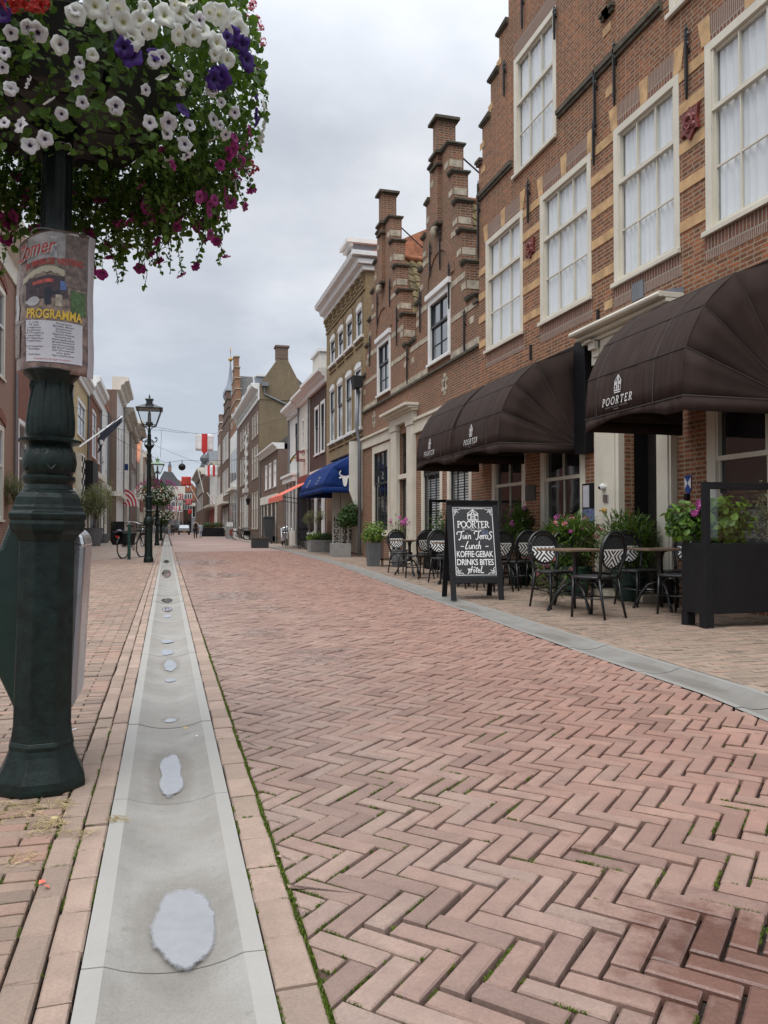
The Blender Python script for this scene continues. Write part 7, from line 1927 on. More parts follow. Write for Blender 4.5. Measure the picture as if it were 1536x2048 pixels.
# ---------------------------------------------------------------- planters and plants on the right pavement
def planter_screen(name, label, x0, x1, y0, y1, zb, zt, zs, leg=.10):
    t = thing(name, label, 'planter', ((x0 + x1) / 2, (y0 + y1) / 2, 0), 'black planter boxes with glass screens')
    b = MB(); b.box(x0, x1, y0, y1, zb, zt); b.build('box', M['blackmatt'], t, bevel=.006)
    for x in (x0, x1 - leg):
        for y in (y0 - .012, y1 - leg + .012): l = MB(); l.box(x + .002 * (x == x0), x + leg, y, y + leg, 0, zb - .001 if y > y0 else zt); l.build('leg', M['blackmatt'], t, bevel=.004)
    f = MB(); f.box(x0, x0 + .07, y0 - .008, y0 + .05, zt + .0005, zs); f.box(x1 - .07, x1, y0 - .008, y0 + .05, zt + .0005, zs); f.box(x0 + .0705, x1 - .0705, y0 - .008, y0 + .05, zs - .07, zs)
    fo = f.build('screen_frame', M['blackmatt'], t, bevel=.004)
    g = MB(); g.box(x0 + .075, x1 - .075, y0 + .015, y0 + .023, zt + .03, zs - .075); g.build('glass_screen', M['screen'], fo)
    c = MB()
    for k in range(3): x = lerp(x0 + .25, x1 - .25, k / 2); c.box(x - .03, x + .03, y0 + .005, y0 + .035, zs - .11, zs - .06)
    c.build('clamp', M['blackmatt'], fo)
    s = MB(); s.box(x0 + .03, x1 - .03, y0 + .06, y1 - .03, zt - .05, zt - .012); s.build('soil', M['soil'], t)
    return t
PX, PY = G(1416, 1258)
planter_screen('planter_box', 'long black planter box with a framed glass screen at the right edge of the terrace', PX - .02, PX + 2.0, PY + .02, PY + .38, .14, .845, 1.46)
def plant(name, label, cat, c, parts, group=None):
    t = thing(name, label, cat, c, group)
    for (mb, nm, m, at) in parts: mb.build(nm, M[m], t, attr=at, smooth=not at)
    return t
def shrub(name, label, c, r, n, l, w, m, seed, kind='leaf', stems=6, flowers=None, core=.3, lumps=.5, z0=None, cat='plant', droop=.3):
    rr = random.Random(seed); f = MB(); bush(f, c, r, n, l, w, rr, kind, core, lumps, droop)
    s = MB(); z0 = c[2] - r[2] if z0 is None else z0
    for _ in range(stems):
        a = rr.uniform(0, 6.28); q = rr.uniform(.2, .8); s.tube([(c[0] + rr.gauss(0, .02), c[1] + rr.gauss(0, .02), z0), (c[0] + r[0] * q * .4 * math.cos(a), c[1] + r[1] * q * .4 * math.sin(a), lerp(z0, c[2], .6)), (c[0] + r[0] * q * math.cos(a), c[1] + r[1] * q * math.sin(a), c[2] + r[2] * rr.uniform(.1, .7))], [.012, .008, .004], 5)
    parts = [(f, 'foliage', m, True), (s, 'stems', 'trunk', False)]
    if flowers:
        for fm, n_, sz, zl in flowers:
            fl = MB()
            for _ in range(n_):
                d = Vector((rr.gauss(0, 1), rr.gauss(0, 1), rr.gauss(.6, .7))).normalized(); p = Vector((c[0] + d.x * r[0] * 1.02, c[1] + d.y * r[1] * 1.02, c[2] + max(zl, d.z) * r[2] * 1.05))
                geranium(fl, p, sz, rr, 9)
            parts.append((fl, 'blossoms', fm, True))
    o = plant(name, label, cat, (c[0], c[1], z0), parts)
    return o
def pot(name, label, x, y, r0, r1, h, m, n=20, square=False):
    t = thing(name, label, 'pot', (x, y, 0)); b = MB()
    if square: b.lathe([(r0, 0), (r1, h), (r1 * .92, h), (r1 * .9, h - .04)], (x, y, 0), 4, rot=math.pi / 4, cap=True)
    else: b.lathe([(r0 * .9, 0), (r0, .02), (lerp(r0, r1, .55) * 1.06, h * .55), (r1, h - .03), (r1 * 1.06, h - .03), (r1 * 1.06, h), (r1 * .95, h), (r1 * .92, h - .05)], (x, y, 0), n)
    b.build('body', M[m], t, smooth=not square, angle=35); s = MB(); s.lathe([(r1 * .9, h - .045), (r1 * .4, h - .03)], (x, y, 0), n if not square else 4, rot=math.pi / 4); s.build('soil', M['soil'], t); return t
# green hydrangea-like shrub, myrtle and magenta blooms in the black planter
shrub('shrub', 'broad-leaved bright green shrub in the black planter behind the glass screen', (PX + .42, PY + .30, 1.08), (.36, .2, .24), 520, .095, .07, 'leafbright', 31, stems=7, z0=.82)
shrub('shrub', 'fine-leaved grey green shrub at the right end of the black planter', (PX + 1.15, PY + .28, 1.12), (.42, .2, .36), 1500, .035, .018, 'leafolive', 32, kind='thin', stems=9, z0=.82)
shrub('flowering_plant', 'leafy plant with two magenta blooms beside the black planter frame', (PX + .06, PY + .42, 1.06), (.22, .2, .22), 330, .085, .05, 'leaf', 33, stems=6, z0=.82)
mb = MB(); rr = random.Random(8)
for px, py, s in ((1404, 1012, .055), (1389, 1028, .035)):
    d = Vector(ray(px, py)); q = Vector((0, 0, H)) + d * ((PY + .28) / d.y)
    for _ in range(3): geranium(mb, q + Vector((rr.gauss(0, .012), rr.gauss(0, .012), rr.gauss(0, .012))), s, rr, 14)
M['petfuchsia'] = petal_mat('fuchsia_petals', [(0, (.35, .05, .25)), (1, (.72, .18, .52))])
fo_ = mb.build('magenta_bloom', M['petfuchsia'], None, attr=True)
tag(fo_, 'magenta pink flower heads rising left of the black screen post', 'flower')
# oleanders in tubs between the tables and the hotel wall
OL = [((6.12, 9.42, .78), (.40, .40, .40), 'green glazed tub holding the tall oleander by the hotel door', 'tall oleander with long narrow leaves in the green tub by the hotel door', (), 41),
      ((5.85, 10.4, .80), (.40, .4, .36), 'green glazed tub under the pink flowering oleander', 'oleander covered in pale pink flowers left of the hotel door', (('petrose', 11, .045, .2), ('petfuchsia', 3, .04, .4)), 42),
      ((6.2, 11.45, .80), (.30, .34, .36), 'green glazed tub of the red flowering oleander', 'oleander with deep red and magenta flowers behind the terrace chairs', (('petfuchsia', 6, .055, .4), ('petred', 6, .035, .1)), 43),
      ((6.0, 12.6, .95), (.25, .25, .4), 'green glazed tub by the hotel window pier', 'small oleander with magenta flowers in front of the brick pier', (('petfuchsia', 9, .055, .3),), 44)]
for c, r, pl_, ll, fl, sd in OL:
    pot('plant_tub', pl_, c[0], c[1], .17, .25, .44, 'greenpot'); shrub('oleander', ll, c, r, 1500, .15, .03, 'leafole', sd, kind='thin', stems=10, flowers=fl, z0=.40, lumps=.35, droop=.15)
d = G(1088, 1150); shrub('flowering_plant', 'small pink flowering plant drooping between two terrace chairs', (4.95, 9.35, .34), (.3, .3, .3), 260, .11, .018, 'leafole', 47, kind='thin', flowers=(('petrose', 6, .05, 0),), z0=.02)
shrub('shrub', 'dense dark green shrub left of the sandwich board', (5.75, 15.1, .92), (.45, .4, .36), 1000, .06, .042, 'leafdark', 51, z0=.4, lumps=.45)
pot('plant_tub', 'grey tub under the dense dark shrub', 5.75, 15.1, .2, .26, .5, 'greypot')
shrub('flowering_plant', 'pink flowering plant in front of the white door surround', (5.75, 19.2, .95), (.26, .26, .35), 220, .12, .02, 'leafole', 52, kind='thin', flowers=(('petfuchsia', 8, .06, .45),), z0=.4)
pot('plant_tub', 'grey tub of the pink flowering plant near the white door surround', 5.75, 19.2, .17, .22, .45, 'greypot')
shrub('shrub', 'tall thin leafed shrub trained on a dark rail under the far awning', (5.9, 15.9, 1.15), (.5, .25, .4), 420, .06, .03, 'leaf', 53, z0=.5, stems=9)
def rail_():
    t = thing('planter_box', 'dark planter rail in front of the far house windows, plants climbing on it', 'planter', (5.9, 16.3, 0))
    b = MB(); b.box(5.5, 6.4, 16.05, 16.45, .1, .75); b.build('box', M['blackmatt'], t, bevel=.005); f = MB(); f.box(5.5, 5.56, 16.05, 16.1, .751, 1.62); f.box(6.34, 6.4, 16.05, 16.1, .751, 1.62); f.box(5.561, 6.339, 16.05, 16.1, 1.56, 1.62); f.build('screen_frame', M['blackmatt'], t)
rail_()
gx, gy = G(742, 1133)
pot('planter', 'tapered grey square planter at the left end of the terrace', gx + .1, gy + .15, .19, .27, .62, 'greypot', square=True)
shrub('shrub', 'bright yellow-green bush in the tapered grey planter', (gx + .1, gy + .15, .86), (.34, .34, .3), 620, .075, .045, 'leafbright', 54, z0=.6)
def wood_frame():
    x, y = G(765, 1133); t = thing('side_table', 'low brown wooden shelf stand between the grey planter and the leftmost chair', 'stand', (x, y, 0)); m = MB()
    m.box(x - .03, x + .5, y, y + .5, .62, .66); m.box(x - .03, x + .5, y, y + .5, .16, .2); m.build('shelf', M['woodbrown'], t)
    for a in (0, .44):
        for b in (0, .44): m = MB(); m.box(x - .03 + a, x + .03 + a, y + b, y + .06 + b, 0, .6195); m.build('leg', M['woodbrown'], t)
wood_frame()
def box_planter(label, px0, px1, pyb, pyt, dep, grp='concrete planters'):
    xa, ya = G(px0, pyb); xb, yb = G(px1, pyb + 1); h = FY(px0, pyt, ya)[1]
    xb = xa + (px1 - px0) / F * ya * 1.04
    t = thing('concrete_planter', label, 'planter', ((xa + xb) / 2, ya, 0), grp); m = MB(); th = .04
    m.box(xa, xb, ya, ya + th, 0, h); m.box(xa, xb, ya + dep - th, ya + dep, 0, h); m.box(xa, xa + th, ya + th, ya + dep - th, 0, h); m.box(xb - th, xb, ya + th, ya + dep - th, 0, h); m.build('box', M['concretepot'], t, bevel=.008)
    m = MB(); m.box(xa + th, xb - th, ya + th, ya + dep - th, .02, h - .05); m.build('soil', M['soil'], t); return xa, xb, ya, h
a = box_planter('square concrete planter under the small tree, next to the leaning bicycle', 670, 702, 1114, 1087, .9)
tx, ty, th_ = (a[0] + a[1]) / 2, a[2] + .45, a[3]
def small_tree(name, label, x, y, zb, zt, c, r, n, l, w, m, seed, kind='leaf', lean=.0, cat='tree', lumps=.55):
    rr = random.Random(seed); t = thing(name, label, cat, (x, y, zb)); s = MB()
    s.tube([(x, y, zb), (x + lean * .3, y, lerp(zb, zt, .5)), (x + lean, y, zt)], [.045, .038, .03], 7)
    for _ in range(12):
        a = rr.uniform(0, 6.28); q = rr.uniform(.4, .85); s.tube([(x + lean, y, zt - .05), (x + lean + r[0] * q * .5 * math.cos(a), y + r[1] * q * .5 * math.sin(a), lerp(zt, c[2], .7)), (c[0] + r[0] * q * math.cos(a), c[1] + r[1] * q * math.sin(a), c[2] + r[2] * rr.uniform(-.4, .7))], [.018, .012, .005], 5)
    s.build('trunk', M['trunk'], t, smooth=True); f = MB()
    lob = [(Vector(c) + Vector((r[0] * .5 * rr.uniform(-1, 1), r[1] * .5 * rr.uniform(-1, 1), r[2] * .55 * rr.uniform(-1, 1))), rr.uniform(.42, .7)) for _ in range(9)]
    for cc, k in lob: bush(f, tuple(cc), (r[0] * k, r[1] * k, r[2] * k), n // 9, l, w, rr, kind, .35, lumps)
    f.build('crown', M[m], t, attr=True); return t
cz = FY(690, 1030, ty)[1]; cx_ = FY(690, 1030, ty)[0]
small_tree('small_tree', 'small leafy tree in the concrete planter in front of the lettered doors', tx + .15, ty, th_ - .1, 1.25, (cx_, ty, cz), (.55, .55, .5), 2600, .085, .055, 'leafdark', 61, lean=.1)
a = box_planter('left of two joined low concrete planters, filled with cabbage-green flowers', 621, 646, 1104, 1080, .8)
b = box_planter('right of two joined low concrete planters before the blue awning', 646.5, 669, 1104, 1080, .8)
shrub('shrub', 'pale green hydrangea heads in the left low concrete planter', ((a[0] + a[1]) / 2, a[2] + .4, a[3] + .12), (.42, .32, .2), 420, .09, .06, 'leafbright', 62, z0=a[3] - .1, flowers=(('petcream', 9, .07, .1),))
shrub('shrub', 'dark evergreen clump in the right low concrete planter', ((b[0] + b[1]) / 2 - .1, b[2] + .4, b[3] + .12), (.4, .32, .22), 420, .08, .05, 'leafdark', 63, z0=b[3] - .1)
for px, lab, sd in ((641, 'olive-grey standard bush beside the white shop window', 64), (619, 'second smaller standard bush deeper in the shadow of the blue awning', 65)):
    xx, yy = FX(px, 1040, 6.35)[0], None; y_ = FX(px, 1040, 6.35)[0]; small_tree('standard_bush', lab, 6.35, y_, .3, 1.35, (6.35, y_, FX(px, 1035, 6.35)[1]), (.3, .3, .32), 900, .05, .025, 'leafolive', sd, kind='thin', cat='bush'); pot('plant_tub', 'dark tub under the ' + lab, 6.35, y_, .18, .23, .4, 'greypot')
def arm_chair():
    x, y = G(610, 1098); t = thing('garden_chair', 'dark metal armchair on the pavement under the coral awning', 'chair', (x, y, 0)); m = MB()
    m.box(x - .3, x + .3, y - .3, y + .3, .42, .47); m.build('seat', M['blackmatt'], t); m = MB(); m.tube([(x + .3, y - .3, .7), (x + .32, y + .28, .95), (x - .3, y + .3, .95), (x - .3, y - .3, .7)], .03, 6); [m.tube([(x + lerp(-.3, .3, k / 6), y + .29, .45), (x + lerp(-.3, .3, k / 6), y + .3, .95)], .012, 5) for k in range(7)]; m.build('backrest', M['blackmatt'], t)
    for a in (-.27, .27):
        for b in (-.27, .27): m = MB(); m.tube([(x + a, y + b, 0), (x + a, y + b, .7)], .02, 5); m.build('leg', M['blackmatt'], t)
arm_chair()
mb = MB(); x, y = G(585, 1094); mb.box(x, x + .9, y, y + .35, 0.0, .07); tag(mb.build('white_ramp', M['whiteplastic'], None), 'low white threshold ramp lying on the pavement under the coral awning', 'ramp')
# coral awning and signs on the white house
ca = thing('coral_awning', 'flat coral red awning sloping out beside the blue one', 'awning', (6.7, 40, 2.6)); m = MB(); 
m.face([(6.82, 36.2, 3.35), (6.82, 41.5, 3.35), (5.2, 41.5, 2.55), (5.2, 36.2, 2.55)]); m.build('canopy', M['coral'], ca, solid=.01); m = MB(); m.face([(5.2, 36.2, 2.55), (5.2, 41.5, 2.55), (5.19, 41.5, 2.30), (5.19, 36.2, 2.30)]); m.build('valance', M['coral'], ca, solid=.01); m = MB(); m.tube([(6.8, 37, 2.3), (5.25, 37, 2.5)], .02, 5); m.tube([(6.8, 41, 2.3), (5.25, 41, 2.5)], .02, 5); m.each('arm', M['iron'], ca)
def clock_sign():
    Y = 40.0; x0, z1 = FY(594, 901, Y); x1, z0 = FY(617, 923, Y)
    t = thing('clock_sign', 'square burgundy projecting sign with a white clock face on the cream house', 'sign', ((x0 + x1) / 2, Y, z0)); m = MB(); m.box(x0, x1, Y, Y + .22, z0, z1); m.build('case', M['burgundy'], t, bevel=.01)
    m = MB(); m.box(lerp(x0, x1, .17), lerp(x0, x1, .83), Y - .006, Y - .0005, lerp(z0, z1, .22), lerp(z0, z1, .74)); m.build('face', M['offwhite'], t); cx_, cz_ = (x0 + x1) / 2, lerp(z0, z1, .48)
    m = MB(); fn = lambda a, b: (cx_ + a, Y - .009, cz_ + b); stroke(m, [(0, 0), (.10, .10)], .02, fn); stroke(m, [(0, 0), (-.03, .14)], .016, fn)
    for k in range(12): q = k * math.pi / 6; stroke(m, [(.15 * math.cos(q), .13 * math.sin(q)), (.19 * math.cos(q), .165 * math.sin(q))], .015, fn)
    m.build('hands', M['blackmatt'], t); m = MB()
    for k in range(8):
        for zz in (.85, .10): xk = lerp(x0, x1, .17 + k * .083); m.box(xk, xk + .045, Y - .006, Y - .0005, lerp(z0, z1, zz) - .03, lerp(z0, z1, zz) + .03)
    m.build('lettering', mat('pink_letters', (.42, .25, .27), .6), t); m = MB(); m.tube([(x1, Y + .1, lerp(z0, z1, .6)), (6.88, Y + .1, lerp(z0, z1, .6))], .025, 5); m.build('bracket', M['iron'], t)
clock_sign()
m = MB(); Y = 43.6; x0, z0 = FY(580, 921, Y); x1, z1 = FY(594, 907, Y); pts = [(lerp(x0, x1, k / 8), lerp(z0, z1, math.sin(k / 8 * math.pi / 2))) for k in range(9)]
m.prism(pts + [(a, b - .22) for a, b in pts[::-1]], 'y', Y, Y + .06); so = tag(m.build('arched_sign', M['blackmatt'], None), 'small curved black and gold shop sign left of the clock sign', 'sign'); m = MB(); [m.box(pts[k][0], pts[k][0] + .07, Y - .01, Y - .0005, pts[k][1] - .16, pts[k][1] - .06) for k in range(1, 8)]; m.build('gold_lettering', M['gold'], so); m = MB(); m.tube([(x1, Y + .03, z1 - .1), (6.98, Y + .03, z1 - .2)], .02, 5); m.build('bracket', M['iron'], so)
def cafe_sign():
    Y = 90.0; x0, z1 = FY(457, 990, Y); x1, z0 = FY(474, 1003, Y); t = thing('cafe_sign', 'arched hanging cafe sign with gold letters on the dark gabled house', 'sign', ((x0 + x1) / 2, Y, z0)); m = MB(); c = (x0 + x1) / 2; h = (x1 - x0) / 2
    m.prism([(x0, z0)] + [(c + h * math.cos(math.pi - k * math.pi / 8), z0 + (z1 - z0) * math.sin(k * math.pi / 8)) for k in range(9)] + [(x1, z0)], 'y', Y, Y + .1); m.build('board', M['blackmatt'], t); m = MB(); put_text(m, 'CAFE', c, z0 + .1, .36, lambda a, b: (a, Y - .01, b), wide=h * 1.5, bold=.02); m.build('gold_lettering', M['gold'], t); m = MB(); m.tube([(x0, Y + .05, z1), (6.7, Y + .05, z1)], .05, 5); m.build('bracket', M['iron'], t)
cafe_sign()
M['wood'] = M['woodbrown']
def bench_box():
    x, y = G(504, 1096); t = thing('street_bench', 'dark box-shaped street bench standing on the right pavement', 'bench', (x, y, 0)); x1 = x + 33 / F * y; h = FY(504, 1075, y)[1]; m = MB()
    m.box(x, x + .08, y, y + .5, 0, h); m.box(x + .0805, x1, y, y + .03, 0, h - .06); m.box(x + .45, x1, y + .0305, y + .5, 0, h - .061); m.build('body', M['plasticgrey'], t); m = MB(); m.box(x + .0805, x1, y - .02, y + .52, h - .06, h); m.build('seat', M['woodbrown'], t)
bench_box()
def wheelie():
    x, y = 6.05, 50.6; w = 20 / F * y; h = 1.75; t = thing('wheelie_bin', 'dark grey wheelie bin against the low brown house', 'bin', (x, y, 0)); m = MB(); m.prism([(x + .1, .12), (x + w - .08, .12), (x + w, h - .1), (x, h - .1)], 'y', y, y + .7); m.build('body', M['plasticgrey'], t, bevel=.03); m = MB(); m.prism([(x - .03, h - .099), (x + w + .03, h - .099), (x + w, h), (x + .05, h + .02)], 'y', y - .04, y + .74); m.build('lid', M['plasticgrey'], t, bevel=.02)
    for a in (.12, w - .2): m = MB(); m.tube([(x + a, y - .02, .13), (x + a + .09, y - .02, .13)], .13, 12); m.build('wheel', M['rubber'], t)
wheelie()
def street_bin():
    x, y = G(508, 1078); w = .62; h = FY(508, 1056, y)[1]; t = thing('street_bin', 'small dark green tapered litter bin beside the parked bicycles', 'bin', (x, y, 0)); m = MB(); m.prism([(x, .0), (x + .4, .0), (x + .55, h), (x, h)], 'y', y, y + .5); m.build('body', M['bingreen'], t, bevel=.03); m = MB(); m.tube([(x - .05, y + .1, 0), (x - .05, y + .1, h + .1)], .04, 6); m.build('post', M['zinc'], t)
street_bin()
def stone_block():
    x, y = G(452, 1077); t = thing('menu_pillar', 'grey stone pillar carrying a white menu board far down the right pavement', 'pillar', (x, y, 0)); m = MB(); w = 14 / F * y; h = FY(452, 1053, y)[1]; m.box(x, x + w, y, y + .8, 0, h); m.build('block', M['concretepot'], t); m = MB(); m.box(x + .05, x + w, y + .2, y + .3, h + .001, h + .42); mo = m.build('board', M['whiteplastic'], t); m = MB(); m.box(x + .35, x + .7, y - .02, y - .001, .3, h * .75); m.build('emblem', M['redpaint'], t)
stone_block()
x0, y = G(402, 1073); x1, _ = G(446, 1072)
tt = thing('planter_hedge', 'row of black planter boxes with clipped hedge round a far terrace', 'planter', (x0, y, 0)); m = MB(); m.box(x0, x0 + 44 / F * y, y, y + 1, 0, FY(402, 1056, y)[1]); m.build('box', M['blackmatt'], tt); f = MB(); bush(f, (x0 + 22 / F * y, y + .5, 1.35), (1.5, .5, .35), 700, .14, .1, random.Random(5)); f.build('hedge', M['leafdark'], tt, attr=True)
# ---------------------------------------------------------------- bicycles
def make_bike(bags=False, basket=False, col_='black'):
    """along local X, front wheel at +X"""
    t = thing('bicycle', 'bicycle', 'bicycle', (0, 0, 0), 'parked bicycles'); R = .345
    for x in (-.54, .54):
        w = MB(); w.tube([(x + R * math.cos(a), 0, R + R * math.sin(a)) for a in [k * 2 * math.pi / 28 for k in range(29)]], .019, 6); wo = w.build('wheel', M['rubber'], t, smooth=True)
        w = MB(); w.tube([(x + .32 * math.cos(a), 0, R + .32 * math.sin(a)) for a in [k * 2 * math.pi / 24 for k in range(25)]], .009, 5)
        for k in range(18): a = k * 2 * math.pi / 18; w.tube([(x + .02 * math.cos(a + .6), (.03 if k % 2 else -.03), R + .02 * math.sin(a + .6)), (x + .32 * math.cos(a), 0, R + .32 * math.sin(a))], .0022, 3, cap=False)
        w.tube([(x, -.05, R), (x, .05, R)], .025, 8); w.build('rim', M['chrome'], wo)
        f = MB(); a0, a1 = ((20, 175) if x < 0 else (35, 150)); f.tube([(x + .385 * math.cos(math.radians(lerp(a0, a1, k / 12))), 0, R + .385 * math.sin(math.radians(lerp(a0, a1, k / 12)))) for k in range(13)], .024, 5); f.build('mudguard', M['black'], t)
    f = MB(); bb = (-.06, 0, .30); st = (-.22, 0, .80); hd = (.36, 0, .78); hb = (.40, 0, .62)
    for a, b, r in ((bb, st, .018), (bb, hb, .02), (st, hd, .018), (bb, (-.54, .05, R), .011), (bb, (-.54, -.05, R), .011), (st, (-.54, .05, R), .010), (st, (-.54, -.05, R), .010), (hd, hb, .022), (hb, (.54, .05, R), .013), (hb, (.54, -.05, R), .013), (st, (-.25, 0, .92), .014), (hd, (.34, 0, .98), .014)): f.tube([a, b], r, 7)
    f.build('frame', M[col_], t)
    f = MB(); f.lathe([(.085, -.006), (.095, 0), (.085, .006)], (0, 0, 0), 18); i = 0; f.tr(Matrix.Translation((bb[0], -.05, bb[2])) @ Matrix.Rotation(math.pi / 2, 4, 'X')); f.tube([(-.06, -.07, .30), (.04, -.09, .18)], .01, 5); f.tube([(-.06, .07, .30), (-.16, .09, .42)], .01, 5); f.box(.0, .09, -.15, -.08, .16, .185); f.box(-.2, -.11, .08, .15, .41, .435); f.build('crank', M['chrome'], t)
    f = MB(); f.prism([(-.40, .93), (-.36, .97), (-.2, .96), (-.10, .945), (-.12, .925), (-.3, .91)], 'y', -.07, .07); f.build('saddle', M['rubber'], t, bevel=.02)
    f = MB(); f.tube([(.10, -.28, 1.02), (.22, -.27, 1.05), (.34, -.16, 1.04), (.35, 0, .99), (.34, .16, 1.04), (.22, .27, 1.05), (.10, .28, 1.02)], .012, 6); f.build('handlebar', M['chrome'], t, smooth=True)
    f = MB(); 
    for y in (-.28, .28): f.tube([(.10, y, 1.02), (.0, y, 1.0)], .017, 6)
    f.build('grip', M['rubber'], t)
    f = MB(); f.box(-.86, -.32, -.07, .07, .755, .77); f.tube([(-.84, .06, .76), (-.55, .06, R)], .008, 5); f.tube([(-.84, -.06, .76), (-.55, -.06, R)], .008, 5); f.build('rear_rack', M['black'], t)
    f = MB(); f.box(-.93, -.90, -.04, .04, .60, .66); f.build('rear_light', M['redlight'], t)
    f = MB(); f.ball((.50, 0, .82), .05, 8); f.build('headlight', M['chrome'], t)
    if bags:
        for s in (-1, 1): f = MB(); f.prism([(-.86, .76), (-.30, .76), (-.34, .40), (-.80, .38)], 'y', s * .09, s * .24); f.build('pannier', M['blackmatt'], t, bevel=.03)
        f = MB(); f.box(-.86, -.30, -.085, .085, .771, .79); f.build('pannier_strap', M['blackmatt'], t)
    if basket:
        f = MB()
        for z in (.80, .88, .96, 1.04): f.tube([(.44, -.17, z), (.76, -.19, z), (.76, .19, z), (.44, .17, z), (.44, -.17, z)], .008, 4)
        for k in range(9): y = lerp(-.18, .18, k / 8); f.tube([(.76, y, .78), (.76, y, 1.04)], .005, 4); f.tube([(.44, y, .78), (.44, y, 1.04)], .005, 4)
        for k in range(6): x = lerp(.46, .74, k / 5); f.tube([(x, -.18, .78), (x, -.18, 1.04)], .005, 4); f.tube([(x, .18, .78), (x, .18, 1.04)], .005, 4)
        f.box(.44, .76, -.18, .18, .775, .785); f.build('basket', M['zinc'] if col_ != 'black' else M['blackmatt'], t)
    return t
def set_bike(b, x, y, deg, lean, label, k=1.0):
    b.location = (x, y, 0); b.scale = (k,) * 3; b.rotation_euler = (math.radians(lean), 0, math.radians(deg)); b['label'] = label
bk = make_bike(bags=True, basket=True); x, y = G(247, 1117); set_bike(bk, x + .25, y + .66, 63, 4, 'black bicycle with big black panniers and red tail light, leaning by the green post', 1.14)
mb = MB(); mb.ball((.62, 0, 1.02), .2, 8, (1, 1, .6)); o = mb.build('blue_bag', M['blue'], bk)
bk2 = make_bike(basket=True, col_='zinc'); x, y = G(722, 1108); set_bike(bk2, x + .05, y + .55, -62, 14, 'grey bicycle with a front basket leaning against the concrete planter')
bk3 = make_bike(bags=True); x, y = G(478, 1080); set_bike(bk3, x + .3, y + 1.2, 200, 5, 'bicycle with saddle bags parked outermost in the far rack by the green bin')
for dx, dy, dg, lab in ((1.2, 1.4, 196, 'second parked bicycle in the far rack, silver handlebars raised'), (1.9, 2.2, 205, 'rearmost parked bicycle of the far rack, nearest the tall brown house')):
    b = copy_tree(bk2); set_bike(b, x + dx, y + dy, dg, 4, lab)
b = copy_tree(bk2); x, y = G(312, 1098); set_bike(b, x - .45, y + 3.2, 80, 4, 'bicycle standing behind the second lamp post, blue bag on its carrier')
mb = MB(); mb.ball((-.6, 0, .9), .22, 8, (1.1, .8, .7)); mb.build('blue_bag', M['blue'], b)
x, y = G(258, 1119); mb = MB(); mb.lathe([(.052, 0), (.052, 1.08), (.045, 1.12), (.02, 1.15), (.002, 1.155)], (x, y, 0), 14)
tag(mb.build('green_bollard', M['lampgreen2'], None, smooth=True, angle=40), 'plain bright green round bollard beside the black bicycle', 'bollard')
def scooter():
    x, y = FX(566, 1075, 6.5)[0], 0; Y = x; X = 6.55; t = thing('scooter', 'silver motor scooter parked beside the white house plinth', 'scooter', (X, Y, 0))
    for d in (-.6, .6): m = MB(); m.tube([(X, Y + d + .2 * math.cos(a), .24 + .2 * math.sin(a)) for a in [k * .524 for k in range(13)]], .05, 7); m.build('wheel', M['rubber'], t)
    m = MB(); m.prism([(Y - .85, .35), (Y - .1, .25), (Y + .35, .25), (Y + .5, .95), (Y + .4, 1.0), (Y + .2, .45), (Y - .1, .45), (Y - .15, .75), (Y - .8, .78)], 'x', X - .14, X + .14); m.build('body', M['chrome'], t, bevel=.05)
    m = MB(); m.prism([(Y - .8, .785), (Y - .12, .76), (Y - .15, .85), (Y - .8, .87)], 'x', X - .13, X + .13); m.build('seat', M['rubber'], t, bevel=.03); m = MB(); m.tube([(X - .3, Y + .36, 1.08), (X, Y + .45, 1.02), (X + .3, Y + .36, 1.08)], .02, 6); m.build('handlebar', M['chrome'], t)
scooter()
mb = MB(); Yp = FX(571, 1080, 6.3)[0]; mb.tube([(6.3, Yp, 0), (6.3, Yp, 2.9)], .035, 7); tag(mb.build('grey_post', M['zinc'], None), 'thin grey post standing beside the scooter', 'post')

# ---------------------------------------------------------------- olive trees and things along the left pavement
x, y = G(186, 1092); pot('plant_tub', 'tapered dark grey tub of the larger olive tree', x, y + .3, .36, .50, 1.0, 'greypot')
c = FY(190, 1000, y + .3); small_tree('olive_tree', 'larger grey-leaved olive tree in a grey tub on the left pavement', x, y + .3, .95, FY(190, 1040, y)[1], (x + .1, y + .3, c[1]), (.95, .85, 1.1), 5400, .12, .036, 'leafolive', 71, kind='thin', lean=.1, lumps=.6)
x2_, y2_ = G(172, 1091); pot('plant_tub', 'second dark tub beside the olive tree, half hidden by the bin', x2_ - .1, y2_ + .6, .36, .5, 1.0, 'greypot')
c = FY(208, 1000, 56); small_tree('olive_tree', 'slimmer olive tree farther along, trunk bare against the white shopfront', c[0], 56, 0.4, 2.2, (c[0], 56, c[1]), (.7, .7, 1.6), 2400, .13, .036, 'leafolive', 72, kind='thin', lumps=.6); pot('plant_tub', 'grey tub of the slimmer olive tree', c[0], 56, .3, .4, .6, 'greypot')
yq = 27.5; c = FY(33, 975, yq); small_tree('olive_tree', 'small standard olive tree left of the lamp post against the red brick house', c[0], yq, .4, FY(36, 1005, yq)[1], (c[0], yq, c[1]), (.55, .5, .52), 3000, .085, .022, 'leafolive', 73, kind='thin', lumps=.5); pot('plant_tub', 'grey tub of the small standard olive tree', c[0], yq, .25, .33, .6, 'greypot')
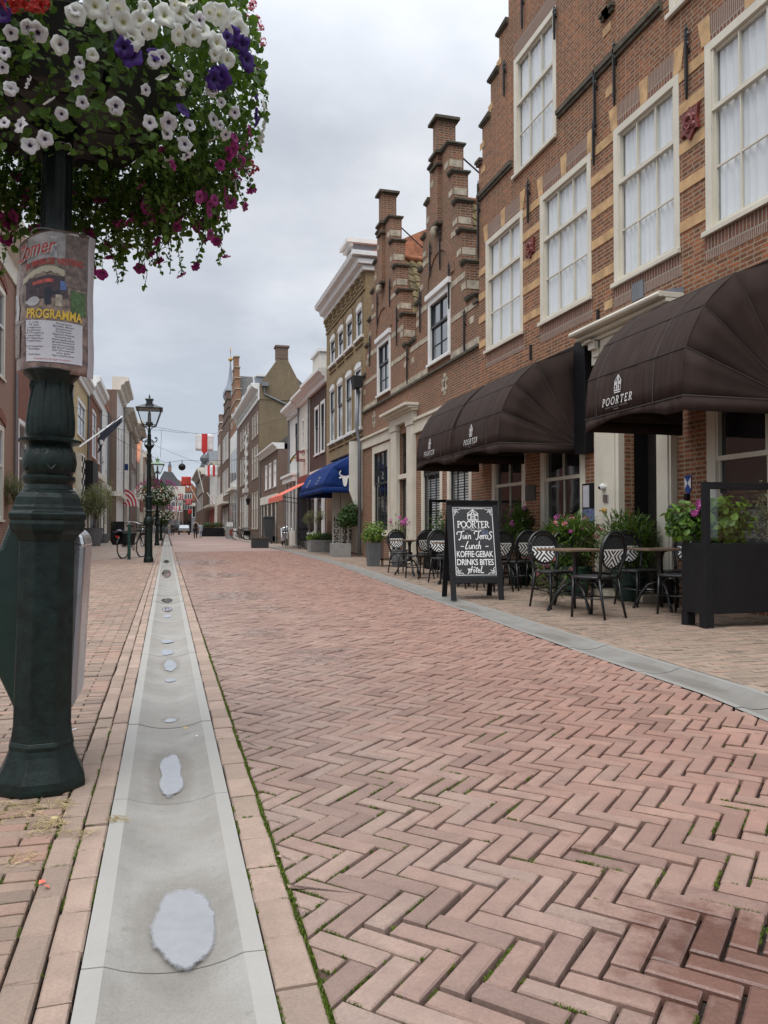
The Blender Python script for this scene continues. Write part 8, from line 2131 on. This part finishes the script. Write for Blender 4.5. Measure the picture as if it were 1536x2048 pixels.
def striped():
    Y0, Y1 = 78.5, 84; X = -3.9; t = thing('striped_awning', 'small red and white striped awning on the left houses', 'awning', (X, 81, 2.8)); zt, zb = FY(230, 978, 80)[1], FY(240, 1013, 80)[1]
    pr = [(X, zt), (X + .55, lerp(zt, zb, .12)), (X + 1.0, lerp(zt, zb, .45)), (X + 1.2, zb)]; m = MB(); m.grid([[(p[0], lerp(Y0, Y1, k / 6), p[1]) for k in range(7)] for p in pr])
    m.face([(X, Y0, zb)] + [(p[0], Y0, p[1]) for p in pr]); m.build('canopy', M['whitecloth'], t)
    m = MB()
    for k in range(4):
        a, b = k / 4 + .06, k / 4 + .18; q = lambda w: (lerp(pr[0][0], X + .02, 0) + 0, w)
        arc_ = [(X + 1.2 * w * math.cos(u), zb + (zt - zb) * w * math.sin(u)) for w in (1 - a * .95, 1 - b * .95) for u in [j * math.pi / 16 for j in range(9)]]
        i = len(m.v); m.v += [(x_, Y0 - .02, z_) for x_, z_ in arc_]; m.f += [(i + j, i + j + 1, i + 9 + j + 1, i + 9 + j) for j in range(8)]; m.t += [0] * 8
    m.build('red_stripes', M['red'], t, solid=.01); m = MB(); m.grid([[(p[0] + .01, lerp(Y0, Y1, (k + d) / 6), p[1] + .01) for d in (0, .5)] for p in pr for k in (0,)]); m.build('red_stripe', M['red'], t)
striped()
def left_flag():
    Yb = 54; X = -4.75; p0 = Vector((X, Yb, FX(152, 897, X)[1])); d = Vector(ray(244, 833)); p1 = Vector((0, 0, H)) + d * (55.5 / d.y)
    p0 = Vector((X, *FX(158, 894, X))); t = thing('flag', 'furled dark navy flag on a white pole leaning out from the red brick house', 'flag', p0)
    m = MB(); m.tube([p0, p1], .05, 6); m.build('pole', M['white'], t); m = MB(); rows = []
    for k in range(13):
        w = k / 12; c = p0.lerp(p1, lerp(.42, .97, w)); h = lerp(1.35, .30, w ** .6)
        rows.append([(c.x + .12 * math.sin(j * 2.1 + w * 4), c.y + .18 * math.cos(j * 1.7 + w * 3), c.z + .05 - h * j / 5) for j in range(6)])
    m.grid(rows); m.build('cloth', M['navy'], t, smooth=True, solid=.01)
    m = MB(); c = p0.lerp(p1, .47); m.ball((c.x, c.y - .22, c.z - .7), .16, 8, (1, .15, 1)); m.build('emblem', M['chalk'], t)
left_flag()
def small_board():
    x, y = FY(235, 1090, 57); t = thing('sandwich_board', 'small dark picture board standing by the left shop doorway', 'sandwich board', (x, 57, 0)); w = .9; m = MB(); h = FY(235, 1043, 57)[1]
    m.box(x - w / 2, x + w / 2, 57, 57.06, .0, h); m.build('frame', M['blackmatt'], t); m = MB(); m.ball((x + .1, 56.98, h * .5), .22, 9, (1, .1, .9)); m.ball((x - .15, 56.98, h * .4), .14, 8, (1, .1, 1)); m.build('picture', mat('board_picture', (.4, .42, .46), .6), t)
small_board()
def wall_lamp(px, py, Y, X, label):
    x = X; d = Vector(ray(px, py)); q = Vector((0, 0, H)) + d * (Y / d.y); t = thing('wall_lantern', label, 'wall lantern', q); m = MB(); m.lathe([(.08, -.3), (.2, .15), (.24, .18), (.05, .36), (.02, .45)], q, 6); m.build('lantern', M['blackmatt'], t); m = MB(); m.tube([(X, q.y, q.z + .1), (X, q.y, q.z + .6), (q.x, q.y, q.z + .45)], .025, 5); m.build('bracket', M['iron'], t)
wall_lamp(496, 1003, 66.5, 6.9, 'dark wall lantern on the tall brown house near its carved doorway')
wall_lamp(201, 929, 62, -4.65, 'black horn shaped wall lamp on the white left house')

# ---------------------------------------------------------------- banners, wires and hanging lamps over the street
def wire(pts, r, name, label):
    m = MB(); P = []
    for a, b in zip(pts, pts[1:]):
        a, b = Vector(a), Vector(b); l = (b - a).length
        for k in range(9): w = k / 8; P.append(a.lerp(b, w) - Vector((0, 0, .02 * l * 4 * w * (1 - w))))
    m.tube(P, r, 4); return tag(m.build(name, M['iron'], None), label, 'wire')
def at(px, py, Y): d = Vector(ray(px, py)); return Vector((0, 0, H)) + d * (Y / d.y)
def banner(px0, px1, py0, py1, Y, stripes, label, base='whitecloth', stripe='red', pts=True, marks=None, group='street banners'):
    a = at(px0, py0, Y); b = at(px1, py1, Y); x0, x1, z1, z0 = a.x, b.x, a.z, b.z; w = x1 - x0; h = z1 - z0
    t = thing('banner', label, 'banner', ((x0 + x1) / 2, Y, z1), group); m = MB()
    r = .1 * h; rows = []; n = 16
    def zlow(u):
        e = min(u, 1 - u); return z0 + (.12 * h if e >= .06 else .12 * h + (.06 - e) * 2.0 * h * .6)
    wob = lambda u, v: .03 * w * math.sin(u * 7 + v * 2)
    for j in range(7):
        v = j / 6; rows.append([(lerp(x0, x1, i / n), Y + wob(i / n, v), lerp(z1, zlow(i / n), v)) for i in range(n + 1)])
    m.grid(rows); m.build('cloth', M[base], t, smooth=True, solid=.004)
    for u0, u1, tip in stripes:
        m = MB(); rows = []; k = 4
        for j in range(7):
            v = j / 6; rows.append([(lerp(x0, x1, lerp(u0, u1, i / k)), Y - .012 + wob(lerp(u0, u1, i / k), v), lerp(z1, lerp(zlow(.5), z0, (1 - abs(i / k - .5) * 2) if tip else 0) - (.04 * h if tip else 0), v)) for i in range(k + 1)])
        m.grid(rows); m.build('red_stripe' if stripe == 'red' else 'stripe', M[stripe], t, smooth=True)
    if marks:
        m = MB()
        for u0, nn, sx in marks:
            for k in range(nn): v = lerp(.14, .82, k / max(1, nn - 1)); x = lerp(x0, x1, u0); z = lerp(z1, z0 + .15 * h, v); m.box(x - w * sx, x + w * sx, Y - .05 - abs(wob(u0, v)), Y - .04 - abs(wob(u0, v)), z - h * .028, z + h * .028)
        m.each('gold_mark' if marks[0][2] < .05 else 'pale_mark', M['gold'] if marks[0][2] < .05 else M['chalk'], t, gap=0)
    return t
def pole_sleeve(): pass
banner(391, 427, 867, 907, 42, [(.34, .66, True)], 'nearest banner over the street, white with one broad red stripe')
banner(410, 435, 930, 956, 62, [(.20, .38, False), (.62, .80, False)], 'second banner, white with two red stripes, near the far corner house')
banner(363, 382, 953, 974, 78, [], 'red shield banner with rows of small gold marks', base='red', marks=[(.25, 6, .035), (.5, 7, .03), (.75, 6, .035)])
banner(354, 368, 987, 1001, 95, [(.18, .32, False), (.44, .58, False), (.70, .84, False)], 'small far white banner with three red stripes')
banner(371, 384, 998, 1011, 105, [], 'small far red banner with pale upright stripes', base='red', marks=[(.25, 6, .055), (.5, 6, .055), (.75, 6, .055)])
banner(346, 355, 1013, 1024, 120, [(.2, .4, False), (.6, .8, False)], 'tiny white and red striped banner at the left of two far ones')
banner(354, 364, 1012, 1022, 125, [(.36, .66, False)], 'tiny white banner with one red stripe beside another far one')
banner(376, 384, 1019, 1029, 130, [], 'tiny all red banner at the street end', base='red')
wire([(-4.6, 42, 7.1), at(391, 867, 42), at(427, 867, 42), (6.9, 42, 7.2)], .008, 'wire', 'thin cable across the street carrying the nearest banner')
wire([(-4.3, 62, 8.9), at(410, 930, 62), at(435, 930, 62), (6.9, 62, 7.0)], .010, 'wire', 'thin cable across the street carrying the two-striped banner')
def hung_lamp(px, py, Y, label):
    q = at(px, py, Y); t = thing('hanging_lamp', label, 'street light', q, 'lamps hung on wires'); m = MB(); m.ball(q, .27, 12); m.build('globe', M['blackmatt'], t, smooth=True); m = MB(); m.tube([q + Vector((0, 0, .25)), q + Vector((0, 0, .5))], .03, 5); m.build('stem', M['iron'], t); return q
q = hung_lamp(364, 934, 60, 'dark globe street light hanging on a wire above the street')
wire([(-4.3, 60, 8.0), at(330, 925, 60), q + Vector((0, 0, .5)), (6.9, 60, 6.4)], .012, 'wire', 'dark wire holding the hanging globe light')
q2 = at(374, 866, 50); w2 = at(323, 860, 50)
wire([(-4.6, 50, w2.z + .1), w2, q2], .010, 'wire', 'thin bracket wire between the lantern and the sky beside the near banner'); wire([w2, at(321, 915, 50)], .010, 'wire', 'thin upright wire rising from the third lamp post')
def pole_flag(px0, py0, px1, py1, Y, label, flag=None):
    a, b = at(px0, py0, Y), at(px1, py1, Y); t = thing('flagpole', label, 'flagpole', a); m = MB(); m.tube([a, b], .07, 6); m.build('pole', M['white'], t)
    if flag:
        for k, mm in enumerate(flag):
            m = MB(); c = a.lerp(b, .25 + .1 * k); m.grid([[(c.x + .7 * i + .2 * math.sin(j + i), c.y + .1 * j, c.z - .9 * j - .3 * i) for i in (0, 1)] for j in range(3)]); m.build('cloth', M[mm], t, solid=.01)
pole_flag(398, 1006, 380, 972, 125, 'long white flagpole slanting over the far street')
pole_flag(407, 985, 395, 935, 118, 'thin dark flagpole slanting from the far corner house')
M['greencloth'] = mat('green_cloth', (.03, .17, .07), .8)
pole_flag(428, 1006, 414, 985, 112, 'far pole with a green, white and red flag', ['greencloth', 'whitecloth', 'red'])
pole_flag(357, 1060, 361, 985, 140, 'tall white flagpole near the far bend')

# ---------------------------------------------------------------- people and the car far down the street
def person(label, x, y, deg, h, top, legs, hair, stride=.12, bag=None):
    t = thing('person', label, 'person', (x, y, 0), None, rot=(0, 0, math.radians(deg))); k = h / 1.75
    def skin(name, joints, edges, m, sub=2):
        me = bpy.data.meshes.new(name); me.from_pydata([tuple(c * k for c in j[:3]) for j in joints], edges, []); o = bpy.data.objects.new(name, me); col.objects.link(o); o.parent = t; me.materials.append(M[m])
        d = o.modifiers.new('skin', 'SKIN')
        for i, j in enumerate(joints): v = me.skin_vertices[0].data[i]; v.radius = (j[3] * k, j[4] * k); v.use_root = i == 0
        s = o.modifiers.new('sub', 'SUBSURF'); s.levels = s.render_levels = sub; return o
    J = [(0, 0, .95, .14, .1), (0, 0, 1.15, .13, .09), (0, 0, 1.38, .16, .1), (0, 0, 1.47, .055, .055), (0, .01, 1.54, .06, .065), (0, .02, 1.64, .078, .095), (0, .015, 1.73, .06, .07),
         (.17, 0, 1.41, .055, .055), (.22, -.03, 1.13, .042, .042), (.23, .04, .90, .034, .034), (.23, .06, .80, .035, .02), (-.17, 0, 1.41, .055, .055), (-.22, .03, 1.13, .042, .042), (-.23, .08, .90, .034, .034), (-.23, .1, .80, .035, .02),
         (.09, 0, .88, .085, .085), (.10, stride * .5, .5, .06, .06), (.10, stride * .3, .09, .042, .042), (.10, stride * .3 + .13, .035, .035, .03), (-.09, 0, .88, .085, .085), (-.10, -stride * .4, .5, .06, .06), (-.10, -stride, .09, .042, .042), (-.10, -stride + .13, .035, .035, .03)]
    E = [(0, 1), (1, 2), (2, 3), (3, 4), (4, 5), (5, 6), (2, 7), (7, 8), (8, 9), (9, 10), (2, 11), (11, 12), (12, 13), (13, 14), (0, 15), (15, 16), (16, 17), (17, 18), (0, 19), (19, 20), (20, 21), (21, 22)]
    skin('body', J, E, 'skin')
    tj = [(0, 0, .90, .165, .125), (0, 0, 1.15, .155, .115), (0, 0, 1.38, .185, .12), (0, 0, 1.46, .075, .075), (.19, 0, 1.40, .07, .07), (.225, -.03, 1.13, .056, .056), (.232, .04, .92, .05, .05), (-.19, 0, 1.40, .07, .07), (-.225, .03, 1.13, .056, .056), (-.232, .08, .92, .05, .05)]
    skin('jacket', tj, [(0, 1), (1, 2), (2, 3), (2, 4), (4, 5), (5, 6), (2, 7), (7, 8), (8, 9)], top)
    lj = [(0, 0, .93, .155, .115), (.095, 0, .86, .1, .1), (.10, stride * .5, .5, .075, .075), (.10, stride * .3, .10, .06, .06), (-.095, 0, .86, .1, .1), (-.10, -stride * .4, .5, .075, .075), (-.10, -stride, .10, .06, .06)]
    skin('trousers', lj, [(0, 1), (1, 2), (2, 3), (0, 4), (4, 5), (5, 6)], legs)
    hb = MB(); hb.ball((0, -.005 * k, 1.70 * k), .098 * k, 10, (.9, 1.05, .9)); o = hb.build('hair', M[hair], None, smooth=True); o.parent = t
    fc = MB(); [fc.ball((s * .03 * k, .108 * k, 1.645 * k), .010 * k, 6) for s in (-1, 1)]; fc.ball((0, .118 * k, 1.62 * k), .014 * k, 6); fc.box(-.022 * k, .022 * k, .1 * k, .112 * k, 1.578 * k, 1.586 * k); o = fc.build('face_features', M['skin'], None); o.parent = t
    sh = MB(); [sh.ball((s * .10 * k, (.06 + (stride * .3 if s > 0 else -stride)) * k, .04 * k), .07 * k, 8, (.65, 1.6, .6)) for s in (-1, 1)]; o = sh.build('shoes', M['rubber'], None); o.parent = t
    if bag: b = MB(); b.box(-.14 * k, .14 * k, -.30 * k, -.14 * k, 1.0 * k, 1.42 * k); o = b.build('backpack', M[bag], None, bevel=.04); o.parent = t
x, y = G(391, 1074); y = 76; x = FY(391, 1060, y)[0]; person('person in a pale green jacket and dark trousers walking away along the kerb', x, y, 0, 1.80, 'lightcloth', 'darkcloth', 'hair', .16, 'blackmatt')
x = FY(401, 1060, 80)[0]; person('person in a pale blue shirt walking beside the black planter boxes', x, 80, 10, 1.55, 'bluecloth', 'bluecloth', 'hair', .14)
x = FY(345, 1060, 105)[0]; person('dark dressed person far off on the left side of the street', x, 105, 170, 1.75, 'darkcloth', 'darkcloth', 'hair', .1)
x = FY(339, 1060, 106)[0]; person('person in grey beside the dark dressed one on the left', x, 106, 190, 1.7, 'lightcloth', 'bluecloth', 'hair', .1)
def far_car():
    Y = 118; a = at(360, 1060, Y); b = at(377, 1060, Y); cx_ = (a.x + b.x) / 2; w = 1.75; t = thing('parked_car', 'small dark car facing the camera at the far end of the street', 'car', (cx_, Y, 0)); x0, x1 = cx_ - w / 2, cx_ + w / 2
    m = MB(); m.prism([(Y, .35), (Y + .1, .75), (Y + 1.1, .92), (Y + 1.8, 1.45), (Y + 3.3, 1.48), (Y + 4.1, .95), (Y + 4.2, .4)], 'x', x0, x1); m.build('body', M['black'], t, bevel=.12)
    m = MB(); m.face([(x0 + .16, Y + 1.13, .97), (x1 - .16, Y + 1.13, .97), (x1 - .25, Y + 1.74, 1.42), (x0 + .25, Y + 1.74, 1.42)]); m.build('windscreen', M['glasssky'], t)
    for s in (x0 + .12, x1 - .42): m = MB(); m.box(s, s + .3, Y - .03, Y + .08, .58, .74); m.build('headlight', M['chrome'], t)
    m = MB(); m.box(cx_ - .26, cx_ + .26, Y - .03, Y + .0, .42, .53); m.build('number_plate', M['gold'], t)
    for s in (x0 + .05, x1 - .25):
        for d in (.75, 3.4): m = MB(); m.tube([(s, Y + d, .31), (s + .2, Y + d, .31)], .31, 14); m.build('wheel', M['rubber'], t)
far_car()
